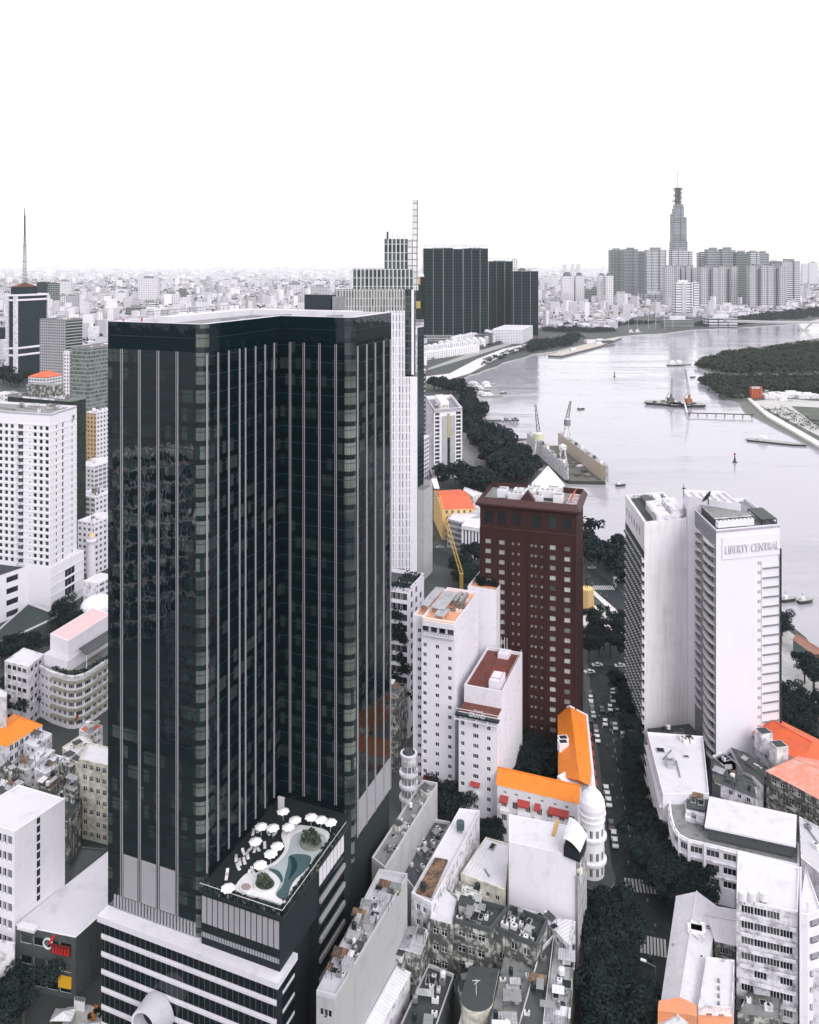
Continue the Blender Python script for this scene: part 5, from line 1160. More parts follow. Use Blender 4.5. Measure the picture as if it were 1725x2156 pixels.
for z in rows:
    mb = MB()
    mb.prism([tuple(Vector(P[0]) + n * .01), tuple(Vector(P[0]) + n * .18), tuple(Vector(P[1]) + n * .18), tuple(Vector(P[1]) + n * .01)], z + 2.3, z + 2.75, white, bottom=True)
    mb.prism([tuple(Vector(P[1]) + nR * .01), tuple(Vector(P[1]) + nR * .18), tuple(Vector(P[2]) + nR * .18), tuple(Vector(P[2]) + nR * .01)], z + 2.3, z + 2.75, white, bottom=True)
    mb.build('floor_band', b.root)
    mb = MB(); q0 = Vector(P[0]) + d * cc; W = [tuple(q0 + d * (2.1 * math.cos(t_)) + n * (1.6 * math.sin(t_) + .19)) for t_ in [math.pi * k / 6 for k in range(7)]]; mb.prism(W, z - .9, z - .1, white2, bottom=True); mb.build('balcony', b.root)
mb = MB(); mb.face([(*p, 101) for p in ccw(P)], roofg); b.part('roof', mb); parapet(b, P, 101, 1.2, .4, white)
clutter(b.root, P, 101, 12, random.Random(2), 1.3)
mb = MB(); p = Vector(P[1]) + dR * (R_ * .86) + nR * .15; rr = 1.35   # round emblem
ring = [(math.cos(t_) * rr, math.sin(t_) * rr) for t_ in [k * math.pi / 10 for k in range(20)]]
for k in range(20):
    a_, c_ = ring[k], ring[(k + 1) % 20]; f = .8
    mb.face([(*(p + dR * a_[0]), 96.6 + a_[1]), (*(p + dR * c_[0]), 96.6 + c_[1]), (*(p + dR * c_[0] * f), 96.6 + c_[1] * f), (*(p + dR * a_[0] * f), 96.6 + a_[1] * f)], dark_metal)
for s_ in (-1, 1): mb.bar((*(p + dR * (.15 * s_ - .5)), 96.2 - .3 * s_), (*(p + dR * (.15 * s_ + .5)), 97.2 - .3 * s_), .22, dark_metal)
b.part('emblem', mb)
PP = quad([(40, 1182), (106, 1196), (177, 1158)], 24.3); PP = [tuple(Vector(P[1]) - d * 3 + n * .6), tuple(Vector(P[1]) + n * .6 + nR * .6), PP[2], tuple(Vector(PP[2]) - d * 20)]
lr = dist(PP[1], PP[2]); b.face(PP[0], PP[1], 0, 24.3, hotelw); b.face(PP[1], PP[2], 0, 24.3, hotelw, [(lr * .42, lr * .72, z, z + 3.9, 'three') for z in (5.5, 10.3, 15.2)]); b.rest(PP, 0, 24.3, hotelw, skip=(0, 1))
mb = MB(); mb.face([(*p, 24.31) for p in ccw(PP)], white2); b.part('podium_roof', mb)
for z in (4.3, 9.6, 14.4, 19.3):
    mb = MB(); mb.prism([tuple(Vector(PP[1]) + nR * .01), tuple(Vector(PP[1]) + nR * .2), tuple(Vector(PP[2]) + nR * .2), tuple(Vector(PP[2]) + nR * .01)], z, z + .5, white, bottom=True); mb.build('floor_band', b.root)
b.done()
P = [(-300, 400), (-228, 372), tuple(at((60, 1194), 23).xy), (-260, 470)]
b = nb('podium_wing', 'low white wing with long dark openings at the left edge, below the apartment tower', P, 23, hotelw, roofd, 4, 0, 4, 6.5, 2.9, kind='plain', par=.6, cap=white, seed=70, sill=1.3, skipL=None)
P = quad([(-30, 1352), (10, 1352), (128, 1297), (60, 1272)], 6)
nb('glass_canopy', 'dark slatted canopy roof with a thick white edge, at the left picture edge', P, 6, darkconc, paint("green_slats", (.03, .045, .04), .5, (.1, .1, .1)), 1, 0, 0, par=.9, cap=white, seed=71, cat='canopy')
# art deco hotel with curved corner
Z = 20; fp = [(255, 1205), (330, 1243), (425, 1272), (475, 1274), (530, 1260), (585, 1228), (680, 1165), (800, 1075)]; bk = [(700, 1000), (420, 1090)]
W = [tuple(at(L1(*p), Z).xy) for p in fp]; Bk = [tuple(at(L1(*p), Z).xy) for p in bk]; full = W + Bk
b = Bld('curved_hotel', 'white art deco hotel with curved corner balconies and a pink roof, at the left', 'hotel'); b.base(W[3])
for i in range(len(W) - 1):
    L_ = dist(W[i], W[i + 1]); k = max(1, round(L_ / 3.2)); b.face(W[i], W[i + 1], 0, Z, white2 if i > 4 else white, [(L_ * (j + .15) / k, L_ * (j + .85) / k, z_, z_ + 1.7, 'three') for j in range(k) for z_ in (1.2, 4.7, 8.2, 11.7, 15.2)], depth=.5)
for i in range(len(W) - 1, len(full)): b.wall.wall(full[i], full[(i + 1) % len(full)], 0, Z, white2)
mb = MB(); mb.face([(*p, Z) for p in ccw(full)], roofg); b.part('terrace', mb)
green_edge = paint("mossy_band", (.30, .30, .24), .6, (.1, .11, .08))
for k, z_ in enumerate((3.5, 7.0, 10.5, 14.0, 17.5, 19.8)):
    mb = MB(); c_ = [(v.x, v.y) for v in [Vector(p) for p in W[1:6]]]
    out = off_poly(full, -1.0 if k < 5 else -1.3); fc = ccw(full); oc = ccw(out)
    rng = range(len(W) - 1) if k == 5 else range(1, 6)
    for i in rng:
        j = i + 1; d_ = (Vector(W[j]) - Vector(W[i])).normalized(); n_ = Vector((d_.y, -d_.x)) * 1.0
        mb.prism([W[i], tuple(Vector(W[i]) + n_), tuple(Vector(W[j]) + n_), W[j]], z_, z_ + .75, green_edge if k < 5 else white2, bottom=True)
    b.part('balcony', mb)
V = quad([L1(278, 1128), L1(425, 1178), L1(700, 1000)], 24.5); mb = MB(); mb.prism(V, Z, 24.5, white, top=roofw); b.part('upper_storey', mb)
V = quad([L1(318, 1010), L1(432, 1056), L1(700, 885)], 31); mb = MB(); mb.prism(V, 24.5, 31, white, top=pink); o = b.part('penthouse', mb); parapet(b, V, 31, .5, .3, white, root=o)
V = quad([L1(500, 1095), L1(548, 1135), L1(720, 1030), L1(700, 970)], 26.5); mb = MB(); mb.prism(V, 26.2, 26.5, sheetd, bottom=True)
for p in V: mb.bar((*p, 20), (*p, 26.2), .2, white_metal)
b.part('pergola', mb)
hp = MB(); q = random.Random(4)
for k in range(700):
    i = q.choice([1, 2, 3, 4, 5, 6]); c_ = Vector(lerp(W[i], W[i + 1], q.random())) + Vector((q.gauss(0, .5), q.uniform(.3, 2.5))); p = Vector((*c_, Z + q.uniform(.2, 1.4))); x = Vector((q.gauss(0, 1), q.gauss(0, 1), q.gauss(0, 1))).normalized() * .28; y = x.orthogonal().normalized() * .28
    hp.face([p - x - y, p + x - y, p + x + y, p - x + y], leaf2 if q.random() < .4 else leaf)
b.part('planting', hp)
p = at(L1(485, 1540), 4); mb = MB(); mb.bar((p.x, p.y - 1.5, 3), (p.x + .6, p.y - 2.2, 6.5), .12, white_metal); mb.face([(p.x, p.y - 1.8, 3.4), (p.x + 1.2, p.y - 1.6, 5.2), (p.x + 1.6, p.y - 1.6, 6.8), (p.x + .5, p.y - 2.2, 6.3)], redawn); mb.build('flag', b.root)
b.done()
nb('hotel_annex', 'white flat-roofed annex with a roof terrace, attached left of the curved hotel', quad([L1(30, 1178), L1(182, 1218), L1(278, 1135), L1(150, 1095)], 23), 23, white2, roofw, 6, 4, 3, 2.2, 1.8, kind='plain', par=.3, seed=72, cat='hotel', sill=1.2)
nb('orange_roof_villa', 'white villa with a bright orange hipped roof at the left edge', quad([L1(-120, 1660), L1(42, 1715), L1(268, 1580), L1(90, 1510)], 11), 11, white2, roofw, 3, 0, 6, 1.5, 2.0, rise=2.6, roofm=orange, axis=1, hip=.3, seed=73, cat='house')
nb('slim_house', 'slim white house cut off by the left edge, left of the orange roofed villa', [(-176, 306), tuple(at((13, 1470), 24).xy), tuple(at((15, 1458), 24).xy), (-176, 318)], 24, white2, roofw, 8, 6, 0, 1.2, 1.4, par=.4, seed=74, cat='house')
q = random.Random(31)
JL = [((150, 1700), (235, 1725), (330, 1640), (250, 1610), 9, white2, roofw, 'box-like white house with a dark doorway in front of the curved hotel'),
      ((395, 1725), (470, 1790), (585, 1690), (520, 1640), 10, cream, sheetw, 'narrow house with pinkish stained roof sheets under the curved hotel'),
      ((500, 1610), (560, 1650), (650, 1590), (580, 1560), 9, white2, orange2, 'tiny house with a red tiled roof against the black tower'),
      ((440, 1800), (540, 1850), (680, 1740), (560, 1700), 12, cream, sheetg, 'yellow-sided little house beside the black tower')]
for k, (a_, b_, c_, d_, z_, wm, rm, lb) in enumerate(JL):
    nb('small_house', lb, quad([L1(*a_), L1(*b_), L1(*c_), L1(*d_)], z_), z_, wm, rm, 3, 2, 3, par=.4, clut=4, seed=80 + k, cat='house')
JL = [((105, 130), (170, 150), (350, 20), (260, 0), 8, white2, sheetw, 'long white sheet roof pointing at the orange villa'),
      ((215, 135), (290, 175), (430, 70), (350, 45), 10, white2, roofw, 'white flat roof with a square opening among the left jumble'),
      ((370, 90), (450, 130), (510, 90), (430, 50), 11, grime, sheetw, 'patched pale roof beside the white apartment with grimy windows'),
      ((0, 130), (60, 190), (120, 140), (50, 80), 9, grime, roofd, 'dark tangled roof near the left edge above the white block'),
      ((230, 240), (330, 280), (400, 180), (300, 170), 9, grime, rust, 'rust-roofed shack between pale sheets on the left'),
      ((60, 290), (150, 330), (220, 250), (130, 225), 8, grime, sheetd, 'dark-roofed shack behind the big white block at lower left'),
      ((-30, 290), (40, 330), (95, 240), (10, 200), 12, white2, roofw, 'white roof edge cut by the left edge, behind the big white block'),
      ((330, 420), (430, 480), (520, 330), (420, 280), 13, grime, roofd, 'dark stained back house between the white block and the grimy apartment'),
      ((400, 260), (470, 290), (520, 220), (450, 190), 16, grime, sheetg, 'grey stained stair block beside the white apartment with small windows'),
      ((340, 330), (410, 360), (450, 290), (390, 270), 11, grime, sheetg, 'small stained grey roof wedged behind the white block')]
for k, (a_, b_, c_, d_, z_, wm, rm, lb) in enumerate(JL):
    nb('small_house', lb, quad([L2(*a_), L2(*b_), L2(*c_), L2(*d_)], z_), z_, wm, rm, 3, 2, 3, par=.4, clut=6, seed=90 + k, cat='house')
nb('old_apartment', 'off-white apartment block with small square windows, touching the left side of the black tower', quad([L2(500, 78), L2(740, 130), L2(800, 30), L2(560, -30)], 24), 24, cream, roofw, 7, 5, 0, 1.5, 1.6, kind='cross', par=.4, seed=101, cat='apartment')
b = nb('white_block', 'big plain white block with a dark vertical slot, lower left corner of the picture', quad([(-70, 1721), (31, 1754), (137, 1684)], 37.5), 37.5, white, roofw, 9, 9, 0, 1.9, 2.2, kind='three', par=.4, cap=white, seed=102, sill=.8)
P = quad([(-70, 1721), (31, 1754), (137, 1684)], 37.5); dR = (Vector(P[2]) - Vector(P[1])).normalized(); nR = Vector((dR.y, -dR.x)); c = col_at(P[1], P[2], 81)
mb = MB(); p = Vector(P[1]) + dR * c; mb.prism([tuple(p - dR * .45 + nR * .01), tuple(p - dR * .45 + nR * .1), tuple(p + dR * .45 + nR * .1), tuple(p + dR * .45 + nR * .01)], 16.5, 37.4, black, bottom=True); b.part('slot', mb)
mb = MB()
for k in range(9): mb.prism([tuple(p - dR * .5 + nR * .11), tuple(p - dR * .5 + nR * .3), tuple(p + dR * .5 + nR * .3), tuple(p + dR * .5 + nR * .11)], 18 + 2.2 * k, 18.35 + 2.2 * k, white, bottom=True)
b.part('slot_bars', mb, kind='stuff')
nb('low_hall', 'dark grey roofed lean-to hall between the white block and the black tower', quad([L2(412, 880), L2(440, 850), L2(680, 645), L2(520, 630)], 12), 12, darkconc, roofd, 2, 0, 0, par=.3, seed=103, cat='hall')
b = nb('restaurant_building', 'dark grey restaurant building with a wide white roof and a red sign, lower left', quad([L2(100, 1122), L2(478, 1200), L2(696, 1005), L2(682, 655)], 15), 15, darkconc, roofw, 3, 4, 0, 3.2, 2.2, kind='plain', par=.15, cap=white, seed=104, cat='restaurant')
P = quad([L2(100, 1122), L2(478, 1200), L2(696, 1005), L2(682, 655)], 15); d = (Vector(P[1]) - Vector(P[0])).normalized(); n = Vector((d.y, -d.x)); L_ = dist(P[0], P[1])
redneon = plain("red_sign", (.65, .03, .03), .4)
p = Vector(P[0]) + d * (L_ * .62) + n * .35; mb = MB(); mb.prism([tuple(p), tuple(p + d * 5.2), tuple(p + d * 5.2 + n * .2), tuple(p + n * .2)], 10.6, 12.9, plain("dark_red_board", (.16, .012, .012)), bottom=True); b.part('sign_board', mb); mb = MB()
for k in range(6): q0 = p + d * (.5 + .8 * k) + n * .3; mb.bar((*q0, 10.8), (*(q0 + d * .18), 12.0 + .2 * (k % 2)), .22, redneon); mb.bar((*(q0 + d * .3), 10.8), (*(q0 + d * .1), 11.7), .16, redneon)
b.part('neon_strokes', mb, kind='stuff')
mb = MB(); p = Vector(P[0]) + d * (L_ * .55) + n * .2; 
for k in range(16):
    a0_, a1_ = k * math.pi / 8, (k + 1) * math.pi / 8; mb.bar((*(p + d * 1.2 * math.cos(a0_)), 12.4 + 1.2 * math.sin(a0_)), (*(p + d * 1.2 * math.cos(a1_)), 12.4 + 1.2 * math.sin(a1_)), .3, white_metal)
mb.bar((*(p + d * .3), 12.4), (*(p + d * 1.7), 14.6), .5, redneon); b.part('round_logo', mb)
mb = MB(); p = Vector(P[0]) + d * (L_ * .75) + n * .3; mb.prism([tuple(p), tuple(p + d * 3.4), tuple(p + d * 3.4 + n * .5), tuple(p + n * .5)], 3.0, 5.6, plain("yellow_banner", (.75, .42, .02))); b.part('yellow_banner', mb)
mb = MB(); p = Vector(P[0]) + d * (L_ * .1) + n * .05; mb.prism([tuple(p), tuple(p + d * 4.5), tuple(p + d * 4.5 + n * 1.2), tuple(p + n * 1.2)], 5.0, 5.3, plain("teal_awning", (.12, .22, .25)), bottom=True); b.part('awning', mb)
for k in range(9):
    mb = MB(); p = at(L2(130 + 12 * k, 1118 + 3 * k), 15.5); mb.box((p.x, p.y, 15), (.5, 1.8, .7), white_metal, -.3); b.part('roof_unit', mb)
nb('corner_shop', 'small white shop with a red banner cut by the left edge at the bottom', [(-108, 196), tuple(at((31, 1998), 13).xy), tuple(at((33, 1988), 13).xy), (-112, 206)], 13, white2, roofw, 3, 0, 0, par=.5, seed=105, cat='shop')
# blocks out of the picture on the left and behind: only seen mirrored in the dark glass
q = random.Random(44)
for k in range(34):
    x, y = q.uniform(-420, -125), q.uniform(-60, 330); z_ = q.choice([10, 14, 18, 24, 30, 46, 60]); w_, l_ = q.uniform(12, 26), q.uniform(14, 34)
    if y > 170 and x > -200: continue
    e_, f_ = Vector((.926, -.377)), Vector((.377, .926)); o_ = Vector((x, y)); P = [tuple(o_), tuple(o_ + e_ * w_), tuple(o_ + e_ * w_ + f_ * l_), tuple(o_ + f_ * l_)]
    mb = MB(); mb.prism(P, 0, z_, facade("plain_windows", (.22, .22, .23), (.03, .035, .04), 3.2, 3.4, .5, .5), top=[roofw, roofg, roofd][k % 3]); o = mb.build('side_building'); tag(o, 'city block outside the left edge, seen mirrored in the black tower', 'building', 'blocks mirrored in the glass')
mb = MB(); mb.prism([(-261, 91), (-280, 84), (-268, 50), (-249, 57)], 0, 86, facade('frame_block', (.80, .78, .80), (.012, .02, .022), 9, 9, .88, .86, var=.3)); o = mb.build('side_building'); tag(o, 'tall white-framed block outside the left edge, seen mirrored in the black tower', 'building')
# ================================================================ middle distance
def fb(name, label, uL, uF, uR, vT, Y, mL, mR, roof=roofw, vpr=1580, cat='building', group=None, par=1.0, clut=0, z0=0, seed=1, top=None):
    z = H - (vT - HZ) * Y / F; P = boxU(uF, Y, z, uL, uR, vpr)
    root = thing(name, label, cat, (*lerp(P[0], P[2], .5), 0), group)
    mb = MB(); mb.wall(P[0], P[1], z0, z, mL); mb.wall(P[1], P[2], z0, z, mR, 3); mb.wall(P[2], P[3], z0, z, mL); mb.wall(P[3], P[0], z0, z, mR); mb.build('wall', root)
    mb = MB(); mb.face([(*p, z - .01) for p in ccw(P)], roof); mb.build('roof', root)
    if par: parapet(None, P, z - .01, par, .4, MATS.get('white_plaster') if roof is roofw else roofg, root=root)
    if clut: clutter(root, P, z, clut, random.Random(seed), 1.6)
    return root, P, z
fine_dark = facade("dark_glass_grid", (.028, .045, .047), (.006, .017, .019), 1.6, 3.6, .86, .84, var=.4)
grey_grid = facade("grey_window_grid", (.36, .36, .38), (.05, .055, .06), 3.2, 3.5, .55, .5)
white_grid = facade("white_window_grid", (.72, .70, .75), (.06, .065, .07), 3.4, 3.4, .5, .45)
white_grid2 = facade("white_balcony_grid", (.68, .66, .71), (.10, .105, .11), 4.2, 3.3, .75, .55)
beige_grid = facade("beige_window_grid", (.50, .33, .18), (.06, .06, .06), 3.2, 3.4, .5, .45)
glass_mid = facade("pale_glass_grid", (.28, .29, .29), (.055, .07, .065), 2.4, 3.8, .88, .72, var=1.0)
net = facade("netted_wall", (.036, .046, .041), (.020, .028, .026), 2.5, 3.6, .8, .75, blotch=.3)
strip = facade("banded_dark", (.45, .45, .47), (.025, .035, .035), 40, 3.8, 1.0, .72)
r, P, z = fb('mast_tower', 'dark glass tower with white corner bands and a tall lattice mast, far left', 17, 33, 101, 622, 1300, fine_dark, fine_dark, roofg, par=0, cat='skyscraper')
mb = MB()
for z_, h_ in ((z - 9, 3), (z - 1.5, 3), (z - 84, 3), (z - 95, 3)):
    if z_ > 0: mb.prism(off_poly(P, -1.2), z_, z_ + h_, white, bottom=True)
d = (Vector(P[1]) - Vector(P[0])).normalized(); dR = (Vector(P[2]) - Vector(P[1])).normalized()
for p in (P[1], P[2], P[0]): mb.box((*p, 0), (5, 5, z - 2), white2, math.atan2(dR.y, dR.x))
mb.build('white_band', r)
V = [bquad(P, .15, .05), bquad(P, .85, .05), bquad(P, .85, .7), bquad(P, .15, .7)]; mb = MB(); mb.prism(V, z, z + 13, fine_dark); c_ = bquad(V, .5, .5)
for k in range(4): mb.face([(*off_poly(V, -1)[k], z + 13), (*off_poly(V, -1)[(k + 1) % 4], z + 13), (*c_, z + 20)], maroon)
mb.build('penthouse', r)
mx_ = atY(52.5, 600, 1310); zt = H - (438 - HZ) * 1310 / F; mb = MB(); mm = dark_metal
for s0, s1, w0, w1 in ((0, .38, 4.2, 3.2), (.38, .62, 3.2, 1.6), (.62, .9, 1.5, 1.2), (.9, 1, .7, .4)):
    za, zb = z + 17 + (zt - z - 17) * s0, z + 17 + (zt - z - 17) * s1; N_ = max(2, int((zb - za) / 5))
    for k in range(N_):
        f0, f1 = k / N_, (k + 1) / N_; h0, h1 = za + (zb - za) * f0, za + (zb - za) * f1; r0, r1 = (w0 + (w1 - w0) * f0) / 2, (w0 + (w1 - w0) * f1) / 2
        for a_, c_ in ((-1, -1), (1, -1), (1, 1), (-1, 1)):
            mb.bar((mx_.x + a_ * r0, mx_.y + c_ * r0, h0), (mx_.x + a_ * r1, mx_.y + c_ * r1, h1), .45, mm)
        mb.bar((mx_.x - r0, mx_.y - r0, h0), (mx_.x + r1, mx_.y - r1, h1), .3, mm); mb.bar((mx_.x - r0, mx_.y - r0, h0), (mx_.x + r0, mx_.y - r0, h0), .3, mm)
for f_ in (.04, .12, .3, .5): h_ = z + 17 + (zt - z - 17) * f_; mb.box((mx_.x, mx_.y, h_), (8 - f_ * 5, 6, .6), mm)
mb.build('lattice_mast', r)
fb('office_block', 'grey office block with window grid and dark glass side, right of the mast tower', 84, 139, 174, 676, 1060, grey_grid, strip, roofg, clut=8, seed=3, par=2)
fb('office_block', 'white stair tower of the glass office left of the black tower', 134, 146, 152, 742, 800, white_grid, white_grid, roofw, seed=4)
fb('glass_office', 'pale glass office block seen just left of the top of the black tower', 150, 187, 262, 736, 790, glass_mid, glass_mid, roofg, clut=7, seed=5, par=2)
r, P, z = fb('orange_roof_house', 'white house with an orange hipped roof behind the dark netted building', 60, 96, 131, 795, 930, white_grid2, white_grid2, roofw, seed=6, par=0)
class _B: pass
bb = _B(); bb.root = r; bb.part = lambda n_, m_, **k: m_.build(n_, r)
gable(bb, P, z, 5, orange2, 1, ov=1.0, hip=.25)
r, P, z = fb('netted_building', 'dark building wrapped in netting with an unfinished white top storey, behind the white apartment tower', 16, 150, 181, 846, 520, net, net, roofg, clut=10, seed=7, par=1.5)
V = [bquad(P, .28, .1), bquad(P, .72, .1), bquad(P, .72, .8), bquad(P, .28, .8)]; mb = MB(); mb.prism(V, z, z + 9, grime, top=roofg); mb.prism(off_poly(V, -1.5), z, z + 1, white2); mb.build('top_storey', r)
fb('tan_building', 'narrow tan and pale grey tower between the netted building and the black tower', 183, 203, 240, 871, 640, beige_grid, white_grid, roofw, clut=4, seed=8)
fb('white_office', 'low white office with a long flat roof, just left of the black tower', 160, 196, 250, 985, 600, white_grid, white_grid2, roofw, clut=3, seed=9)
fb('white_office', 'low white building with messy roof awnings, below the long flat white roof', 158, 200, 245, 1050, 530, white_grid2, white_grid, roofw, clut=9, seed=10)
fb('white_flats', 'white flats with paired square windows between the apartment tower and the black tower', 164, 198, 245, 1104, 478, white_grid, white_grid, roofw, clut=4, seed=11)
fb('grey_mansion', 'low pale building with arched front below the white flats', 176, 205, 240, 1232, 415, white2, white_grid2, roofw, seed=12)
fb('low_white_house', 'low white house at the left, in front of the mast tower trees', -20, 30, 62, 835, 800, white2, white_grid, roofw, clut=3, seed=13)
fb('edge_building', 'dark glass building cut by the left edge, behind the mast tower', -30, 4, 16, 690, 1500, fine_dark, fine_dark, roofg, seed=14)
fb('edge_building', 'white building cut by the left edge, beside the netted building', -30, 8, 20, 832, 600, white2, white_grid, roofw, seed=15)
# slim stepped tower with a spire fin, right of the black tower
vg = facade("pinstripe_glass", (.50, .49, .50), (.07, .075, .072), 1.55, 4.3, .58, .93, var=1.0)
vg2 = facade("pinstripe_white", (.74, .72, .78), (.20, .20, .215), 1.7, 4.3, .40, .85, var=.6)
vg3 = facade("dark_pinstripe", (.60, .60, .60), (.035, .045, .045), 2.2, 4.6, .74, .94, var=.8)
lat = facade("lattice_frame", (.22, .22, .21), (.60, .59, .60), 2.6, 3.4, .80, .84, var=.1)
dgl = facade("dark_strip_glass", (.10, .11, .11), (.020, .028, .028), 2.2, 4.0, .86, .86, var=.8)
Yv = 455; root = thing('stepped_tower', 'slim white pinstriped tower stepping up to a tall thin fin, right behind the black tower', 'skyscraper', ((860 - CX) / F * Yv, Yv, 0))
def tier(nm, u0, u1, vt, z0, mf, Y0=Yv, dep=20, top=roofg, par_=None):
    x0, x1 = (u0 - CX) / F * Y0, (u1 - CX) / F * Y0; zt_ = H - (vt - HZ) * Y0 / F; mb = MB(); mb.prism([(x0, Y0), (x1, Y0), (x1, Y0 + dep), (x0, Y0 + dep)], z0, zt_, mf, top=top); return mb.build(nm, par_ or root), zt_
_, za = tier('shaft', 704, 853, 608, 0, vg, top=roofw)
mb = MB(); mb.prism([((812 - CX) / F * Yv, Yv - .25), ((852.5 - CX) / F * Yv, Yv - .25), ((852.5 - CX) / F * Yv, Yv - .01), ((812 - CX) / F * Yv, Yv - .01)], 12, H - (654 - HZ) * Yv / F, vg2, bottom=True); mb.build('white_screen', root)
tier('tier', 743, 872, 566, za, vg3); tier('glass_strip', 853.02, 866.5, 608, 117.5, dgl, dep=19.5); tier('lower_strip', 853.02, 863.5, 793, 0, vg2, dep=19.3); tier('upper_edge', 866.52, 872, 610, 117.5, white, dep=19); tier('dark_joint', 872.02, 875, 612, 117.5, dgl, dep=18.8); tier('blank_edge', 863.52, 879, 793, 0, white, dep=19); 
_, zb = tier('crown', 809, 858, 503, H - (566 - HZ) * Yv / F, vg3, Y0=Yv + 1); tier('lattice_wall', 858.1, 881, 503, H - (612 - HZ) * Yv / F, lat, Y0=Yv + 1.2, dep=14)
tier('fin', 869, 881, 420, zb, lat, Y0=Yv + 1.4, dep=6)
mb = MB(); mb.box(((816 - CX) / F * Yv, Yv + 3, zb), (1, 1, 4), dark_metal)
for k in range(9): mb.bar(((812 + k * 5 - CX) / F * Yv, Yv + 2, zb), ((812 + k * 5 - CX) / F * Yv, Yv + 2, zb + 2.6), .15, dark_metal)
mb.build('roof_masts', root)
mb = MB()
for k in range(3): x_ = (826 + 9.6 * k - CX) / F * Yv; mb.box((x_, Yv - .4, 12), (.5, .25, 125), white)
mb.build('vertical_rib', root)
root, P, z = fb('louvred_tower', 'thin tower with white louvred crown and dark side, just right of the stepped tower', 874, 879, 893, 690, 600, white2, fine_dark, roofw, par=0)
mb = MB(); z1 = H - (577 - HZ) * 640 / F
mb.prism([((872 - CX) / F * 640, 640), ((892.5 - CX) / F * 640, 640), ((892.5 - CX) / F * 640, 655), ((872 - CX) / F * 640, 655)], 60, z1, facade("white_louvre", (.75, .74, .78), (.25, .25, .26), 60, 2.6, 1.0, .35), top=roofw); mb.build('louvred_crown', root)
mb = MB(); mb.prism([((876 - CX) / F * 630, 630), ((895.5 - CX) / F * 630, 630), ((895.5 - CX) / F * 630, 638), ((876 - CX) / F * 630, 638)], z + 4, z + 36, facade("dark_gold_glass", (.03, .04, .04), (.02, .025, .025), 3.6, 6, .9, .9, lit=.16, litcol=(.5, .36, .15)), top=white); mb.build('dark_storey', root)
fb('white_side_building', 'narrow white building with slot windows, in front of the louvred tower', 878, 890, 896, 782, 690, white2, strip, roofw, seed=17)
P = quad([(897, 834), (914, 862), (973.5, 858)], 58)
b = Bld('balcony_tower', 'white tower with balconies on both edges and a grey centre strip, by riverside trees', 'apartment tower'); b.base(P[1]); L_, R_ = dist(P[0], P[1]), dist(P[1], P[2])
wl = [(R_ * f0, R_ * f1, 3 + 3.3 * k, 5.4 + 3.3 * k, 'two') for k in range(16) for f0, f1 in ((.04, .2), (.78, .96))]
b.face(P[1], P[2], 0, 58, white, wl, depth=1.0); b.face(P[0], P[1], 0, 58, white2, grid(L_, 3, 56, 6, 16, 2, 1.8), depth=.6); b.rest(P, 0, 58, white2, skip=(0, 1))
dR = (Vector(P[2]) - Vector(P[1])).normalized(); nR = Vector((dR.y, -dR.x)); mb = MB()
for f0, f1, m_, z0_, z1_ in ((.28, .46, concrete, 0, 52), (.47, .55, fine_dark, 0, 34), (.47, .55, plain("ochre_strip2", (.4, .36, .2)), 34, 54), (.56, .74, concrete, 0, 52)):
    p, q_ = Vector(P[1]) + dR * R_ * f0, Vector(P[1]) + dR * R_ * f1; mb.prism([tuple(p + nR * .01), tuple(p + nR * .5), tuple(q_ + nR * .5), tuple(q_ + nR * .01)], z0_, z1_, m_, bottom=True)
b.part('centre_strip', mb); mb = MB(); mb.face([(*p, 55) for p in ccw(P)], roofg); b.part('roof', mb); parapet(b, P, 55, 3.0, 1.0, white); clutter(b.root, P, 55, 8, random.Random(3), 1.8)
V = [bquad(P, .2, .3), bquad(P, .8, .3), bquad(P, .8, .6), bquad(P, .2, .6)]; mb = MB(); mb.prism(V, 55, 61, white, top=white2); b.part('roof_house', mb); b.done()
fb('low_white_house', 'low white house at the foot of the balcony tower, left', 882, 893, 904, 925, 660, white2, white_grid2, roofw, seed=18)
fb('grey_round_block', 'grey rounded block between the stepped tower and the ochre building', 880, 893, 911, 1032, 470, concrete, concrete, roofg, seed=19, clut=2)
# ochre building with red roof, white neighbours
P = boxU(931, 478, 22, 912, 996, 1100)
P = quad([W4(405, 800), W4(465, 925), W4(690, 920), W4(585, 790)], 20)
nb('ochre_building', 'ochre-yellow building with a red tiled roof and white ridge, left of the red tower', P, 20, ochre, roofw, 5, 9, 5, 1.4, 2.0, rise=4, roofm=orange2, axis=1, seed=110)
P = quad([W4(500, 1000), W4(602, 1025), W4(730, 965), W4(560, 940)], 17)
nb('white_arcade_block', 'pale grey block with a grid of dark windows, in front of the ochre building', P, 17, lightgrey, roofw, 5, 5, 0, 3.2, 2.0, seed=111, kind='four')
P = quad([W4(605, 1035), W4(760, 1060), W4(790, 1000), W4(640, 1000)], 19)
b = nb('columned_building', 'white building front with a row of tall columns, partly behind the red tower', P, 19, black, roofw, 1, 0, 0, seed=112, cap=white)
d = (Vector(P[1]) - Vector(P[0])).normalized(); n = Vector((d.y, -d.x))
for k in range(7):
    mb = MB(); p = Vector(P[0]) + d * (dist(P[0], P[1]) * (.02 + k * .15)) + n * .6; mb.tube(tuple(p), .75, .7, 0, 17, white, 10); b.part('column', mb)
mb = MB(); mb.prism([tuple(Vector(P[0]) + n * .01), tuple(Vector(P[0]) + n * 1.8), tuple(Vector(P[1]) + n * 1.8), tuple(Vector(P[1]) + n * .01)], 17, 19.3, white, bottom=True); b.part('entablature', mb)
nb('white_house', 'small white building right behind the ochre building', quad([W4(610, 800), W4(680, 850), W4(740, 820), W4(620, 780)], 18), 18, white2, roofw, 5, 2, 3, seed=113, cat='house')
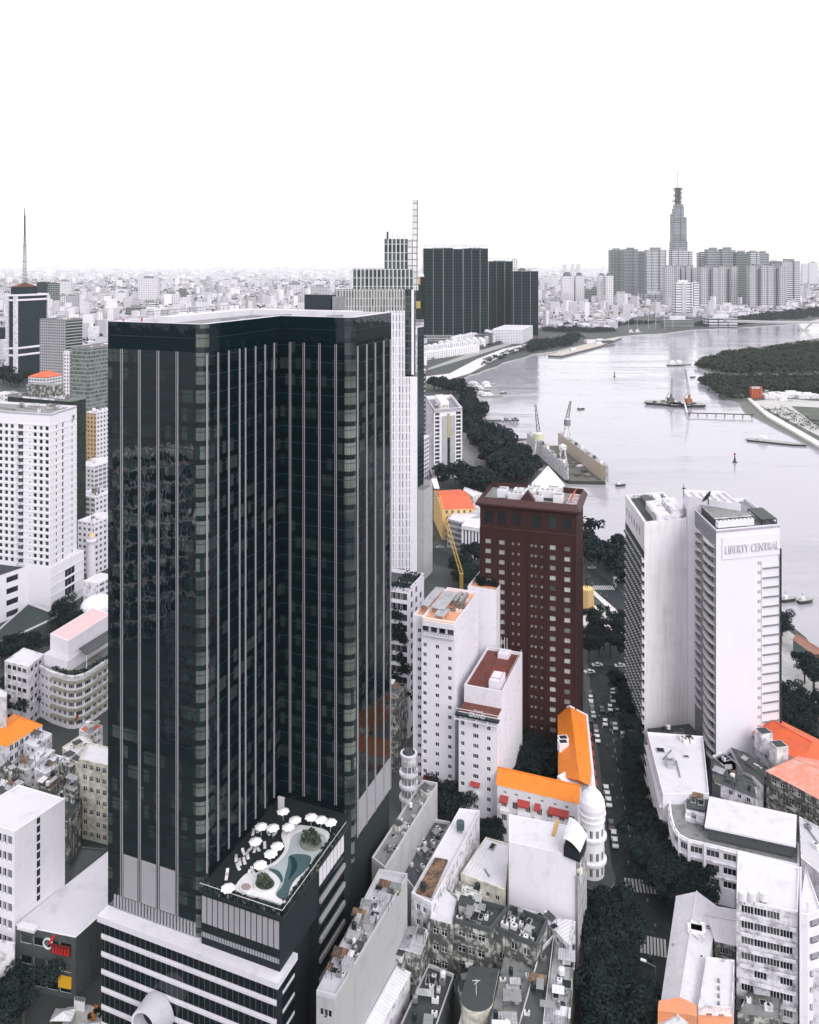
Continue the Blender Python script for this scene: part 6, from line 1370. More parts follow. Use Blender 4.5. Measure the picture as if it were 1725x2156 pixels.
# mobile crane: yellow lattice jib between ochre building and white hotel
p0, p1 = atY(*W4(598, 1370), 360), atY(*W4(405, 718), 420)
root = thing('yellow_crane', 'yellow lattice crane jib leaning in front of the ochre building', 'crane', (p0.x, p0.y, 0)); mb = MB(); dd = p1 - p0; Ln = dd.length; x_ = Vector((1, 0, 0)); y_ = dd.normalized().cross(x_).normalized()
N_ = 34
for k in range(N_):
    a_, c_ = p0 + dd * k / N_, p0 + dd * (k + 1) / N_; w_ = .62
    for s1, s2 in ((-1, -1), (1, -1), (1, 1), (-1, 1)): mb.bar(a_ + x_ * w_ * s1 + y_ * w_ * s2, c_ + x_ * w_ * s1 + y_ * w_ * s2, .13, yellow)
    s_ = 1 if k % 2 else -1; mb.bar(a_ + x_ * w_ * s_ - y_ * w_, c_ - x_ * w_ * s_ - y_ * w_, .09, yellow); mb.bar(a_ + y_ * w_ * s_ + x_ * w_, c_ - y_ * w_ * s_ + x_ * w_, .09, yellow)
mb.build('jib', root)
pa, pb = p0 + dd * .86, p0 + dd * .98; mb = MB(); mb.face([pa - x_ * 1.3 - y_ * 1.2, pa + x_ * 1.3 - y_ * 1.2, pb + x_ * 1.3 - y_ * 1.2, pb - x_ * 1.3 - y_ * 1.2], white); mb.face([pa - x_ * 1.3 - y_ * 1.25, pb - x_ * 1.3 - y_ * 1.25, pb + x_ * 1.3 - y_ * 1.25, pa + x_ * 1.3 - y_ * 1.25], white); mb.build('sign_board', root); jt = bpy.data.curves.new('lettering', 'FONT'); jt.body = 'POTAIN'; jt.size = 2.6; jt.extrude = .03; jt.space_character = 1.25; tmp = bpy.data.objects.new('tmp', jt); me = bpy.data.meshes.new_from_object(tmp); bpy.data.objects.remove(tmp); me.name = 'lettering'; me.materials.clear(); me.materials.append(dark_metal); ax = -dd.normalized(); up_ = Vector((1, 0, 0)); nn_ = ax.cross(up_).normalized(); up_ = nn_.cross(ax); me.transform(Matrix.Translation(pb + ax * 1.0 - up_ * .9 + Vector((0, -1.6, 0))) @ Matrix((ax, up_, nn_)).transposed().to_4x4()); link('lettering', me, root)
mb = MB(); mb.box((p0.x, p0.y, 0), (1.5, 1.5, p0.z), yellow); mb.box((p0.x, p0.y + 1, 0), (5, 8, 3), dark_metal); mb.build('mast', root)
# ================================================================ far towers
def tw2(name, label, u0, u1, vt, vb, mf, dep=None, group=None, cap=None, steps=None, spl=None, Y=None):
    """tower seen front-on far away: its own distance from where it meets the ground"""
    Y = Y or G / (vb - HZ); x0, x1 = (u0 - CX) / F * Y, (u1 - CX) / F * Y; z = H - (vt - HZ) * Y / F; dep = dep or min(60, max(18, (x1 - x0) * .7))
    root = thing(name, label, 'tower block', ((x0 + x1) / 2, Y, 0), group)
    k = spl or 1; mb = MB()
    for i in range(k):                       # bays stand forward and back so the outline is folded
        a, c = x0 + (x1 - x0) * i / k, x0 + (x1 - x0) * (i + 1) / k; o = (0, 7, 2, 9, 4)[i % 5] if k > 1 else 0; zz = z - ((0, 1, 0, 1)[i % 4] * (5 if mf not in (dk1, dk2) else 1) if k > 1 else 0)
        mb.prism([(a, Y + o), (c - .02, Y + o), (c - .02, Y + dep), (a, Y + dep)], 0, zz, mf, top=roofg)
    mb.build('wall', root)
    mb = MB(); mb.box(((x0 + x1) / 2, Y + dep / 2, z - 7), ((x1 - x0) * .5, dep * .4, 7 + (2 if mf in (dk1, dk2) else (x1 - x0) * .12)), cap or roofg); mb.build('roof_house', root)
    return root, x0, x1, Y, z
G = H * F
dk1 = facade("tower_dark_grid", (.010, .030, .033), (.0005, .005, .006), 6.5, 7.2, .80, .78, var=.5, band=(47, .03), bandcol=(.24, .28, .28))
dk2 = facade("tower_dark_grid2", (.012, .032, .036), (.0005, .005, .006), 5.2, 7.2, .82, .74, var=.5, band=(39, .05), bandcol=(.13, .16, .16))
for (nm, u0, u1, vt, vb, m_, k) in (("widest of the dark green-black towers, left end of the riverside row", 891, 975, 523, 716, dk1, 4), ("dark green-black tower joined on the right of the widest one", 975.3, 1028, 523, 713, dk2, 3), ("middle-height dark tower of the riverside row", 1028.5, 1080, 550, 700, dk1, 3), ("lowest dark tower at the right end of the riverside row", 1080.5, 1134, 571, 707, dk2, 3)):
    r, x0, x1, Y, z = tw2('dark_tower', nm, u0, u1, vt, vb, m_, 55, 'dark riverside towers', spl=k)
    mb = MB()
    for i in range(int((x1 - x0) / 22) + 1): mb.bar((x0 + 6 + i * 22, Y + 5, z), (x0 + 6 + i * 22, Y + 5, z + 7), .5, dark_metal); mb.bar((x0 + i * 22 - 4, Y + 5, z + 6.5), (x0 + 20 + i * 22, Y + 5, z + 5.5), .5, dark_metal)
    mb.build('roof_crane', r)
    if u0 < 1000:
        mb = MB(); mb.box(((x0 + x1) / 2, Y - 12, 0), (x1 - x0 + 8, 22, 12), facade("podium_grid", (.4, .41, .42), (.05, .06, .06), 6, 6, .85, .6)); mb.build('podium', r)
gA = facade("tower_balconies", (.40, .40, .43), (.02, .035, .035), 9, 7.4, .86, .58, var=.9)
gB = facade("tower_bands_white", (.66, .65, .70), (.03, .04, .045), 40, 8.2, 1.0, .46, var=.3, band=(28, .12), bandcol=(.09, .11, .12))
gC = facade("tower_green_grey", (.24, .26, .25), (.01, .022, .021), 8, 7.4, .82, .62, var=.8)
gD = facade("tower_stone", (.46, .45, .48), (.055, .06, .065), 8, 7.6, .55, .5, var=.6)
gW = facade("tower_white_slots", (.74, .72, .78), (.07, .08, .09), 30, 8.6, .9, .42, band=(26, .10), bandcol=(.12, .13, .14))
gF = facade("tower_white_grid", (.70, .68, .72), (.11, .12, .12), 8, 7.8, .5, .5)
def U3x(x): return 1157.9 + .3286 * x
def U3y(y): return 315.8 + .3286 * y
for (x0, x1, vt, vb, m_, lb, k) in (
    (388, 476, 640, 962, gC, "broad grey-green tower at the left end of the far riverside group", 3), (477, 566, 636, 955, gA, "grey tower with a pale upper half beside the leftmost one of the far group", 3), (567, 614, 652, 950, gC, "narrow darker tower set back in the far left group", 1),
    (617, 748, 640, 942, gB, "pale banded tower with dark vertical lines, left of the tallest spire", 3), (960, 1010, 658, 985, gB, "slim pale tower just right of the tallest spire", 1), (1011, 1100, 636, 990, gA, "grey far tower with striped balconies, left half of the tall middle pair", 2),
    (1101, 1194, 634, 990, gA, "grey far tower with striped balconies, right half of the tall middle pair", 2), (1196, 1280, 655, 1000, gC, "green-grey far tower right of the tall middle pair", 2), (1281, 1345, 652, 995, gB, "white-banded far tower in the right half of the group", 1), (1346, 1410, 655, 995, gA, "grey far tower with a stepped white top, right half of the group", 2),
    (1412, 1480, 716, 985, gC, "lower far tower left of the rightmost one", 1), (1481, 1606, 712, 1003, gB, "rightmost pale broad tower of the far riverside group", 3),
    (742, 800, 745, 1008, gD, "stone-grey mid-rise tower left of the bright white slab", 1), (805, 872, 745, 1000, gD, "stone-grey stepped tower directly below the tallest spire", 2), (874, 942, 745, 1000, gD, "stone-grey stepped tower behind the bright white slab", 2),
    (972, 1085, 752, 1014, gD, "stone-grey tower with a dark slot, first of the front middle row", 3), (1087, 1204, 746, 1014, gD, "stone-grey tower with a dark slot, second of the front middle row", 3), (1283, 1395, 744, 1020, gD, "stone-grey tower with a dark slot, third of the front middle row", 3), (1397, 1512, 744, 1020, gD, "stone-grey tower with a dark slot, fourth of the front middle row", 3),
    (780, 918, 640, 990, gB, "white tower block standing under the tallest spire", 2)):
    r, a, c, Y, z = tw2('far_tower', lb, U3x(x0), U3x(x1), U3y(vt), U3y(vb), m_, 40, 'far riverside towers', spl=k)
    if m_ is gD and x1 - x0 > 60:
        mb = MB(); mb.box(((a + c) / 2, Y - 1, 0), (5, 3, z - 8), plain("dark_slot", (.04, .05, .05))); mb.build('dark_slot', r)
r, a, c, Y, z = tw2('white_slab', 'bright white slab tower with a dark centre column of windows, on the far river bank', U3x(803), U3x(918), U3y(848), U3y(1066), gW, 34, spl=1, cap=white)
mb = MB(); mb.box(((a + c) / 2, Y - 1, 6), (14, 2, z - 12), facade("slot_windows", (.7, .7, .74), (.05, .055, .06), 4.5, 4.2, .6, .55)); mb.build('window_column', r)
tw2('white_slab', 'bright white side block attached right of the white slab tower on the far bank', U3x(919), U3x(957), U3y(850), U3y(1050), gW, 30, cap=white)
# tallest spire
Y = 3900; cx_ = (U3x(836) - CX) / F * Y; zz = lambda v: H - (U3y(v) - HZ) * Y / F; ux = lambda x: (U3x(x) - CX) / F * Y
root = thing('spire_tower', 'tallest stepped grey glass skyscraper with an unfinished spire, far right on the horizon', 'skyscraper', (cx_, Y, 0)); g81 = facade("spire_glass", (.34, .35, .38), (.10, .115, .13), 60, 8.5, 1.0, .72, var=.5, band=(30, .10), bandcol=(.10, .12, .13))
for x0, x1, v0, v1, o in ((792, 882, 1000, 585, 0), (794, 838, 585, 405, 3), (838.2, 878, 585, 430, 2), (806, 838, 405, 372, 5), (838.2, 862, 430, 360, 5), (812, 858, 372, 345, 7)):
    mb = MB(); mb.prism([(ux(x0), Y + o), (ux(x1), Y + o), (ux(x1), Y + 60 - o), (ux(x0), Y + 60 - o)], max(0, zz(v0)), zz(v1), g81, top=roofg); mb.build('tier', root)
mb = MB(); mb.prism([(ux(820), Y + 20), (ux(848), Y + 20), (ux(848), Y + 40), (ux(820), Y + 40)], zz(345), zz(240), gC); q = random.Random(9)
for k in range(11):
    v = 338 - k * 9.5; mb.box((ux(834 + q.uniform(-7, 7)), Y + 30, zz(v)), ((ux(860) - ux(806)) * q.uniform(.7, 1.05), 30, 3), darkconc)
mb.build('unfinished_top', root)
mb = MB()
for k in range(9): mb.box((ux(832), Y + 30, zz(232 - k * 12.5)), (9 - k * .7, 8, 3.5), lightgrey)
mb.bar((ux(832), Y + 30, zz(240)), (ux(832), Y + 30, zz(125)), 2.2, lightgrey); mb.build('spire', root)
# pairs with dark hexagonal roofs
for (x0, x1, vt, vb, lb) in ((80, 152, 808, 990, "left tower with a dark capped roof, of the cream pair beyond the low houses"), (166, 222, 806, 990, "right tower with a dark capped roof, of the cream pair beyond the low houses"), (316, 362, 806, 1000, "left half of the cream twin tower with two dark caps"), (363, 408, 806, 1003, "right half of the cream twin tower with two dark caps"), (226, 270, 905, 985, "low green-grey block between the two capped pairs"), (272, 312, 890, 985, "low block with a dark pointed top between the capped pairs")):
    r, a, c, Y, z = tw2('capped_tower', lb, U3x(x0), U3x(x1), U3y(vt), U3y(vb), gF if vt < 850 else gC, 40, 'cream towers with dark caps')
    m_ = (a + c) / 2; w_ = (c - a) / 2 * .8; mb = MB(); mb.tube((m_, Y + 20), w_, w_ * .55, z, z + w_ * .9, plain("dark_cap", (.08, .095, .09)), 6); mb.build('cap', r)
for (u0, u1, vt, vb, m_, lb) in ((1078, 1091, 546, 640, gF, "pale slim tower behind the dark riverside row"), (1092, 1107, 566, 640, gC, "low grey top showing between two dark riverside towers"), (292, 331, 586, 640, gF, "pale grey broad tower standing high among the left roofs"), (242, 265, 616, 643, white2, "plain white cube tower in the left middle distance"),
    (341, 376, 619, 648, gF, "pale block with rows of windows above the black tower's left roof"), (376, 390, 609, 640, gC, "thin grey tower beside the pale block above the black tower's roof"), (294, 331, 637, 664, gB, "white banded block just above the black tower's left roof"), (265, 303, 647, 672, gC, "dark-topped block directly above the black tower's left corner"), (121, 149, 592, 625, gF, "pale double tower behind the mast tower"),
    (121, 138, 623, 652, gF, "whitish block right of the mast tower"), (138.5, 161, 623, 655, gD, "grey block right of the whitish block near the mast tower"), (77, 99, 594, 655, dk2, "dark tower just behind the mast tower, left of two"), (102, 120, 596, 660, gC, "unfinished dark tower behind the mast tower, right of two"), (0, 18, 617, 645, gF, "pale block at the left edge behind the mast tower"),
    (468, 485, 589, 606, gF, "small pale far block left of the roof plant room"), (550, 562, 579, 603, gF, "slim pale far tower above the black roof, near the centre"), (605, 640, 600, 622, gF, "far pale block left of the stepped tower"), (655, 690, 604, 625, gD, "far grey block close to the stepped tower's left side"),
    (1143, 1156, 583, 605, gF, "first of the faint pale towers right of the dark row"), (1160, 1176, 579, 606, gF, "second of the faint pale towers right of the dark row"), (1186, 1193, 558, 596, gF, "faint far tower on the horizon above the capped pair, left"), (1204, 1210, 557, 596, gF, "faint far tower on the horizon above the capped pair, middle"), (1215, 1222, 556, 594, gF, "faint far tower on the horizon above the capped pair, right"),
    (1236, 1250, 592, 625, gF, "pale block between the two capped pairs, further back"), (1690, 1700, 556, 600, gF, "faint far tower at the right edge, left"), (1704, 1722, 553, 602, gF, "faint far tower at the right edge, right")):
    tw2('distant_tower', lb, u0, u1, vt, vb, m_, 26)
# riverside white complex
P = quad([V2(80, 1165), V2(455, 1172), V2(587, 1118)], 30)
nb('riverside_school', 'long white building with a glazed end, at the foot of the lowest dark tower', P, 30, white_grid, roofw, 1, 0, 0, seed=120, par=1.5)
P = quad([V2(-30, 1190), V2(75, 1215), V2(100, 1180)], 24); nb('riverside_school', 'small glazed block left of the long white building by the dark towers', P, 24, glass_mid, roofw, 1, 0, 0, seed=121, par=1)
for i, (x0, x1, vt, vb, m_, lb) in enumerate(((597, 745, 925, 975, gB, "low white hall in front of the far towers, left of the stone-grey ones"), (735, 925, 1090, 1142, strip, "curved dark-fronted hall on the far river bank"), (1012, 1205, 1078, 1132, gB, "white three-storey villa-like building on the far bank"), (1515, 1592, 975, 1020, white2, "small white domed hall at the right end of the far bank"), (1090, 1200, 995, 1035, white2, "white low sheds behind the far bank villas"))):
    tw2('bank_building', lb, U3x(x0), U3x(x1), U3y(vt), U3y(vb), m_, 40, cap=white2)
tc = random.Random(15)
hw = [facade("townhouse", (.76, .74, .79), (.14, .14, .15), 4.5, 3.4, .42, .5), white2, facade("house_b", (.60, .58, .62), (.08, .08, .085), 4, 3.3, .5, .5)]
def house(px, py, w_, l_, h_, wm, rm, rot, nm='townhouse', lb='', grp=None, ridge=True):
    root = thing(nm, lb, 'house', (px, py, 0), grp); ca, sa = math.cos(rot), math.sin(rot); P = [(px + ca * a - sa * c, py + sa * a + ca * c) for a, c in ((-w_ / 2, -l_ / 2), (w_ / 2, -l_ / 2), (w_ / 2, l_ / 2), (-w_ / 2, l_ / 2))]
    mb = MB(); mb.prism(P, 0, h_, wm, top=rm); mb.build('wall', root)
    mb = MB()
    if ridge:
        c_ = [((P[0][0] + P[1][0]) / 2, (P[0][1] + P[1][1]) / 2), ((P[2][0] + P[3][0]) / 2, (P[2][1] + P[3][1]) / 2)]
        R0, R1 = (*lerp(c_[0], c_[1], .2), h_ + 3), (*lerp(c_[0], c_[1], .8), h_ + 3); Q = [(*p, h_ + .02) for p in P]
        mb.face([Q[0], Q[1], R0], rm); mb.face([Q[1], Q[2], R1, R0], rm); mb.face([Q[2], Q[3], R1], rm); mb.face([Q[3], Q[0], R0, R1], rm)
    else: mb.box((*bquad(P, .5, .6), h_ - .5), (w_ * .4, l_ * .35, 2.8), wm, rot)
    mb.build('roof', root)
k = 0
for row, (va, vb_, ua, ub) in enumerate(((758, 742, 893, 1002), (744, 729, 893, 1016), (733, 722, 930, 1040), (723, 714, 955, 1000))):
    n_ = 13 - row * 2
    for i in range(n_):
        t_ = i / (n_ - 1); u, v = ua + (ub - ua) * t_, va + (vb_ - va) * t_ ; p = at((u, v), 0)
        house(p.x, p.y, 12, 12, 13 + (i % 3), hw[0], roofw, .25, 'townhouse', 'white riverside townhouse with a pale hipped roof, below the dark towers', 'white riverside townhouses')
# ================================================================ the low city: nearest houses one by one, the far carpet as one mass
def inside(poly, x, y):
    c = False; n_ = len(poly)
    for i in range(n_):
        x1, y1 = poly[i]; x2, y2 = poly[i - 1]
        if (y1 > y) != (y2 > y) and x < (x2 - x1) * (y - y1) / (y2 - y1) + x1: c = not c
    return c
q = random.Random(99); cells = {}; spots = []
def far_ok(u, v):
    if u < 890: return v < 790 and not (100 > u > 10 and v > 775)
    if 885 < u < 1134: return v < 640
    if u < 1320: return v < 693 - max(0, (u - 1290)) * .4
    return v < 668 - max(0, (u - 1560)) * .12
for _ in range(36000):
    v = 557.5 + (q.random() ** 1.35) * 238; u = q.uniform(-30, 1760)
    if not far_ok(u, v) or v < 563.6: continue
    Y = G / (v - HZ); X = (u - CX) / F * Y; s_ = q.uniform(9, 17) * (1 + Y / 5200)
    key = (int(u / (5 + 1800 / Y)), int(v * (1.0 + Y / 5000)))
    if cells.get(key, 0) >= 1: continue
    cells[key] = 1; spots.append((Y, X, s_))
spots.sort(); hcol = [white2, hw[0], hw[2], paint("far_grey", (.38, .38, .39), .6, (.1, .1, .1)), lightgrey, white]
rcol = [roofw, roofw, lightgrey, roofg, roofg, roofd, maroon, roofw, paint("brick_red_roof", (.33, .13, .09), .4)]
houses = [s for s in spots if s[0] < 90000]
TREES = [s for s in houses if s[0] < 9000 and q.random() < .17]; ts = set(map(id, TREES)); houses = [s for s in houses if id(s) not in ts]
roofname = {id(roofw): 'white', id(lightgrey): 'light grey', id(roofg): 'grey', id(roofd): 'dark', id(maroon): 'dark red', id(rcol[8]): 'brick red'}
for i, (Y, X, s_) in enumerate(houses[:290]):
    h_ = q.choice([7, 10, 12, 14, 18]); rm = q.choice(rcol); rn = roofname[id(rm)]; sd_ = 'left of the black tower' if X < 30 else 'across the river bend'
    tall = 'tall' if h_ > 13 else 'low'
    house(X, Y, s_ * .7, s_ * 1.1, h_, q.choice(hcol), rm, q.choice([-.39, -.2, .1, .5, -.8]), 'low_city_house', f'{tall} {rn}-roofed house in the dense quarter {sd_}', f'{tall} {rn}-roofed houses {sd_}', ridge=rn in ('dark red', 'brick red'))
mb = MB()
for (Y, X, s_) in houses[290:]:
    t_ = q.random(); h_ = q.uniform(6, 17) if t_ < .93 else q.uniform(22, 60); w_, l_ = s_ * q.uniform(.6, 1.2), s_ * q.uniform(.7, 1.4)
    if h_ > 20: w_ *= 1.1; l_ *= .9
    mb.box((X, Y, 0), (w_, l_, h_), q.choice(hcol), q.choice([-.39, -.2, .1, .5, -.8]), bottom=False)
    for k in range(0):
        pass
    i0 = len(mb.f) - 1; mb.m[i0] = mb.mi(q.choice(rcol if Y < 9000 else rcol[:4]))  # distant roofs limited to lighter colours, haze put into the colour
o = mb.build('low_city'); tag(o, 'endless carpet of small pale houses fading into haze towards the horizon', 'city', kind='stuff')
# ================================================================ land, river, roads
def gpt(p): v = at(p, 0); return (v.x, v.y)
asph = paint("asphalt", (.018, .026, .030), .7, (.08, .083, .083), streak=0, scale=.25)
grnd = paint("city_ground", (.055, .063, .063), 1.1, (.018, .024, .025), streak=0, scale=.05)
grass_m = paint("scrub", (.07, .08, .068), 1.0, (.16, .155, .13), streak=0, scale=.06)
pale_m = paint("pale_paving", (.58, .56, .57), .6, (.2, .2, .2), streak=0, scale=.2)
bank = [(4000, 300), (900, 190), gpt((1900, 1480)), gpt((1725, 1378)), gpt(E(1640, 1025)), gpt(E(1560, 960)), gpt(E(1480, 900)), gpt((1560, 1250)), gpt((1440, 1195)), gpt((1345, 1185))] + \
    [gpt(W4(*p)) for p in ((1720, 1215), (1600, 1170), (1500, 1125), (1430, 1060), (1400, 1000), (1330, 820), (1210, 760), (1150, 660), (1090, 560), (1060, 440), (930, 432), (870, 398), (800, 345), (765, 300), (700, 190), (650, 100))] + \
    [gpt(p) for p in ((975, 808), (968, 802), (989, 789), (1005, 786), (1020, 779), (1047, 771), (1060, 763), (1105, 752), (1120, 746), (1165, 740), (1240, 722), (1262, 716), (1306, 708), (1348, 704), (1398, 702), (1454, 694.5), (1552, 690), (1684, 681), (1725, 671))] + [(1900, 3300), (4000, 4200), (42000, 9000)]
far = 42000
land = bank + [(far, 60000), (-far, 60000), (-far, -900), (4000, -900)]
def sheet(name, poly, z, m, kind='structure', skirt=0):
    mb = MB(); P = ccw(poly); mb.face([(*p, z) for p in P], m, [(p[0], p[1]) for p in P])
    if skirt:
        for i in range(len(P)): mb.wall(P[i], P[(i + 1) % len(P)], z - skirt, z, concrete if skirt < 4 else darkconc)
    o = mb.build(name); o['kind'] = kind; return o
sheet('ground', land, 0, grnd, skirt=3)
pen = [gpt(p) for p in ((1468.4, 772.6), (1487, 758), (1536, 742), (1585, 733), (1628, 726), (1690, 717), (1725, 712))] + [(2600, 1700), (4000, 1500), (4000, 500), (1200, 400)] + [gpt(p) for p in ((1900, 1040), (1725, 946), (1643, 904), (1610, 887), (1568, 865), (1556, 847), (1532, 842.6), (1508.6, 826), (1490, 812), (1470, 807), (1500, 797), (1512, 790), (1480, 778))]
sheet('far_bank', pen, 0, grass_m, skirt=3)
m, t_, b_ = nodes("river_water")
co = coords(t_, (1, .33, 1)); n1 = noise(t_, .06, 4, co, .55); n2 = noise(t_, .9, 3, coords(t_, (1, .5, 1))); n3 = ramp(t_, noise(t_, .011, 6, coords(t_, (.22, 1, 1)), .7), .50, .72)
t_.links.new(mixc(t_, mth(t_, 'MULTIPLY', n3, .6), (.335, .322, .368), (.22, .215, .235)), b_.inputs['Base Color'])
b_.inputs['Roughness'].default_value = .08; b_.inputs['IOR'].default_value = 1.4
bp = N(t_, 'ShaderNodeBump'); bp.inputs['Strength'].default_value = .7; bp.inputs['Distance'].default_value = 1.0
t_.links.new(mth(t_, 'MULTIPLY', mth(t_, 'ADD', n1, mth(t_, 'MULTIPLY', n2, .12)), mth(t_, 'ADD', .25, n3)), bp.inputs['Height']); t_.links.new(bp.outputs[0], b_.inputs['Normal'])
sheet('river', [(-600, 100), (9000, 100), (9000, 9000), (-600, 9000)], -1.5, m)
def road(name, px, m=asph, z=.004, kind='structure'): return sheet(name, [gpt(p) for p in px], z, m, kind)
# main street and its pavements (a real kerb step)
road('road', [(1240, 1400), (1300, 1400), (1318, 1480), (1350, 1600), (1372, 1700), (1400, 1800), (1440, 1900), (1500, 2050), (1560, 2250), (1180, 2250), (1230, 1950), (1290, 1830), (1283, 1780), (1262, 1600), (1248, 1500)], z=.01)
road('cross_road', [(1200, 1880), (1290, 1835), (1420, 1850), (1500, 1960), (1430, 2010), (1330, 1960), (1220, 1960)], z=.016)
def kerb(name, px, m=concrete, h=.14):
    mb = MB(); mb.prism([gpt(p) for p in px], 0, h, m); o = mb.build(name); o['kind'] = 'structure'
kerb('pavement', [(1228, 1400), (1239, 1400), (1247, 1500), (1261, 1600), (1282, 1780), (1288, 1826), (1272, 1850), (1240, 1850), (1250, 1700), (1236, 1500)], darkconc)
kerb('pavement', [(1301, 1400), (1312, 1395), (1330, 1470), (1366, 1590), (1392, 1690), (1412, 1790), (1470, 1900), (1490, 1965), (1448, 1920), (1410, 1850), (1401, 1800), (1373, 1700), (1351, 1600), (1319, 1480)], darkconc)
crossm = plain("road_paint", (.50, .50, .50), .7)
def zebra(name, a, c, n_, ln, wd=.55, side=(1, 0)):
    a, c = Vector(gpt(a)), Vector(gpt(c)); d_ = (c - a).normalized(); e_ = Vector((-d_.y, d_.x)); mb = MB()
    for k in range(n_):
        p = a.lerp(c, k / (n_ - 1)); q0 = p - e_ * ln / 2; mb.face([(*q0, .03), (*(q0 + d_ * wd), .03), (*(q0 + d_ * wd + e_ * ln), .03), (*(q0 + e_ * ln), .03)], crossm)
    o = mb.build(name); o['kind'] = 'structure'
zebra('crosswalk', B(500, 862), B(720, 885), 11, 5.2); zebra('crosswalk', B(595, 1235), B(745, 1265), 8, 6); zebra('crosswalk', E(300, 712), E(420, 712), 11, 6)
for (u0, v0, u1, v1) in ((1283, 1500, 1305, 1640), (1305, 1640, 1330, 1780)):
    a, c = Vector(gpt((u0, v0))), Vector(gpt((u1, v1))); mb = MB()
    for k in range(7): p, q_ = a.lerp(c, k / 7), a.lerp(c, (k + .45) / 7); mb.face([(p.x - .08, p.y, .02), (q_.x - .08, q_.y, .02), (q_.x + .08, q_.y, .02), (p.x + .08, p.y, .02)][::-1], crossm)
    o = mb.build('lane_marking'); o['kind'] = 'structure'
# riverside roads and the square
road('river_road', [W4(1430, 1340), W4(1500, 1330), W4(1725, 1520), W4(1900, 1700), W4(2000, 2050), W4(1725, 1660), W4(1430, 1500)], z=.006)
road('river_road', [W4(290, 1180), W4(420, 1190), W4(740, 1320), W4(900, 1420), W4(720, 1420), W4(520, 1340), W4(290, 1270)], z=.006)
road('river_road', [W4(610, 400), W4(640, 390), W4(860, 720), W4(800, 800), W4(640, 640), W4(600, 560)], paint("worn_road", (.20, .20, .20), .8, (.07, .07, .07), streak=0), z=.006)
road('promenade', [W4(1470, 1480), W4(1500, 1475), W4(1725, 1670), W4(1900, 1840), W4(1900, 1890), W4(1725, 1720)], pale_m, z=.02)
road('square', [W4(1430, 1600), W4(1520, 1590), W4(1640, 1670), W4(1725, 1760), W4(1700, 1850), W4(1560, 1860), W4(1430, 1800)], paint("pink_paving", (.66, .60, .60), .4, (.4, .36, .35), streak=0), z=.014)
road('lawn', [W4(1500, 1530), W4(1570, 1580), W4(1570, 1600), W4(1510, 1560)], grass_m, z=.03); road('lawn', [W4(1610, 1655), W4(1660, 1650), W4(1740, 1730), W4(1700, 1730)], grass_m, z=.03)
road('quay', [W4(640, 130), W4(700, 190), W4(760, 300), W4(740, 310), W4(660, 160)], pale_m, z=.008)
road('shipyard', [W4(900, 470), W4(1060, 450), W4(1090, 570), W4(1150, 660), W4(1040, 640), W4(980, 560)], paint("yard_ground", (.30, .29, .27), 1.0, (.07, .07, .065), streak=0), z=.008)
road('riverside_path', [U2(700, 1390), U2(860, 1370), U2(1050, 1270), U2(1230, 1200), U2(1420, 1160), U2(1440, 1180), U2(1240, 1240), U2(1000, 1370), U2(860, 1410), U2(700, 1420)], pale_m, z=.008)
road('riverside_path', [U2(720, 1330), U2(1000, 1230), U2(1250, 1160), U2(1440, 1100), U2(1450, 1110), U2(1260, 1180), U2(1000, 1260), U2(700, 1350)], paint("worn_road2", (.3, .3, .3), .6, (.1, .1, .1), streak=0), z=.012)
road('riverside_ground', [(1645, 1318), (1725, 1372), (1900, 1480), (1900, 1620), (1725, 1500), (1640, 1430)], paint("plaza_light", (.45, .44, .44), .8, (.12, .12, .12), streak=0), z=.006)
road('riverside_ground', [(1640, 1440), (1725, 1520), (1900, 1640), (1900, 1760), (1725, 1640), (1640, 1560)], asph, z=.009)
# peninsula: promenade with quay wall and bare building plots
kerb('quay_wall', [(1574, 842.6), (1580, 842), (1618, 872), (1725, 934), (1900, 1030), (1900, 1040), (1725, 945), (1614, 880)], pale_m, 2.5)
road('promenade_road', [(1585, 845), (1640, 838), (1725, 845), (1900, 850), (1900, 1000), (1725, 918), (1650, 880)], paint("plot_ground", (.45, .44, .44), .9, (.10, .105, .10), streak=0, scale=.03), z=.01)
road('grass_plot', [(1665, 855), (1725, 858), (1900, 870), (1900, 950), (1725, 900)], grass_m, z=.02)
road('mud_bank', [(1556, 847), (1574, 845), (1640, 893), (1725, 938), (1725, 946), (1643, 904), (1610, 887), (1568, 865)], paint("mud", (.13, .13, .12), .7, (.05, .05, .05), streak=0), z=.012)
road('sand_track', [(1500, 795), (1600, 788), (1725, 790), (1725, 795), (1600, 796), (1512, 802)], paint("sand", (.32, .30, .27), .7, (.1, .1, .09), streak=0, scale=.05), z=.01)
sheet('far_plain', [(-40000, 9000), (2500, 9000), (9000, 5200), (40000, 12000), (40000, 59000), (-40000, 59000)], 1.0, paint('far_ground', (.40, .40, .42), .9, (.12, .13, .13), streak=0, scale=.004))
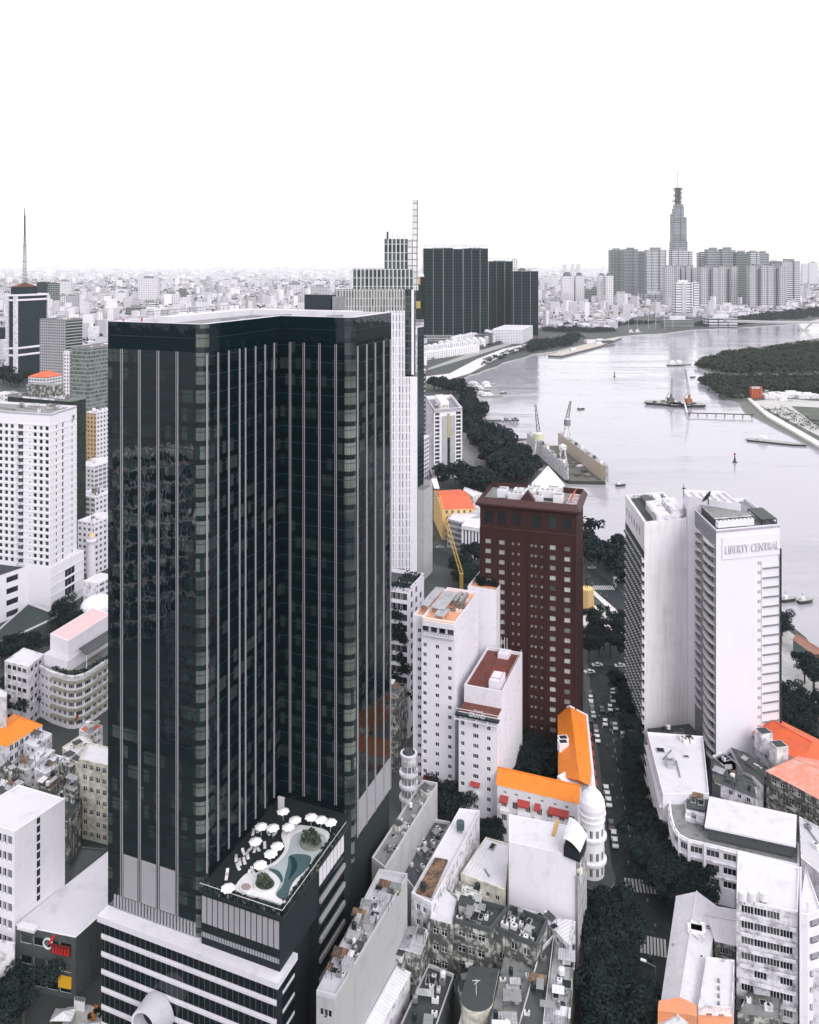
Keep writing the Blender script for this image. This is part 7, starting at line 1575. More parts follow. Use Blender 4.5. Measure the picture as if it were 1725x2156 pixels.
# ================================================================ trees
def crown_mb(seed, r=4.6, hh=3.4, n=1500, s=.55, m=leaf):
    q = random.Random(seed); b = MB(); lobes = [(Vector((q.gauss(0, r * .45), q.gauss(0, r * .45), q.uniform(-.3, .6) * hh)), q.uniform(.35, .6) * r) for _ in range(11)]
    for _ in range(n):
        c, lr = q.choice(lobes); dv = Vector((q.gauss(0, 1), q.gauss(0, 1), q.gauss(.15, .8))).normalized(); p = c + dv * lr * q.uniform(.72, 1.06); p.z = c.z + (p.z - c.z) * .75
        nn = (dv + Vector((q.gauss(0, .5), q.gauss(0, .5), q.gauss(.4, .5)))).normalized(); x = nn.orthogonal().normalized(); a = q.uniform(0, 6.28); y = nn.cross(x); x, y = x * math.cos(a) + y * math.sin(a), y * math.cos(a) - x * math.sin(a)
        sz = s * q.uniform(.5, 1.3); b.face([p - x * sz - y * sz * .5, p + x * sz * .2 - y * sz * .8, p + x * sz + y * sz * .3, p - x * sz * .1 + y * sz * .8], m)
    return b
def make_tree(nm, seed, r, hh, n, s, m, H0=6):
    root = thing(nm, 'x', 'tree'); o = crown_mb(seed, r, hh, n, s, m).build('crown', root); o.location = (0, 0, H0 + hh * .6)
    q = random.Random(seed); b = MB(); b.tube((0, 0), .38, .24, 0, H0, bark, 8)
    for k in range(6): a = k * 1.05 + q.random(); b.bar((0, 0, H0 * q.uniform(.6, .95)), (math.cos(a) * r * .6, math.sin(a) * r * .6, H0 + hh * q.uniform(.3, .9)), .16, bark)
    b.build('trunk', root); return root
protos = [make_tree('street_tree', s, 5.4, 4.0, 4200, .33, leaf, 7) for s in (1, 2, 3)]
small = [make_tree('street_tree', s, 3.6, 3.2, 1800, .28, leaf, 4.5) for s in (11, 12)]
farT = [make_tree('riverside_tree', s, 5.5, 4.5, 420, .95, leaf, 5) for s in (21, 22)]
lt = make_tree('street_tree', 31, 5.0, 4.0, 1500, .5, leaf2, 5)
used_ = set(); q = random.Random(12)
def put(p, z, proto, lb, grp, sc_=1.0):
    P = at(p, z); s_ = sc_ * q.uniform(.88, 1.15); a = q.uniform(0, 6.28)
    if proto.name not in used_: o = proto; used_.add(proto.name); o.location = (P.x, P.y, 0); o.rotation_euler.z = a; o.scale = (s_,) * 3
    else: o = copytree(proto, (P.x, P.y, 0), a, sc_=s_)
    o['label'] = lb; o['group'] = grp
for i, p in enumerate([(330, 960), (420, 940), (375, 1060), (470, 1040), (320, 1110), (505, 1150), (420, 1180), (330, 1260), (490, 1290), (320, 1390), (420, 1400), (340, 1520), (450, 1560), (560, 1540), (610, 1640), (520, 1690), (290, 1650), (410, 1710)]):
    put(B(*p), 9, protos[i % 3], 'big dark street tree between the blank wall block and the warehouse', 'trees left of the warehouse', .85)
for i, p in enumerate([(610, 480), (665, 560), (620, 620), (710, 640), (700, 710), (780, 720), (780, 800), (860, 790), (930, 760), (860, 870), (950, 860), (990, 920), (680, 430), (730, 500), (640, 680), (720, 790)]):
    put(B(*p), 8, protos[(i + 1) % 3], 'dark street tree in the row under the curved white corner block', 'trees under the curved corner block', .78)
for i, p in enumerate([(1345, 1655), (1330, 1632), (1342, 1605), (1325, 1590), (1338, 1565), (1325, 1545), (1332, 1520), (1318, 1505), (1326, 1485), (1312, 1470), (1318, 1450), (1293, 1412), (1308, 1432), (1352, 1680), (1335, 1672), (1322, 1612), (1328, 1570), (1355, 1640)]):
    put(p, 7, protos[i % 3] if i < 16 else small[0], 'dark street tree in the double row beside the stained slab tower', 'trees beside the stained slab tower', .62)
for i, p in enumerate([(1255, 1318), (1272, 1335), (1300, 1322), (1240, 1335), (1312, 1305), (1262, 1350), (1285, 1352), (1305, 1345), (1240, 1360), (1252, 1300), (1318, 1360)]):
    put(p, 7, protos[i % 3], 'tree in the small park beyond the end of the street', 'trees of the small park', .85)
for i, p in enumerate([(1236, 1130), (1250, 1150), (1268, 1158), (1285, 1165), (1300, 1150), (1244, 1112), (1278, 1178), (1310, 1185), (1260, 1172), (1232, 1160), (1310, 1215), (1302, 1200), (1296, 1172)]):
    put(p, 7, farT[i % 2], 'tree on the river bank right of the red tower', 'bank trees right of the red tower', 1.0)
put((900, 1137), 7, lt, 'pale leafy tree beside the road, left of the ochre building', 'trees near the ochre building'); 
for i, p in enumerate([(985, 1165), (1000, 1155), (1008, 1175), (975, 1205), (995, 1210), (960, 1195), (1010, 1205), (985, 1220), (1003, 1228), (965, 1215), (970, 1190)]):
    put(p, 7, protos[i % 3], 'dark tree between the road and the red tower', 'trees near the ochre building', .9)
for i in range(34):
    a = q.random(); c = q.random(); P_ = bquad([W7(935, 1560), W7(1250, 1545), W7(1245, 1180), W7(1030, 1190)], a, c); put(P_, 6, small[i % 2], 'dark bushy tree in the courtyard behind the orange-roofed hotel', 'courtyard trees', 1.0)
for p in ((940, 1672), (948, 1690), (932, 1660), (955, 1710), (945, 1652)): put(p, 9, small[0], 'dark tree pressed against the foot of the white hotel', 'trees at the hotel foot', 1.1)
for p in ((1012, 1758), (1020, 1745), (1035, 1770), (1045, 1752)): put(p, 3, small[1], 'small tree between the white hotel and the cream house', 'trees near the cream house', .7)
rv = []
for (poly, n_) in (([W4(350, 60), W4(640, 80), W4(700, 250), W4(620, 330), W4(600, 130)], 34), ([W4(600, 200), W4(740, 260), W4(780, 360), W4(900, 440), W4(960, 500), W4(1080, 640), W4(1110, 700), W4(900, 720), W4(780, 600), W4(640, 380)], 84), ([W4(420, 720), W4(700, 690), W4(860, 780), W4(800, 830), W4(560, 760)], 16)):
    xs = [p[0] for p in poly]; ys = [p[1] for p in poly]; k = 0
    while k < n_:
        u, v = q.uniform(min(xs), max(xs)), q.uniform(min(ys), max(ys))
        if inside(poly, u, v): put((u, v), 6, farT[k % 2], 'dark tree in the long belt along the near river bank', 'trees along the near river bank', 1.35); k += 1
for (poly, n_, grp, lb) in (([(1645, 1395), (1725, 1395), (1725, 1480), (1650, 1500)], 7, 'trees right of the name slab', 'tree on the riverside ground right of the name slab'), ([(1645, 1480), (1725, 1450), (1725, 1600), (1660, 1540)], 9, 'trees right of the name slab', 'tree on the riverside ground right of the name slab'),
                       ([(1640, 1305), (1655, 1310), (1662, 1340), (1645, 1340)], 4, 'trees right of the name slab', 'tree on the riverside ground right of the name slab'),
                       ([(118, 1290), (168, 1275), (168, 1315), (120, 1325)], 7, 'trees below the apartment tower', 'dark tree at the foot of the white apartment tower'), ([(200, 1235), (226, 1230), (226, 1262), (200, 1262)], 4, 'trees below the apartment tower', 'dark tree at the foot of the white apartment tower'),
                       ([(0, 783), (60, 790), (60, 815), (0, 815)], 14, 'trees by the mast tower', 'dark tree below the mast tower'), ([(170, 668), (226, 672), (226, 720), (182, 712)], 14, 'trees by the mast tower', 'dark tree right of the grey office block'),
                       ([(10, 1440), (55, 1470), (60, 1500), (15, 1495)], 6, 'trees by the hotel annex', 'dark tree below the white hotel annex'), ([(0, 1375), (40, 1345), (90, 1370), (20, 1420)], 8, 'trees by the hotel annex', 'dark tree between the glass canopy and the hotel annex'),
                       ([(0, 2095), (62, 2115), (55, 2156), (0, 2156)], 8, 'trees in the lower left corner', 'tree in the dark lower left corner'), ([(640, 2060), (690, 2090), (670, 2156), (640, 2156)], 4, 'trees by the long grey house', 'small tree at the near end of the long grey-walled house'), ([(790, 1830), (812, 1845), (800, 1885), (788, 1870)], 3, 'trees by the long grey house', 'small tree between the black podium and the long grey houses'),
                       ([(770, 1800), (800, 1815), (790, 1835), (770, 1830)], 2, 'trees by the long grey house', 'small tree between the black podium and the long grey houses')):
    xs = [p[0] for p in poly]; ys = [p[1] for p in poly]; k = 0; g = 0
    while k < n_ and g < 2000:
        g += 1; u, v = q.uniform(min(xs), max(xs)), q.uniform(min(ys), max(ys))
        if inside(poly, u, v): put((u, v), 5, (farT if v < 900 else small)[k % 2], lb, grp, 1.5 if v < 900 else 1.15); k += 1
# dark woods of the peninsula and scattered far greenery: one mass each
def mass(name, label, pts, m=leaf, nl=34):
    b = MB(); q = random.Random(5)
    for (x, y, r, h) in pts:
        for _ in range(nl):
            a = q.uniform(0, 6.283); rr = r * math.sqrt(q.random()); zz_ = h * (.25 + .75 * math.sqrt(max(0, 1 - (rr / r) ** 2))) * q.uniform(.55, 1.1); p = Vector((x + rr * math.cos(a), y + rr * math.sin(a), zz_))
            nn = Vector((q.gauss(0, .5), q.gauss(-.35, .5), q.gauss(.7, .4))).normalized(); X_ = nn.orthogonal().normalized() * r * q.uniform(.10, .28); Y_ = nn.cross(X_.normalized()) * r * q.uniform(.10, .26)
            b.face([p - X_ - Y_ * .6, p + X_ * .3 - Y_, p + X_ + Y_ * .5, p - X_ * .4 + Y_], m)
    o = b.build(name); tag(o, label, 'trees', kind='stuff')
def scatter(poly, n_, r0, r1, h, z=0):
    xs = [p[0] for p in poly]; ys = [p[1] for p in poly]; out = []; q = random.Random(len(poly) * 7 + n_)
    while len(out) < n_:
        u, v = q.uniform(min(xs), max(xs)), q.uniform(min(ys), max(ys))
        if inside(poly, u, v): p = at((u, v), 0); r = q.uniform(r0, r1); out.append((p.x, p.y, r, h * q.uniform(.6, 1.2)))
    return out
pts = scatter([(1470, 770), (1500, 758), (1545, 745), (1600, 738), (1725, 722), (1780, 720), (1780, 786), (1600, 786), (1540, 785), (1490, 778)], 720, 7, 14, 10) + scatter([(1474, 803), (1490, 797), (1560, 800), (1780, 797), (1780, 832), (1640, 826), (1585, 832), (1530, 840), (1505, 822)], 560, 6, 12, 9)
mass('peninsula_wood', 'dark dense wood covering the flat tongue of land right of the river bend', pts, leafmat('scrub_leaf', (.006, .013, .013), (.04, .05, .042)))
pts = scatter([(1290, 686), (1390, 682), (1480, 690), (1560, 684), (1725, 668), (1725, 650), (1560, 668), (1430, 684), (1290, 676)], 420, 7, 14, 9) + scatter([(1120, 722), (1170, 716), (1215, 705), (1225, 712), (1200, 728), (1130, 740), (1112, 742)], 260, 6, 11, 10) + \
    scatter([(1140, 690), (1290, 694), (1290, 702), (1140, 700)], 180, 6, 10, 9) + scatter([(1600, 655), (1725, 640), (1725, 660), (1600, 668)], 160, 8, 14, 9) + scatter([(1010, 760), (1110, 728), (1118, 733), (1020, 770)], 60, 3, 6, 5) + scatter([(900, 752), (1100, 712), (1100, 716), (900, 760)], 90, 3, 6, 6)
mass('bank_greenery', 'dark strip of trees along the far banks of the river bend', pts, nl=26)
mass('city_greenery', 'scattered dark tree clumps between the far small houses', [(X, Y, s_ * .7, s_ * .6 + 4) for (Y, X, s_) in TREES], nl=14)
mass('plot_shrubs', 'rows of young trees on the bare riverside plots', scatter([(1600, 862), (1650, 860), (1725, 892), (1725, 912), (1640, 885)], 120, 2, 3.6, 4), nl=8)
# ================================================================ river craft, dock, cranes, bridge
hullm = plain("dark_hull", (.03, .035, .035)); deckm = plain("deck_grey", (.30, .30, .29)); rustm = plain("rusty_dock_wall", (.50, .42, .34), .8, var=.6)
def G0(p, z=-1.5): v = at(p, z); return Vector((v.x, v.y, z))
def hull(mb, c, L_, W_, h, rot, m, bow=.25):
    ca, sa = math.cos(rot), math.sin(rot); pl_ = [(-.5, -.4), (-.42, -.5), (.5 - bow, -.5), (.5, 0), (.5 - bow, .5), (-.42, .5), (-.5, .4)]
    f = lambda k, z: [(c[0] + (x * L_ * k) * ca - (y * W_ * k) * sa, c[1] + (x * L_ * k) * sa + (y * W_ * k) * ca, z) for x, y in pl_]
    a_, b_ = f(.88, -2.0), f(1, -1.5 + h)
    for i in range(7): j = (i + 1) % 7; mb.face([a_[i], a_[j], b_[j], b_[i]], m)
    mb.face(b_, deckm)
def boat(nm, lb, p, L_, W_, rot, cab=.35, grp=None, hm=hullm, tall=3.0):
    c = G0(p); root = thing(nm, lb, 'boat', tuple(c), grp); mb = MB(); hull(mb, c, L_, W_, 1.8, rot, hm); mb.build('hull', root)
    mb = MB(); cx0, cy0 = c.x - math.cos(rot) * L_ * .22, c.y - math.sin(rot) * L_ * .22; mb.box((cx0, cy0, .3), (L_ * cab, W_ * .6, tall * .6), white2, rot); mb.box((cx0, cy0, .3 + tall * .6), (L_ * cab * .6, W_ * .55, tall * .5), white_metal, rot); mb.bar((cx0, cy0, 2), (cx0, cy0, 2 + tall * 1.3), .2, steel); mb.build('cabin', root)
boat('river_boat', 'left one of two tugs lying together in mid river below the far towers', (1424, 769.5), 34, 10, .1, tall=6); boat('river_boat', 'right one of two tugs lying together in mid river below the far towers', (1438, 768), 34, 10, .1, tall=6, hm=deckm)
boat('cargo_barge', 'long low dark barge near the right bank with a cabin at its stern', X5(1425, 660), 58, 11, -.55, .16, tall=4); boat('small_boat', 'small sampan on the water just above the left slab tower', X5(325, 962), 9, 3, .2, .3, tall=1.5)
for i, (p, L_, r_) in enumerate(((W4(705, 75), 34, -.9), (W4(740, 105), 36, -.8), (W4(790, 70), 24, .1), (W4(800, 90), 24, .1), (W4(765, 140), 44, -.2), (W4(810, 150), 30, 0))):
    boat('moored_boat', 'pale river boat moored in the cluster at the near bank', p, L_, 9, r_, .5, 'boats moored at the near bank', tall=3.5, hm=deckm)
for p, lb in (((1332, 701), 'left white motor boat at the far bank'), ((1346, 700.5), 'right white motor boat at the far bank')): boat('motor_boat', lb, p, 20, 8, 0, .5, tall=6, hm=white_metal)
for p, lb in ((W4(890, 128), 'small dark work boat near the moored cluster'), (X5(45, 420), 'tiny sampan in mid river right of the floating dock'), (X5(835, 195), 'low dark boat close to the wooded point'), (X5(1510, 1775), 'tiny sampan right of the name slab'), (X5(1630, 1785), 'small dark sampan right of the name slab, lower one')): boat('small_boat', lb, p, 10, 3.4, .3, .25, tall=1.6)
for p, lb, k in ((X5(1130, 795), 'larger channel buoy with a mast in the open river', 1.3), (X5(280, 190), 'small channel buoy above the barge cranes, left', 1.2)):
    c = G0(p); root = thing('channel_buoy', lb, 'buoy', tuple(c)); mb = MB(); mb.tube((c.x, c.y), 1.6 * k, 1.4 * k, -2, -.6, hullm, 10); mb.tube((c.x, c.y), .9 * k, .25 * k, -.6, 4 * k, hullm, 8); mb.tube((c.x, c.y), .7 * k, .7 * k, 4 * k, 5.4 * k, plain("buoy_red", (.3, .06, .04)), 8); mb.build('float', root)
def lattice(mb, a, c, w0, w1, n_, t_=.35, m=steel):
    a, c = Vector(a), Vector(c); d_ = (c - a).normalized(); x_ = d_.cross(Vector((0, 0, 1)) if abs(d_.z) < .95 else Vector((0, 1, 0))).normalized(); y_ = d_.cross(x_)
    for k in range(n_):
        p, q_ = a.lerp(c, k / n_), a.lerp(c, (k + 1) / n_); r0, r1 = w0 + (w1 - w0) * k / n_, w0 + (w1 - w0) * (k + 1) / n_
        for s1, s2 in ((-1, -1), (1, -1), (1, 1), (-1, 1)): mb.bar(p + x_ * r0 * s1 + y_ * r0 * s2, q_ + x_ * r1 * s1 + y_ * r1 * s2, t_, m)
        s = 1 if k % 2 else -1
        mb.bar(p + x_ * r0 * s - y_ * r0, q_ - x_ * r1 * s - y_ * r1, t_ * .8, m); mb.bar(p + x_ * r0 * s + y_ * r0, q_ - x_ * r1 * s + y_ * r1, t_ * .8, m)
# floating dock
A0, A1 = Vector((129, 681)), Vector((116, 813)); B0, B1 = Vector((159, 678)), Vector((146, 812))
root = thing('floating_dock', 'open-ended floating dock with two long rust-stained side walls, behind the red tower', 'dock', (138, 745, -1.5))
mb = MB(); mb.prism([tuple(A0), tuple(B0), tuple(B1), tuple(A1)], -2.5, 1.2, hullm, top=paint("dock_floor", (.10, .10, .09), .9, (.25, .2, .15), streak=0)); mb.build('floor', root)
for a_, c_, m_ in ((A0, A1, white2), (B0, B1, rustm)):
    d_ = (c_ - a_).normalized(); e_ = Vector((d_.y, -d_.x)); mb = MB(); s_ = a_ + d_ * 3
    mb.prism([tuple(s_ - e_ * 1.7), tuple(s_ + e_ * 1.7), tuple(c_ + e_ * 1.7), tuple(c_ - e_ * 1.7)], 1.2, 13.6, m_, top=deckm); o = mb.build('side_wall', root)
    mb = MB()
    for k in range(26): p = a_.lerp(c_, k / 25); mb.bar((*(p + e_ * 1.6), 13.6), (*(p + e_ * 1.6), 14.8), .15, steel)
    mb.bar((*(a_ + e_ * 1.6), 14.8), (*(c_ + e_ * 1.6), 14.8), .15, steel); mb.build('railing', o)
    q = random.Random(int(a_.x)); 
    for k in range(7): p = a_.lerp(c_, .08 + k * .13); mb = MB(); mb.box((*p, 13.6), (2.2, 3.4, q.uniform(1, 2.6)), [white_metal, darkconc, grey_metal][k % 3]); mb.build('wall_house', o)
    mb = MB(); lattice(mb, (*a_, 1), (*a_, 13.5), 1.6, 1.6, 4, .3, steel); mb.bar((*(a_ - d_ * 2), 13.4), (*(a_ + d_ * 4), 13.4), .4, steel); mb.build('end_stair', root)
q = random.Random(8); mb = MB()
for k in range(26): p = bquad([tuple(A0 + Vector((5, 3))), tuple(B0 + Vector((-5, 3))), tuple(B1 - Vector((5, 3))), tuple(A1 - Vector((-5, 3)))], q.random(), q.random()); mb.box((*p, 1.2), (q.uniform(1, 6), q.uniform(1, 5), q.uniform(.4, 2)), q.choice([darkconc, rust, white_metal, grey_metal, darkconc]), q.random())
o = mb.build('loose_gear', root); o['kind'] = 'stuff'
def dock_crane(nm, lb, foot, Yc, h_leg, h_cab, tip, cabm, wl_=5):
    c = atY(foot[0], foot[1], Yc); z0 = max(0, c.z) if c.z > 5 else 0; tp = atY(tip[0], tip[1], Yc); root = thing(nm, lb, 'crane', (c.x, c.y, z0)); mb = MB()
    for s1, s2 in ((-1, -1), (1, -1), (1, 1), (-1, 1)): mb.bar((c.x + wl_ * s1, c.y + wl_ * s2, z0), (c.x + wl_ * .45 * s1, c.y + wl_ * .45 * s2, z0 + h_leg), 1.0, white2)
    mb.box((c.x, c.y, z0 + h_leg), (wl_ * 1.6, wl_ * 1.6, .8), white2); mb.build('portal', root)
    mb = MB(); mb.tube((c.x, c.y), wl_ * 1.0, wl_ * 1.0, z0 + h_leg + .8, z0 + h_leg + .8 + h_cab, cabm, 14, top=white2); mb.tube((c.x, c.y), wl_ * .7, wl_ * .5, z0 + h_leg + .8 + h_cab, z0 + h_leg + 2 + h_cab, white2, 10); mb.build('cab', root)
    mb = MB(); lattice(mb, (c.x, c.y, z0 + h_leg + h_cab + 1.5), tp, 1.5, .6, 12, .35); mb.build('jib', root)
dock_crane('dock_crane', 'dock crane with a round yellowish cab and tall mast on the left dock wall', W4(1130, 585), 762, 17, 5.5, W4(1108, 205), plain("crane_cream", (.62, .62, .42), .6))
dock_crane('dock_crane', 'dock crane with a raised jib at the far end of the right dock wall', W4(1328, 418), 806, 9, 6, W4(1351, 180), grey_metal, 3.2)
dock_crane('dock_crane', 'small grey portal crane standing in the middle of the floating dock', W4(1296, 590), 745, 12, 3, W4(1297, 490), white2, 3.6)
# crane barges
for (pc, L_, rot, tip, lb, cm) in (((1409, 853), 60, -.5, (1415.2, 797), 'left crane barge anchored off the wooded point, shorter crane', steel), ((1447, 855), 46, 0, (1443, 777), 'right crane barge anchored off the wooded point, tallest crane with an orange base', plain("crane_orange", (.30, .12, .06)))):
    c = G0(pc); root = thing('crane_barge', lb, 'barge', tuple(c)); mb = MB(); hull(mb, c, L_, 22, 3.2, rot, hullm, .05); mb.build('hull', root)
    k0 = Vector((c.x + 4, c.y + 4, 1.7)); tp = atY(tip[0], tip[1], k0.y); mb = MB(); mb.box((k0.x - 1, k0.y, 1.7), (7, 7, 5.5), cm, .2); mb.tube((k0.x, k0.y), 2, 1.4, 7, 12, cm, 8); mb.build('crane_house', root)
    mb = MB(); lattice(mb, (k0.x, k0.y, 11), tp, 1.3, .5, 11, .22, steel); mb.bar((k0.x - 9, k0.y, 3), (k0.x - 3, k0.y, 14), .5, steel); mb.build('jib', root)
    q = random.Random(int(pc[0])); mb = MB()
    for k in range(8): mb.box((c.x + q.uniform(-.4, .4) * L_ * .8, c.y + q.uniform(-6, 6), 1.7), (q.uniform(2, 6), q.uniform(2, 4), q.uniform(.7, 2.6)), q.choice([darkconc, white2, grey_metal, hullm]), q.random())
    o = mb.build('deck_gear', root); o['kind'] = 'stuff'
root = thing('jetty', 'long thin jetty on piles leading from the crane barges to the right bank', 'jetty', tuple(G0((1500, 873)))); a, c = at((1447, 869.5), 2.2), at((1587, 873), 2.2); mb = MB(); mb.bar(a, c, 1.1, hullm); mb.build('walkway', root); mb = MB()
for k in range(8): p = a.lerp(c, .03 + k * .135); mb.bar((p.x, p.y, -4), (p.x, p.y, 2), .8, hullm)
mb.build('pile', root, ); root.children[-1]['kind'] = 'stuff'
a2 = at((1440, 842), 2); mb = MB(); mb.bar(a2, a, 1.6, white2); mb.build('gangway', root)
root = thing('pier', 'dark wooden pier with cluttered head reaching out from the near tree belt', 'pier', tuple(G0((1065, 886)))); a, c = at(W4(775, 312), 1.5), at(W4(995, 308), 1.5); mb = MB(); mb.prism([(a.x, a.y - 3), (c.x, c.y - 3), (c.x, c.y + 5), (a.x, a.y + 3)], .2, 1.4, darkconc, bottom=True)
for k in range(9): p = a.lerp(c, .05 + k * .11); mb.bar((p.x, p.y - 2, -4), (p.x, p.y - 2, 1), .7, hullm)
mb.build('deck', root); mb = MB(); q = random.Random(2)
for k in range(14): p = a.lerp(c, q.uniform(.45, 1)); mb.box((p.x, p.y + q.uniform(-2, 4), 1.4), (q.uniform(1, 4), q.uniform(1, 3), q.uniform(.5, 3)), q.choice([darkconc, grey_metal, white2]), q.random())
mb.build('pier_gear', root); root.children[-1]['kind'] = 'stuff'
root = thing('long_wharf', 'long pale wharf deck jutting along the far side of the bend, with small sheds', 'wharf', tuple(G0((1200, 735)))); P_ = [tuple(at(p, 2).xy) for p in ((1154, 748), (1183, 749), (1265, 728), (1308, 711), (1302, 709), (1255, 718), (1215, 730))]
mb = MB(); mb.prism(P_, -2.5, 2, darkconc, top=paint("wharf_deck", (.45, .40, .37), .6, (.15, .15, .14), streak=0)); mb.build('deck', root)
for p, s_ in (((1243, 722), (24, 14, 7)), ((1206, 737), (12, 10, 4)), ((1262, 719), (16, 9, 6)), ((1273, 722), (40, 10, 5))):
    c = at(p, 2); mb = MB(); mb.box((c.x, c.y, 2.01), s_, white2 if s_[0] < 30 else darkconc, .3); mb.build('shed', root)
boat('moored_barge', 'dark barge moored beside the long wharf', (1272, 727), 60, 12, .35, .3, tall=6)
# bridge
Yb = 2238; zb_ = H - (678.5 - HZ) * Yb / F; root = thing('river_bridge', 'low concrete road bridge on a V-shaped pier at the far right', 'bridge', ((1694 - CX) / F * Yb, Yb, 0)); mb = MB()
mb.prism([((1548 - CX) / F * Yb, Yb + 60), ((1640 - CX) / F * Yb, Yb + 10), ((1800 - CX) / F * Yb, Yb - 10), ((1800 - CX) / F * Yb, Yb + 14), ((1640 - CX) / F * Yb, Yb + 34), ((1548 - CX) / F * Yb, Yb + 84)], zb_ - 4, zb_ + 1.5, concrete, bottom=True); mb.build('deck', root); mb = MB(); xc = (1694 - CX) / F * Yb
mb.bar((xc - 3, Yb + 5, 1), (xc - 22, Yb + 5, zb_ - 4), 4, concrete); mb.bar((xc + 3, Yb + 5, 1), (xc + 22, Yb + 5, zb_ - 4), 4, concrete); mb.box((xc, Yb + 5, -3), (26, 14, 4.5), concrete); mb.build('pier', root)
# silos, sheds, lamp posts of the far bank
c = at((1593, 838), 0); root = thing('silo_block', 'orange-red block of four silos with a white sign band on the right bank', 'silo', (c.x, c.y, 0)); mb = MB()
for k in range(4): mb.tube((c.x - 5.4 + 3.6 * k, c.y), 1.85, 1.85, 0, 15, paint("silo_orange", (.42, .11, .05), .4, (.2, .06, .04)), 12)
mb.box((c.x, c.y + 3, 0), (14.5, 4, 14.6), MATS["silo_orange"]); mb.build('silo', root); mb = MB(); mb.box((c.x - 2, c.y - 2.2, 12.4), (10.6, .5, 2.6), white2)
for k in range(9): mb.box((c.x - 6.4 + k * 1.05, c.y - 2.5, 13.1), (.6, .1, 1.1), dark_metal)
mb.build('sign_band', root)
for i, (p, s_, m_) in enumerate((((1540, 838), (30, 12, 5), darkconc), ((1625, 838), (24, 12, 5), white2), ((1666, 836), (34, 14, 6), white2), ((1700, 838), (30, 12, 5), white2), ((1535, 826), (8, 8, 6), plain("red_machine", (.5, .08, .04))), ((1648, 843), (10, 6, 4), white2), ((1560, 828), (44, 10, 4), darkconc), ((1600, 830), (60, 8, 3), concrete))):
    c = at(p, 0); house(c.x, c.y, s_[0], s_[1], s_[2], m_, m_, .1, 'yard_shed', ['dark shed left of the orange silos by the water', 'white shed just right of the orange silos', 'long white shed further right of the orange silos', 'white shed at the right edge beyond the silos', 'red machine shed at the wooded water edge', 'little white hut in front of the long white shed', 'low dark shed behind the red machine shed', 'long low grey shed behind the silos'][i], None, ridge=False)
lm = MB(); lm.bar((0, 0, 0), (0, 0, 46), .7, plain("pale_pole", (.45, .46, .46))); lamp0 = None
for i, (x, v) in enumerate(((420, 1150), (505, 1148), (560, 1150), (632, 1148), (678, 1145), (734, 1148), (790, 1145), (848, 1140))):
    c = at((U3x(x), U3y(v)), 0)
    if lamp0 is None: lamp0 = lm.build('flood_pole'); o = lamp0
    else: o = lamp0.copy(); C.objects.link(o)
    o.location = (c.x, c.y, 0); tag(o, 'tall pale pole standing in the row on the far river bank', 'pole', 'tall poles on the far river bank')
# pedestal with statue
c = at(W4(1462, 1640), 0); root = thing('statue', 'dark standing statue on a tall ochre pedestal in the square by the river', 'statue', (c.x, c.y, 0)); mb = MB(); mb.tube((c.x, c.y), 3.9, 3.5, 0, 12.5, paint("pedestal_stone", (.55, .38, .18), .5, (.45, .3, .12)), 8, top=ochre); mb.tube((c.x, c.y), 4.4, 4.4, 0, 1, pale_m, 8); mb.build('pedestal', root)
sk = bpy.data.meshes.new('figure'); J_ = [(0, 0, 5.2), (0, 0, 7.2), (0, 0, 9.0), (0, 0, 9.7), (0, 0, 10.5), (1.0, 0, 8.9), (1.9, -.3, 8.0), (2.8, -.8, 8.4), (-1.0, 0, 8.9), (-1.5, .1, 7.3), (-1.3, -.4, 6.1), (.6, 0, 4.9), (.75, -.2, 2.6), (.8, 0, .3), (-.6, 0, 4.9), (-.8, .3, 2.6), (-.9, .4, .3), (0, .9, 5.5), (0, 1.4, 1.5)]
Ed = [(0, 1), (1, 2), (2, 3), (3, 4), (2, 5), (5, 6), (6, 7), (2, 8), (8, 9), (9, 10), (0, 11), (11, 12), (12, 13), (0, 14), (14, 15), (15, 16), (1, 17), (17, 18)]
sk.from_pydata([(x * .55 + c.x, y * .55 + c.y, z * .55 + 12.5) for x, y, z in J_], Ed, []); sk.materials.append(dark_metal); o = link('figure', sk, root); md = o.modifiers.new('skin', 'SKIN')
for i, r_ in enumerate((.55, .6, .62, .28, .42, .38, .3, .24, .38, .3, .24, .45, .35, .3, .45, .35, .3, .5, .6)): sk.skin_vertices[0].data[i].radius = (r_ * .62, r_ * .62)
sk.skin_vertices[0].data[0].use_root = True; o.modifiers.new('sub', 'SUBSURF').levels = 1
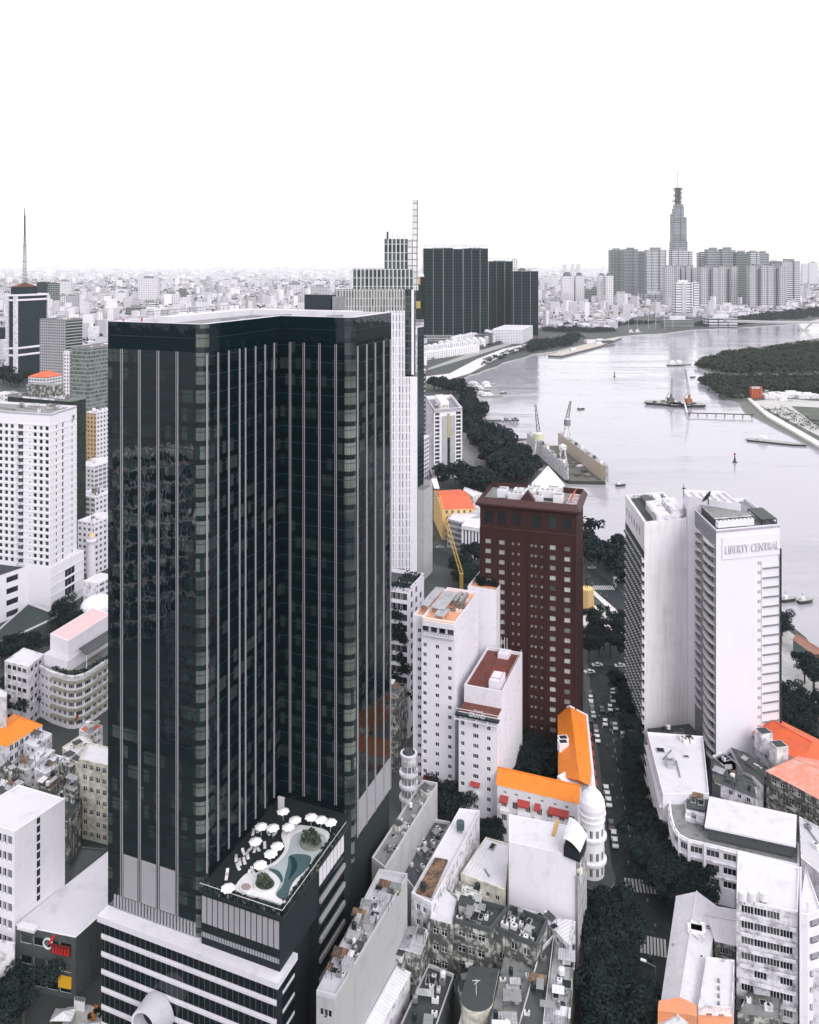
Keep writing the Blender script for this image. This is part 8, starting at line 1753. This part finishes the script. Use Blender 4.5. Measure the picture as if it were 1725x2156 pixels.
# ================================================================ cars
def make_car(nm, bodym):
    root = thing(nm, 'x', 'car'); mb = MB()
    prof = [(-2.15, .35), (-2.2, .8), (-1.9, .98), (-1.35, 1.02), (-.75, 1.42), (.65, 1.44), (1.25, 1.0), (2.05, .86), (2.2, .6), (2.15, .35)]
    n_ = len(prof); w0 = .86
    def ww(z): return w0 - max(0, z - .95) * .35
    for i in range(n_ - 1):
        (x0, z0), (x1, z1) = prof[i], prof[i + 1]; m_ = gdark if i in (3, 5) else bodym
        mb.face([(x0, -ww(z0), z0), (x0, ww(z0), z0), (x1, ww(z1), z1), (x1, -ww(z1), z1)], m_)
    for s in (-1, 1):
        body = [(x, s * ww(z), z) for x, z in prof]; mb.face(body if s < 0 else body[::-1], bodym)
    mb.face([(-2.15, -w0, .35), (2.15, -w0, .35), (2.15, w0, .35), (-2.15, w0, .35)], dark_metal); mb.build('body', root)
    for s in (-1, 1):
        g = MB(); pts_ = [(-1.2, s * .875, 1.0), (-.72, s * .735, 1.36), (.6, s * .735, 1.37), (1.1, s * .86, 1.0)]; pts_ = [(x, y * 1.012, z) for x, y, z in pts_]; g.face(pts_ if s < 0 else pts_[::-1], gdark); g.build('side_glass', root)
        for x in (-1.3, 1.35):
            w_ = MB(); k = 12; ring = [(x + .33 * math.cos(t), .33 + .33 * math.sin(t)) for t in [2 * math.pi * i / k for i in range(k)]]
            for i in range(k): j = (i + 1) % k; w_.face([(ring[i][0], s * .70, ring[i][1]), (ring[j][0], s * .70, ring[j][1]), (ring[j][0], s * .89, ring[j][1]), (ring[i][0], s * .89, ring[i][1])], black)
            w_.face([(a_, s * .89, b_) for a_, b_ in ring], black); w_.build('wheel', root)
        h_ = MB(); h_.box((2.12, s * .62, .6), (.12, .35, .16), white_metal); h_.build('headlight', root)
    return root
carw = make_car('parked_car', plain("car_white", (.72, .72, .74), .25, var=.02)); cars = make_car('parked_car', plain("car_silver", (.40, .41, .43), .25, .3, var=.02)); card = make_car('parked_car', plain("car_dark", (.04, .045, .05), .2, var=.02))
def X8(x, y): return (1210.5 + .2981 * x, 1210.5 + .2981 * y)
q = random.Random(6); first = {}
CARS = [(X8(160, 635), 0, 'x'), (X8(105, 685), 0, 'x'), (X8(320, 640), 0, 'x'), (X8(268, 820), 0, 's'), (X8(268, 878), 0, 's'), (X8(250, 938), 0, 's'), (X8(190, 948), 2, 's'), (X8(305, 970), 0, 's'), (X8(108, 835), 2, 'p'), (X8(113, 872), 0, 'p'), (X8(117, 915), 1, 'p'), (X8(122, 950), 2, 'p'), (X8(130, 985), 1, 'p'),
        (X8(215, 1040), 0, 's'), (X8(285, 1068), 0, 's'), (X8(340, 1132), 0, 's'), (X8(408, 1122), 1, 's'), (X8(147, 1085), 2, 'p'), (X8(152, 1118), 1, 'p'), (X8(160, 1155), 0, 'p'), (X8(420, 970), 2, 's'), (X8(390, 1150), 2, 's'),
        (B(380, 262), 0, 'p'), (B(388, 300), 0, 'p'), (B(397, 342), 0, 'p'), (B(412, 485), 2, 'p'), (B(428, 550), 0, 'p'), (B(436, 598), 0, 'p'), (B(562, 262), 1, 'r'), (B(576, 315), 0, 'r'), (B(600, 400), 1, 'r'), (B(632, 330), 0, 'r'), (B(255, 1712), 2, 's'), (B(335, 1712), 1, 's'),
        (W4(800, 755), 1, 's'), (W4(450, 1190), 1, 'x'), (W4(560, 1275), 0, 'x'), (W4(700, 600), 1, 's'), (W4(740, 480), 0, 's'), (W4(1500, 1330), 1, 'x')]
dir0 = Vector(gpt((1300, 1650))) - Vector(gpt((1262, 1420))); ang = math.atan2(dir0.y, dir0.x)
for i, (p, ci, kd) in enumerate(CARS):
    src = (carw, cars, card)[ci]; nmc = ('white', 'silver', 'dark')[ci]; P = at(p, .6); P.z = .02
    if ci not in first: first[ci] = 1; o = src
    else: o = copytree(src, (0, 0, 0))
    o.location = P; a = ang + q.choice([0, math.pi]) + q.gauss(0, .05)
    if kd == 'x': a += math.pi / 2 + .3
    o.rotation_euler = (0, 0, a); o.scale = (1.08, 1.08, 1.08)
    lb = {'p': f'{nmc} car parked along the left kerb of the street', 's': f'{nmc} car driving in the middle of the street', 'x': f'{nmc} car crossing at the far end of the street', 'r': f'{nmc} car parked under the trees on the right of the street'}[kd]
    o['label'] = lb; o['group'] = {'p': 'cars parked along the left kerb', 's': 'cars driving down the street', 'x': 'cars near the crossing', 'r': 'cars under the right-hand trees'}[kd]; o['group'] += ', ' + nmc
# coach at the right and street lamps, people in the square
c = at((1700, 1590), 1.5); root = thing('coach', 'white and dark coach parked at the right edge behind the red roofs', 'bus', (c.x, c.y, 0)); mb = MB(); mb.box((c.x, c.y, .5), (2.6, 11, 2.7), white_metal, .75); mb.box((c.x, c.y, 3.2), (1.6, 6, .3), grey_metal, .75); mb.build('body', root); mb = MB(); mb.box((c.x, c.y, 1.5), (2.66, 10, 1.0), gdark, .75); mb.build('window_band', root)
for p, lb in ((B(615, 1345), 'pale street lamp head among the dark trees beside the lower crosswalk'),):
    c = at(p, 9); root = thing('street_lamp', lb, 'street lamp', (c.x, c.y, 0)); mb = MB(); mb.bar((c.x + 2.5, c.y - 1.5, 0), (c.x + 2.5, c.y - 1.5, 8.8), .16, grey_metal); mb.bar((c.x + 2.5, c.y - 1.5, 8.8), (c.x, c.y, 9.1), .14, grey_metal); mb.build('pole', root); mb = MB(); mb.box((c.x, c.y, 9.0), (1.3, .6, .3), white_metal, -.5); mb.build('lamp_head', root)
# concrete blocks and pots before the restaurant
for k in range(8):
    c = at(L2(480 + 8 * (k % 4) * 2, 1620 - 14 * (k // 4) + 4 * (k % 4)), 1); mb = MB(); mb.box((c.x, c.y, 0), (.7, .7, 2.2), white_metal, .2); mb.box((c.x, c.y, 2.2), (.55, .55, .12), grey_metal, .2); o = mb.build('street_cabinet'); tag(o, 'slim pale cabinet standing in the row before the dark restaurant', 'cabinet', 'pale cabinets before the restaurant')
# square furniture: urn bushes
for i, p in enumerate((W4(1548, 1628), W4(1443, 1660), W4(1566, 1655), W4(1606, 1640), W4(1608, 1680), W4(1527, 1668))):
    c = at(p, 0); mb = shrub_mesh(1.3, 90, i, leaf, s=.4); root = thing('clipped_bush', 'small dark clipped bush in the pale square round the pedestal', 'bush', (c.x, c.y, 0), 'clipped bushes in the square'); o = mb.build('foliage', root); o.location = (c.x, c.y, .9); b_ = MB(); b_.tube((c.x, c.y), .3, .2, 0, 1.2, bark, 6); b_.build('stem', root)
for p, lb in ((W4(1695, 1410), 'white open kiosk canopy by the river road left of the slab tower'),):
    c = at(p, 3.5); root = thing('kiosk', lb, 'kiosk', (c.x, c.y, 0)); mb = MB(); mb.box((c.x, c.y, 3.5), (7, 5, .5), white); 
    for a_ in (-3, 3):
        for b_ in (-2, 2): mb.bar((c.x + a_, c.y + b_, 0), (c.x + a_, c.y + b_, 3.5), .35, white)
    mb.build('canopy', root)
c = at(S(790, 1740), 0); root = thing('memorial_column', 'slim white column topped by a ball, between the apartment tower and the black tower', 'column', (c.x, c.y, 0)); mb = MB(); mb.tube((c.x, c.y), 2.6, 1.9, 0, 20, white, 12, top=white); mb.tube((c.x, c.y), 3.0, 3.0, 20, 21, white, 12, top=white); mb.tube((c.x, c.y), .8, 1.7, 21, 23, white, 10); mb.tube((c.x, c.y), 1.7, .5, 23, 25, ochre, 10, top=ochre); mb.build('shaft', root)
c = at(S(850, 2010), 8); root = thing('dome_building', 'small white domed pavilion touching the left side of the black tower', 'pavilion', (c.x, c.y, 0)); mb = MB(); mb.tube((c.x, c.y), 8.5, 8.5, 0, 9, white2, 20, top=white2); mb.build('drum', root); mb = MB()
for k in range(6): a0_, a1_ = k * math.pi / 12, (k + 1) * math.pi / 12; mb.tube((c.x, c.y), 8.4 * math.cos(a0_), 8.4 * math.cos(a1_), 9 + 5 * math.sin(a0_), 9 + 5 * math.sin(a1_), white, 20, cap=k == 5)
mb.build('dome', root)
# terrace in the lower left corner
tm = paint("terrace_paving", (.42, .41, .41), .9, (.06, .065, .065), streak=0, scale=.5); road('terrace', [L2(420, 1640), L2(560, 1620), L2(760, 1700), L2(720, 1800), L2(380, 1800)], tm, z=.012); road('terrace', [L2(640, 1800), L2(700, 1640), L2(860, 1700), L2(860, 1800)], tm, z=.018)
q = random.Random(17); om = plain("orange_blossom", (.60, .22, .03)); 
for i, p in enumerate(((612, 1640), (600, 1668), (580, 1690), (628, 1655), (590, 1712), (640, 1690), (655, 1628), (566, 1700))):
    c = at(L2(*p), 1); root = thing('terrace_pot', ('orange flowering pot plant' if i % 2 == 0 else 'dark leafy pot plant') + ' on the terrace before the banded podium', 'potted plant', (c.x, c.y, 0), 'pot plants on the terrace'); o = shrub_mesh(.55, 60, i, om if i % 2 == 0 else leaf, s=.22).build('foliage', root); o.location = (c.x, c.y, .6); b_ = MB(); b_.tube((c.x, c.y), .28, .38, 0, .6, concrete, 8); b_.build('pot', root)
for i, (p, w_, l_, lb) in enumerate((((400, 1680), 5, 3.4, 'round-edged white canvas canopy in the lower left corner'), ((690, 1720), 4.5, 3.5, 'grey stall canopy left of the entrance drum'), ((560, 1760), 5, 3, 'white stall canopy at the bottom edge, left of the drum'))):
    c = at(L2(*p), 2.6); root = thing('stall_canopy', lb, 'canopy', (c.x, c.y, 0)); mb = MB(); mb.face([(c.x - w_ / 2, c.y - l_ / 2, 2.4), (c.x + w_ / 2, c.y - l_ / 2, 2.4), (c.x, c.y, 3.2)], sheetw); mb.face([(c.x + w_ / 2, c.y - l_ / 2, 2.4), (c.x + w_ / 2, c.y + l_ / 2, 2.4), (c.x, c.y, 3.2)], sheetw); mb.face([(c.x + w_ / 2, c.y + l_ / 2, 2.4), (c.x - w_ / 2, c.y + l_ / 2, 2.4), (c.x, c.y, 3.2)], sheetg); mb.face([(c.x - w_ / 2, c.y + l_ / 2, 2.4), (c.x - w_ / 2, c.y - l_ / 2, 2.4), (c.x, c.y, 3.2)], sheetg); mb.build('cover', root); mb = MB()
    for a_ in (-1, 1):
        for b2 in (-1, 1): mb.bar((c.x + a_ * w_ * .45, c.y + b2 * l_ * .45, 0), (c.x + a_ * w_ * .45, c.y + b2 * l_ * .45, 2.45), .1, grey_metal)
    mb.build('frame', root)
# motor scooters with riders along the street
def rider_proto():
    root = thing('scooter', 'x', 'motor scooter'); mb = MB(); mb.bar((-.6, 0, .55), (.55, 0, .6), .3, dark_metal); mb.bar((.55, 0, .3), (.45, 0, 1.05), .12, dark_metal); mb.bar((.42, -.3, 1.05), (.42, .3, 1.05), .07, dark_metal); mb.build('body', root)
    for x in (-.62, .62):
        w_ = MB(); ring = [(x + .27 * math.cos(k * .628), .27 + .27 * math.sin(k * .628)) for k in range(10)]
        for i in range(10): j = (i + 1) % 10; w_.face([(ring[i][0], -.06, ring[i][1]), (ring[j][0], -.06, ring[j][1]), (ring[j][0], .06, ring[j][1]), (ring[i][0], .06, ring[i][1])], black)
        w_.face([(a_, -.06, b_) for a_, b_ in ring], black); w_.face([(a_, .06, b_) for a_, b_ in ring][::-1], black); w_.build('wheel', root)
    return root
sp = rider_proto(); st = None
pj = [(0, 0, .85), (.05, 0, 1.15), (.08, 0, 1.4), (.1, 0, 1.52), (.12, 0, 1.68), (.05, .2, 1.38), (.25, .26, 1.15), (.42, .24, 1.07), (.05, -.2, 1.38), (.25, -.26, 1.15), (.42, -.24, 1.07), (.35, .13, .82), (.32, .15, .42), (.35, -.13, .82), (.32, -.15, .42)]
pe_ = [(0, 1), (1, 2), (2, 3), (3, 4), (2, 5), (5, 6), (6, 7), (2, 8), (8, 9), (9, 10), (0, 11), (11, 12), (0, 13), (13, 14)]
pm = bpy.data.meshes.new('rider'); pm.from_pydata(pj, pe_, []); tmp = bpy.data.objects.new('tmp', pm); C.objects.link(tmp); md = tmp.modifiers.new('s', 'SKIN')
for i, r_ in enumerate((.15, .14, .15, .06, .11, .06, .05, .04, .06, .05, .04, .09, .06, .09, .06)): pm.skin_vertices[0].data[i].radius = (r_, r_)
pm.skin_vertices[0].data[0].use_root = True; tmp.modifiers.new('b', 'SUBSURF').levels = 1
rm_ = bpy.data.meshes.new_from_object(tmp.evaluated_get(bpy.context.evaluated_depsgraph_get())); bpy.data.objects.remove(tmp); rm_.materials.clear(); rm_.materials.append(plain("shirt_grey", (.25, .26, .28)))
for i, p in enumerate((X8(175, 1010), X8(230, 985), X8(250, 1110), X8(195, 1090), X8(290, 1180), X8(225, 1220), X8(270, 1300), X8(310, 1400), X8(265, 1500), B(450, 330), B(480, 460), B(500, 640), B(520, 740), B(560, 800), B(640, 980), B(600, 1060), B(690, 1140), B(660, 1340), W4(1500, 1450), W4(1560, 1520), W4(1600, 1540), W4(1480, 1400))):
    P = at(p, .3); a = ang + (math.pi if i % 2 else 0) + q.gauss(0, .1); o = sp if i == 0 else copytree(sp, (0, 0, 0)); o.location = (P.x, P.y, .03); o.rotation_euler.z = a; o['label'] = 'dark motor scooter riding on the asphalt of the street'; o['group'] = 'scooters on the street'
    r_ = link('person', rm_); r_.location = (P.x, P.y, .03); r_.rotation_euler.z = a; tag(r_, 'person in grey clothes sitting astride a motor scooter on the street', 'person', 'scooter riders')
# ================================================================ haze
mb = MB(); P_ = [(-9500, -700), (9500, -700), (9500, 16000), (-9500, 16000)]
mb = MB(); mb.prism([(-44000, -1200), (44000, -1200), (44000, 62000), (-44000, 62000)], -4.5, 560, white, bottom=True)
hz = mb.build('haze'); hz['kind'] = 'stuff'; hm = bpy.data.materials.new('haze'); hm.use_nodes = True; hm.node_tree.nodes.clear(); o_ = hm.node_tree.nodes.new('ShaderNodeOutputMaterial'); v_ = hm.node_tree.nodes.new('ShaderNodeVolumePrincipled')
v_.inputs['Color'].default_value = (.96, .955, .985, 1); v_.inputs['Density'].default_value = 2.6e-5; hm.node_tree.links.new(v_.outputs[0], o_.inputs['Volume']); hz.data.materials.clear(); hz.data.materials.append(hm)

# ================================================================ labels that single out the members of small groups, by their order from the camera
ORD = 'first second third fourth fifth sixth seventh eighth ninth tenth eleventh twelfth thirteenth fourteenth fifteenth sixteenth seventeenth eighteenth nineteenth twentieth'.split()
same = {}
for o in C.objects:
    if o.parent is None and 'label' in o: same.setdefault(o['label'], []).append(o)
for lb, obs in same.items():
    if 1 < len(obs) <= 20 and 'mirrored' not in lb:
        obs.sort(key=lambda o: (o.location.y, o.location.x))
        for i, o in enumerate(obs): o['label'] = lb + f', {ORD[i]} nearest'   # nearest of its kind
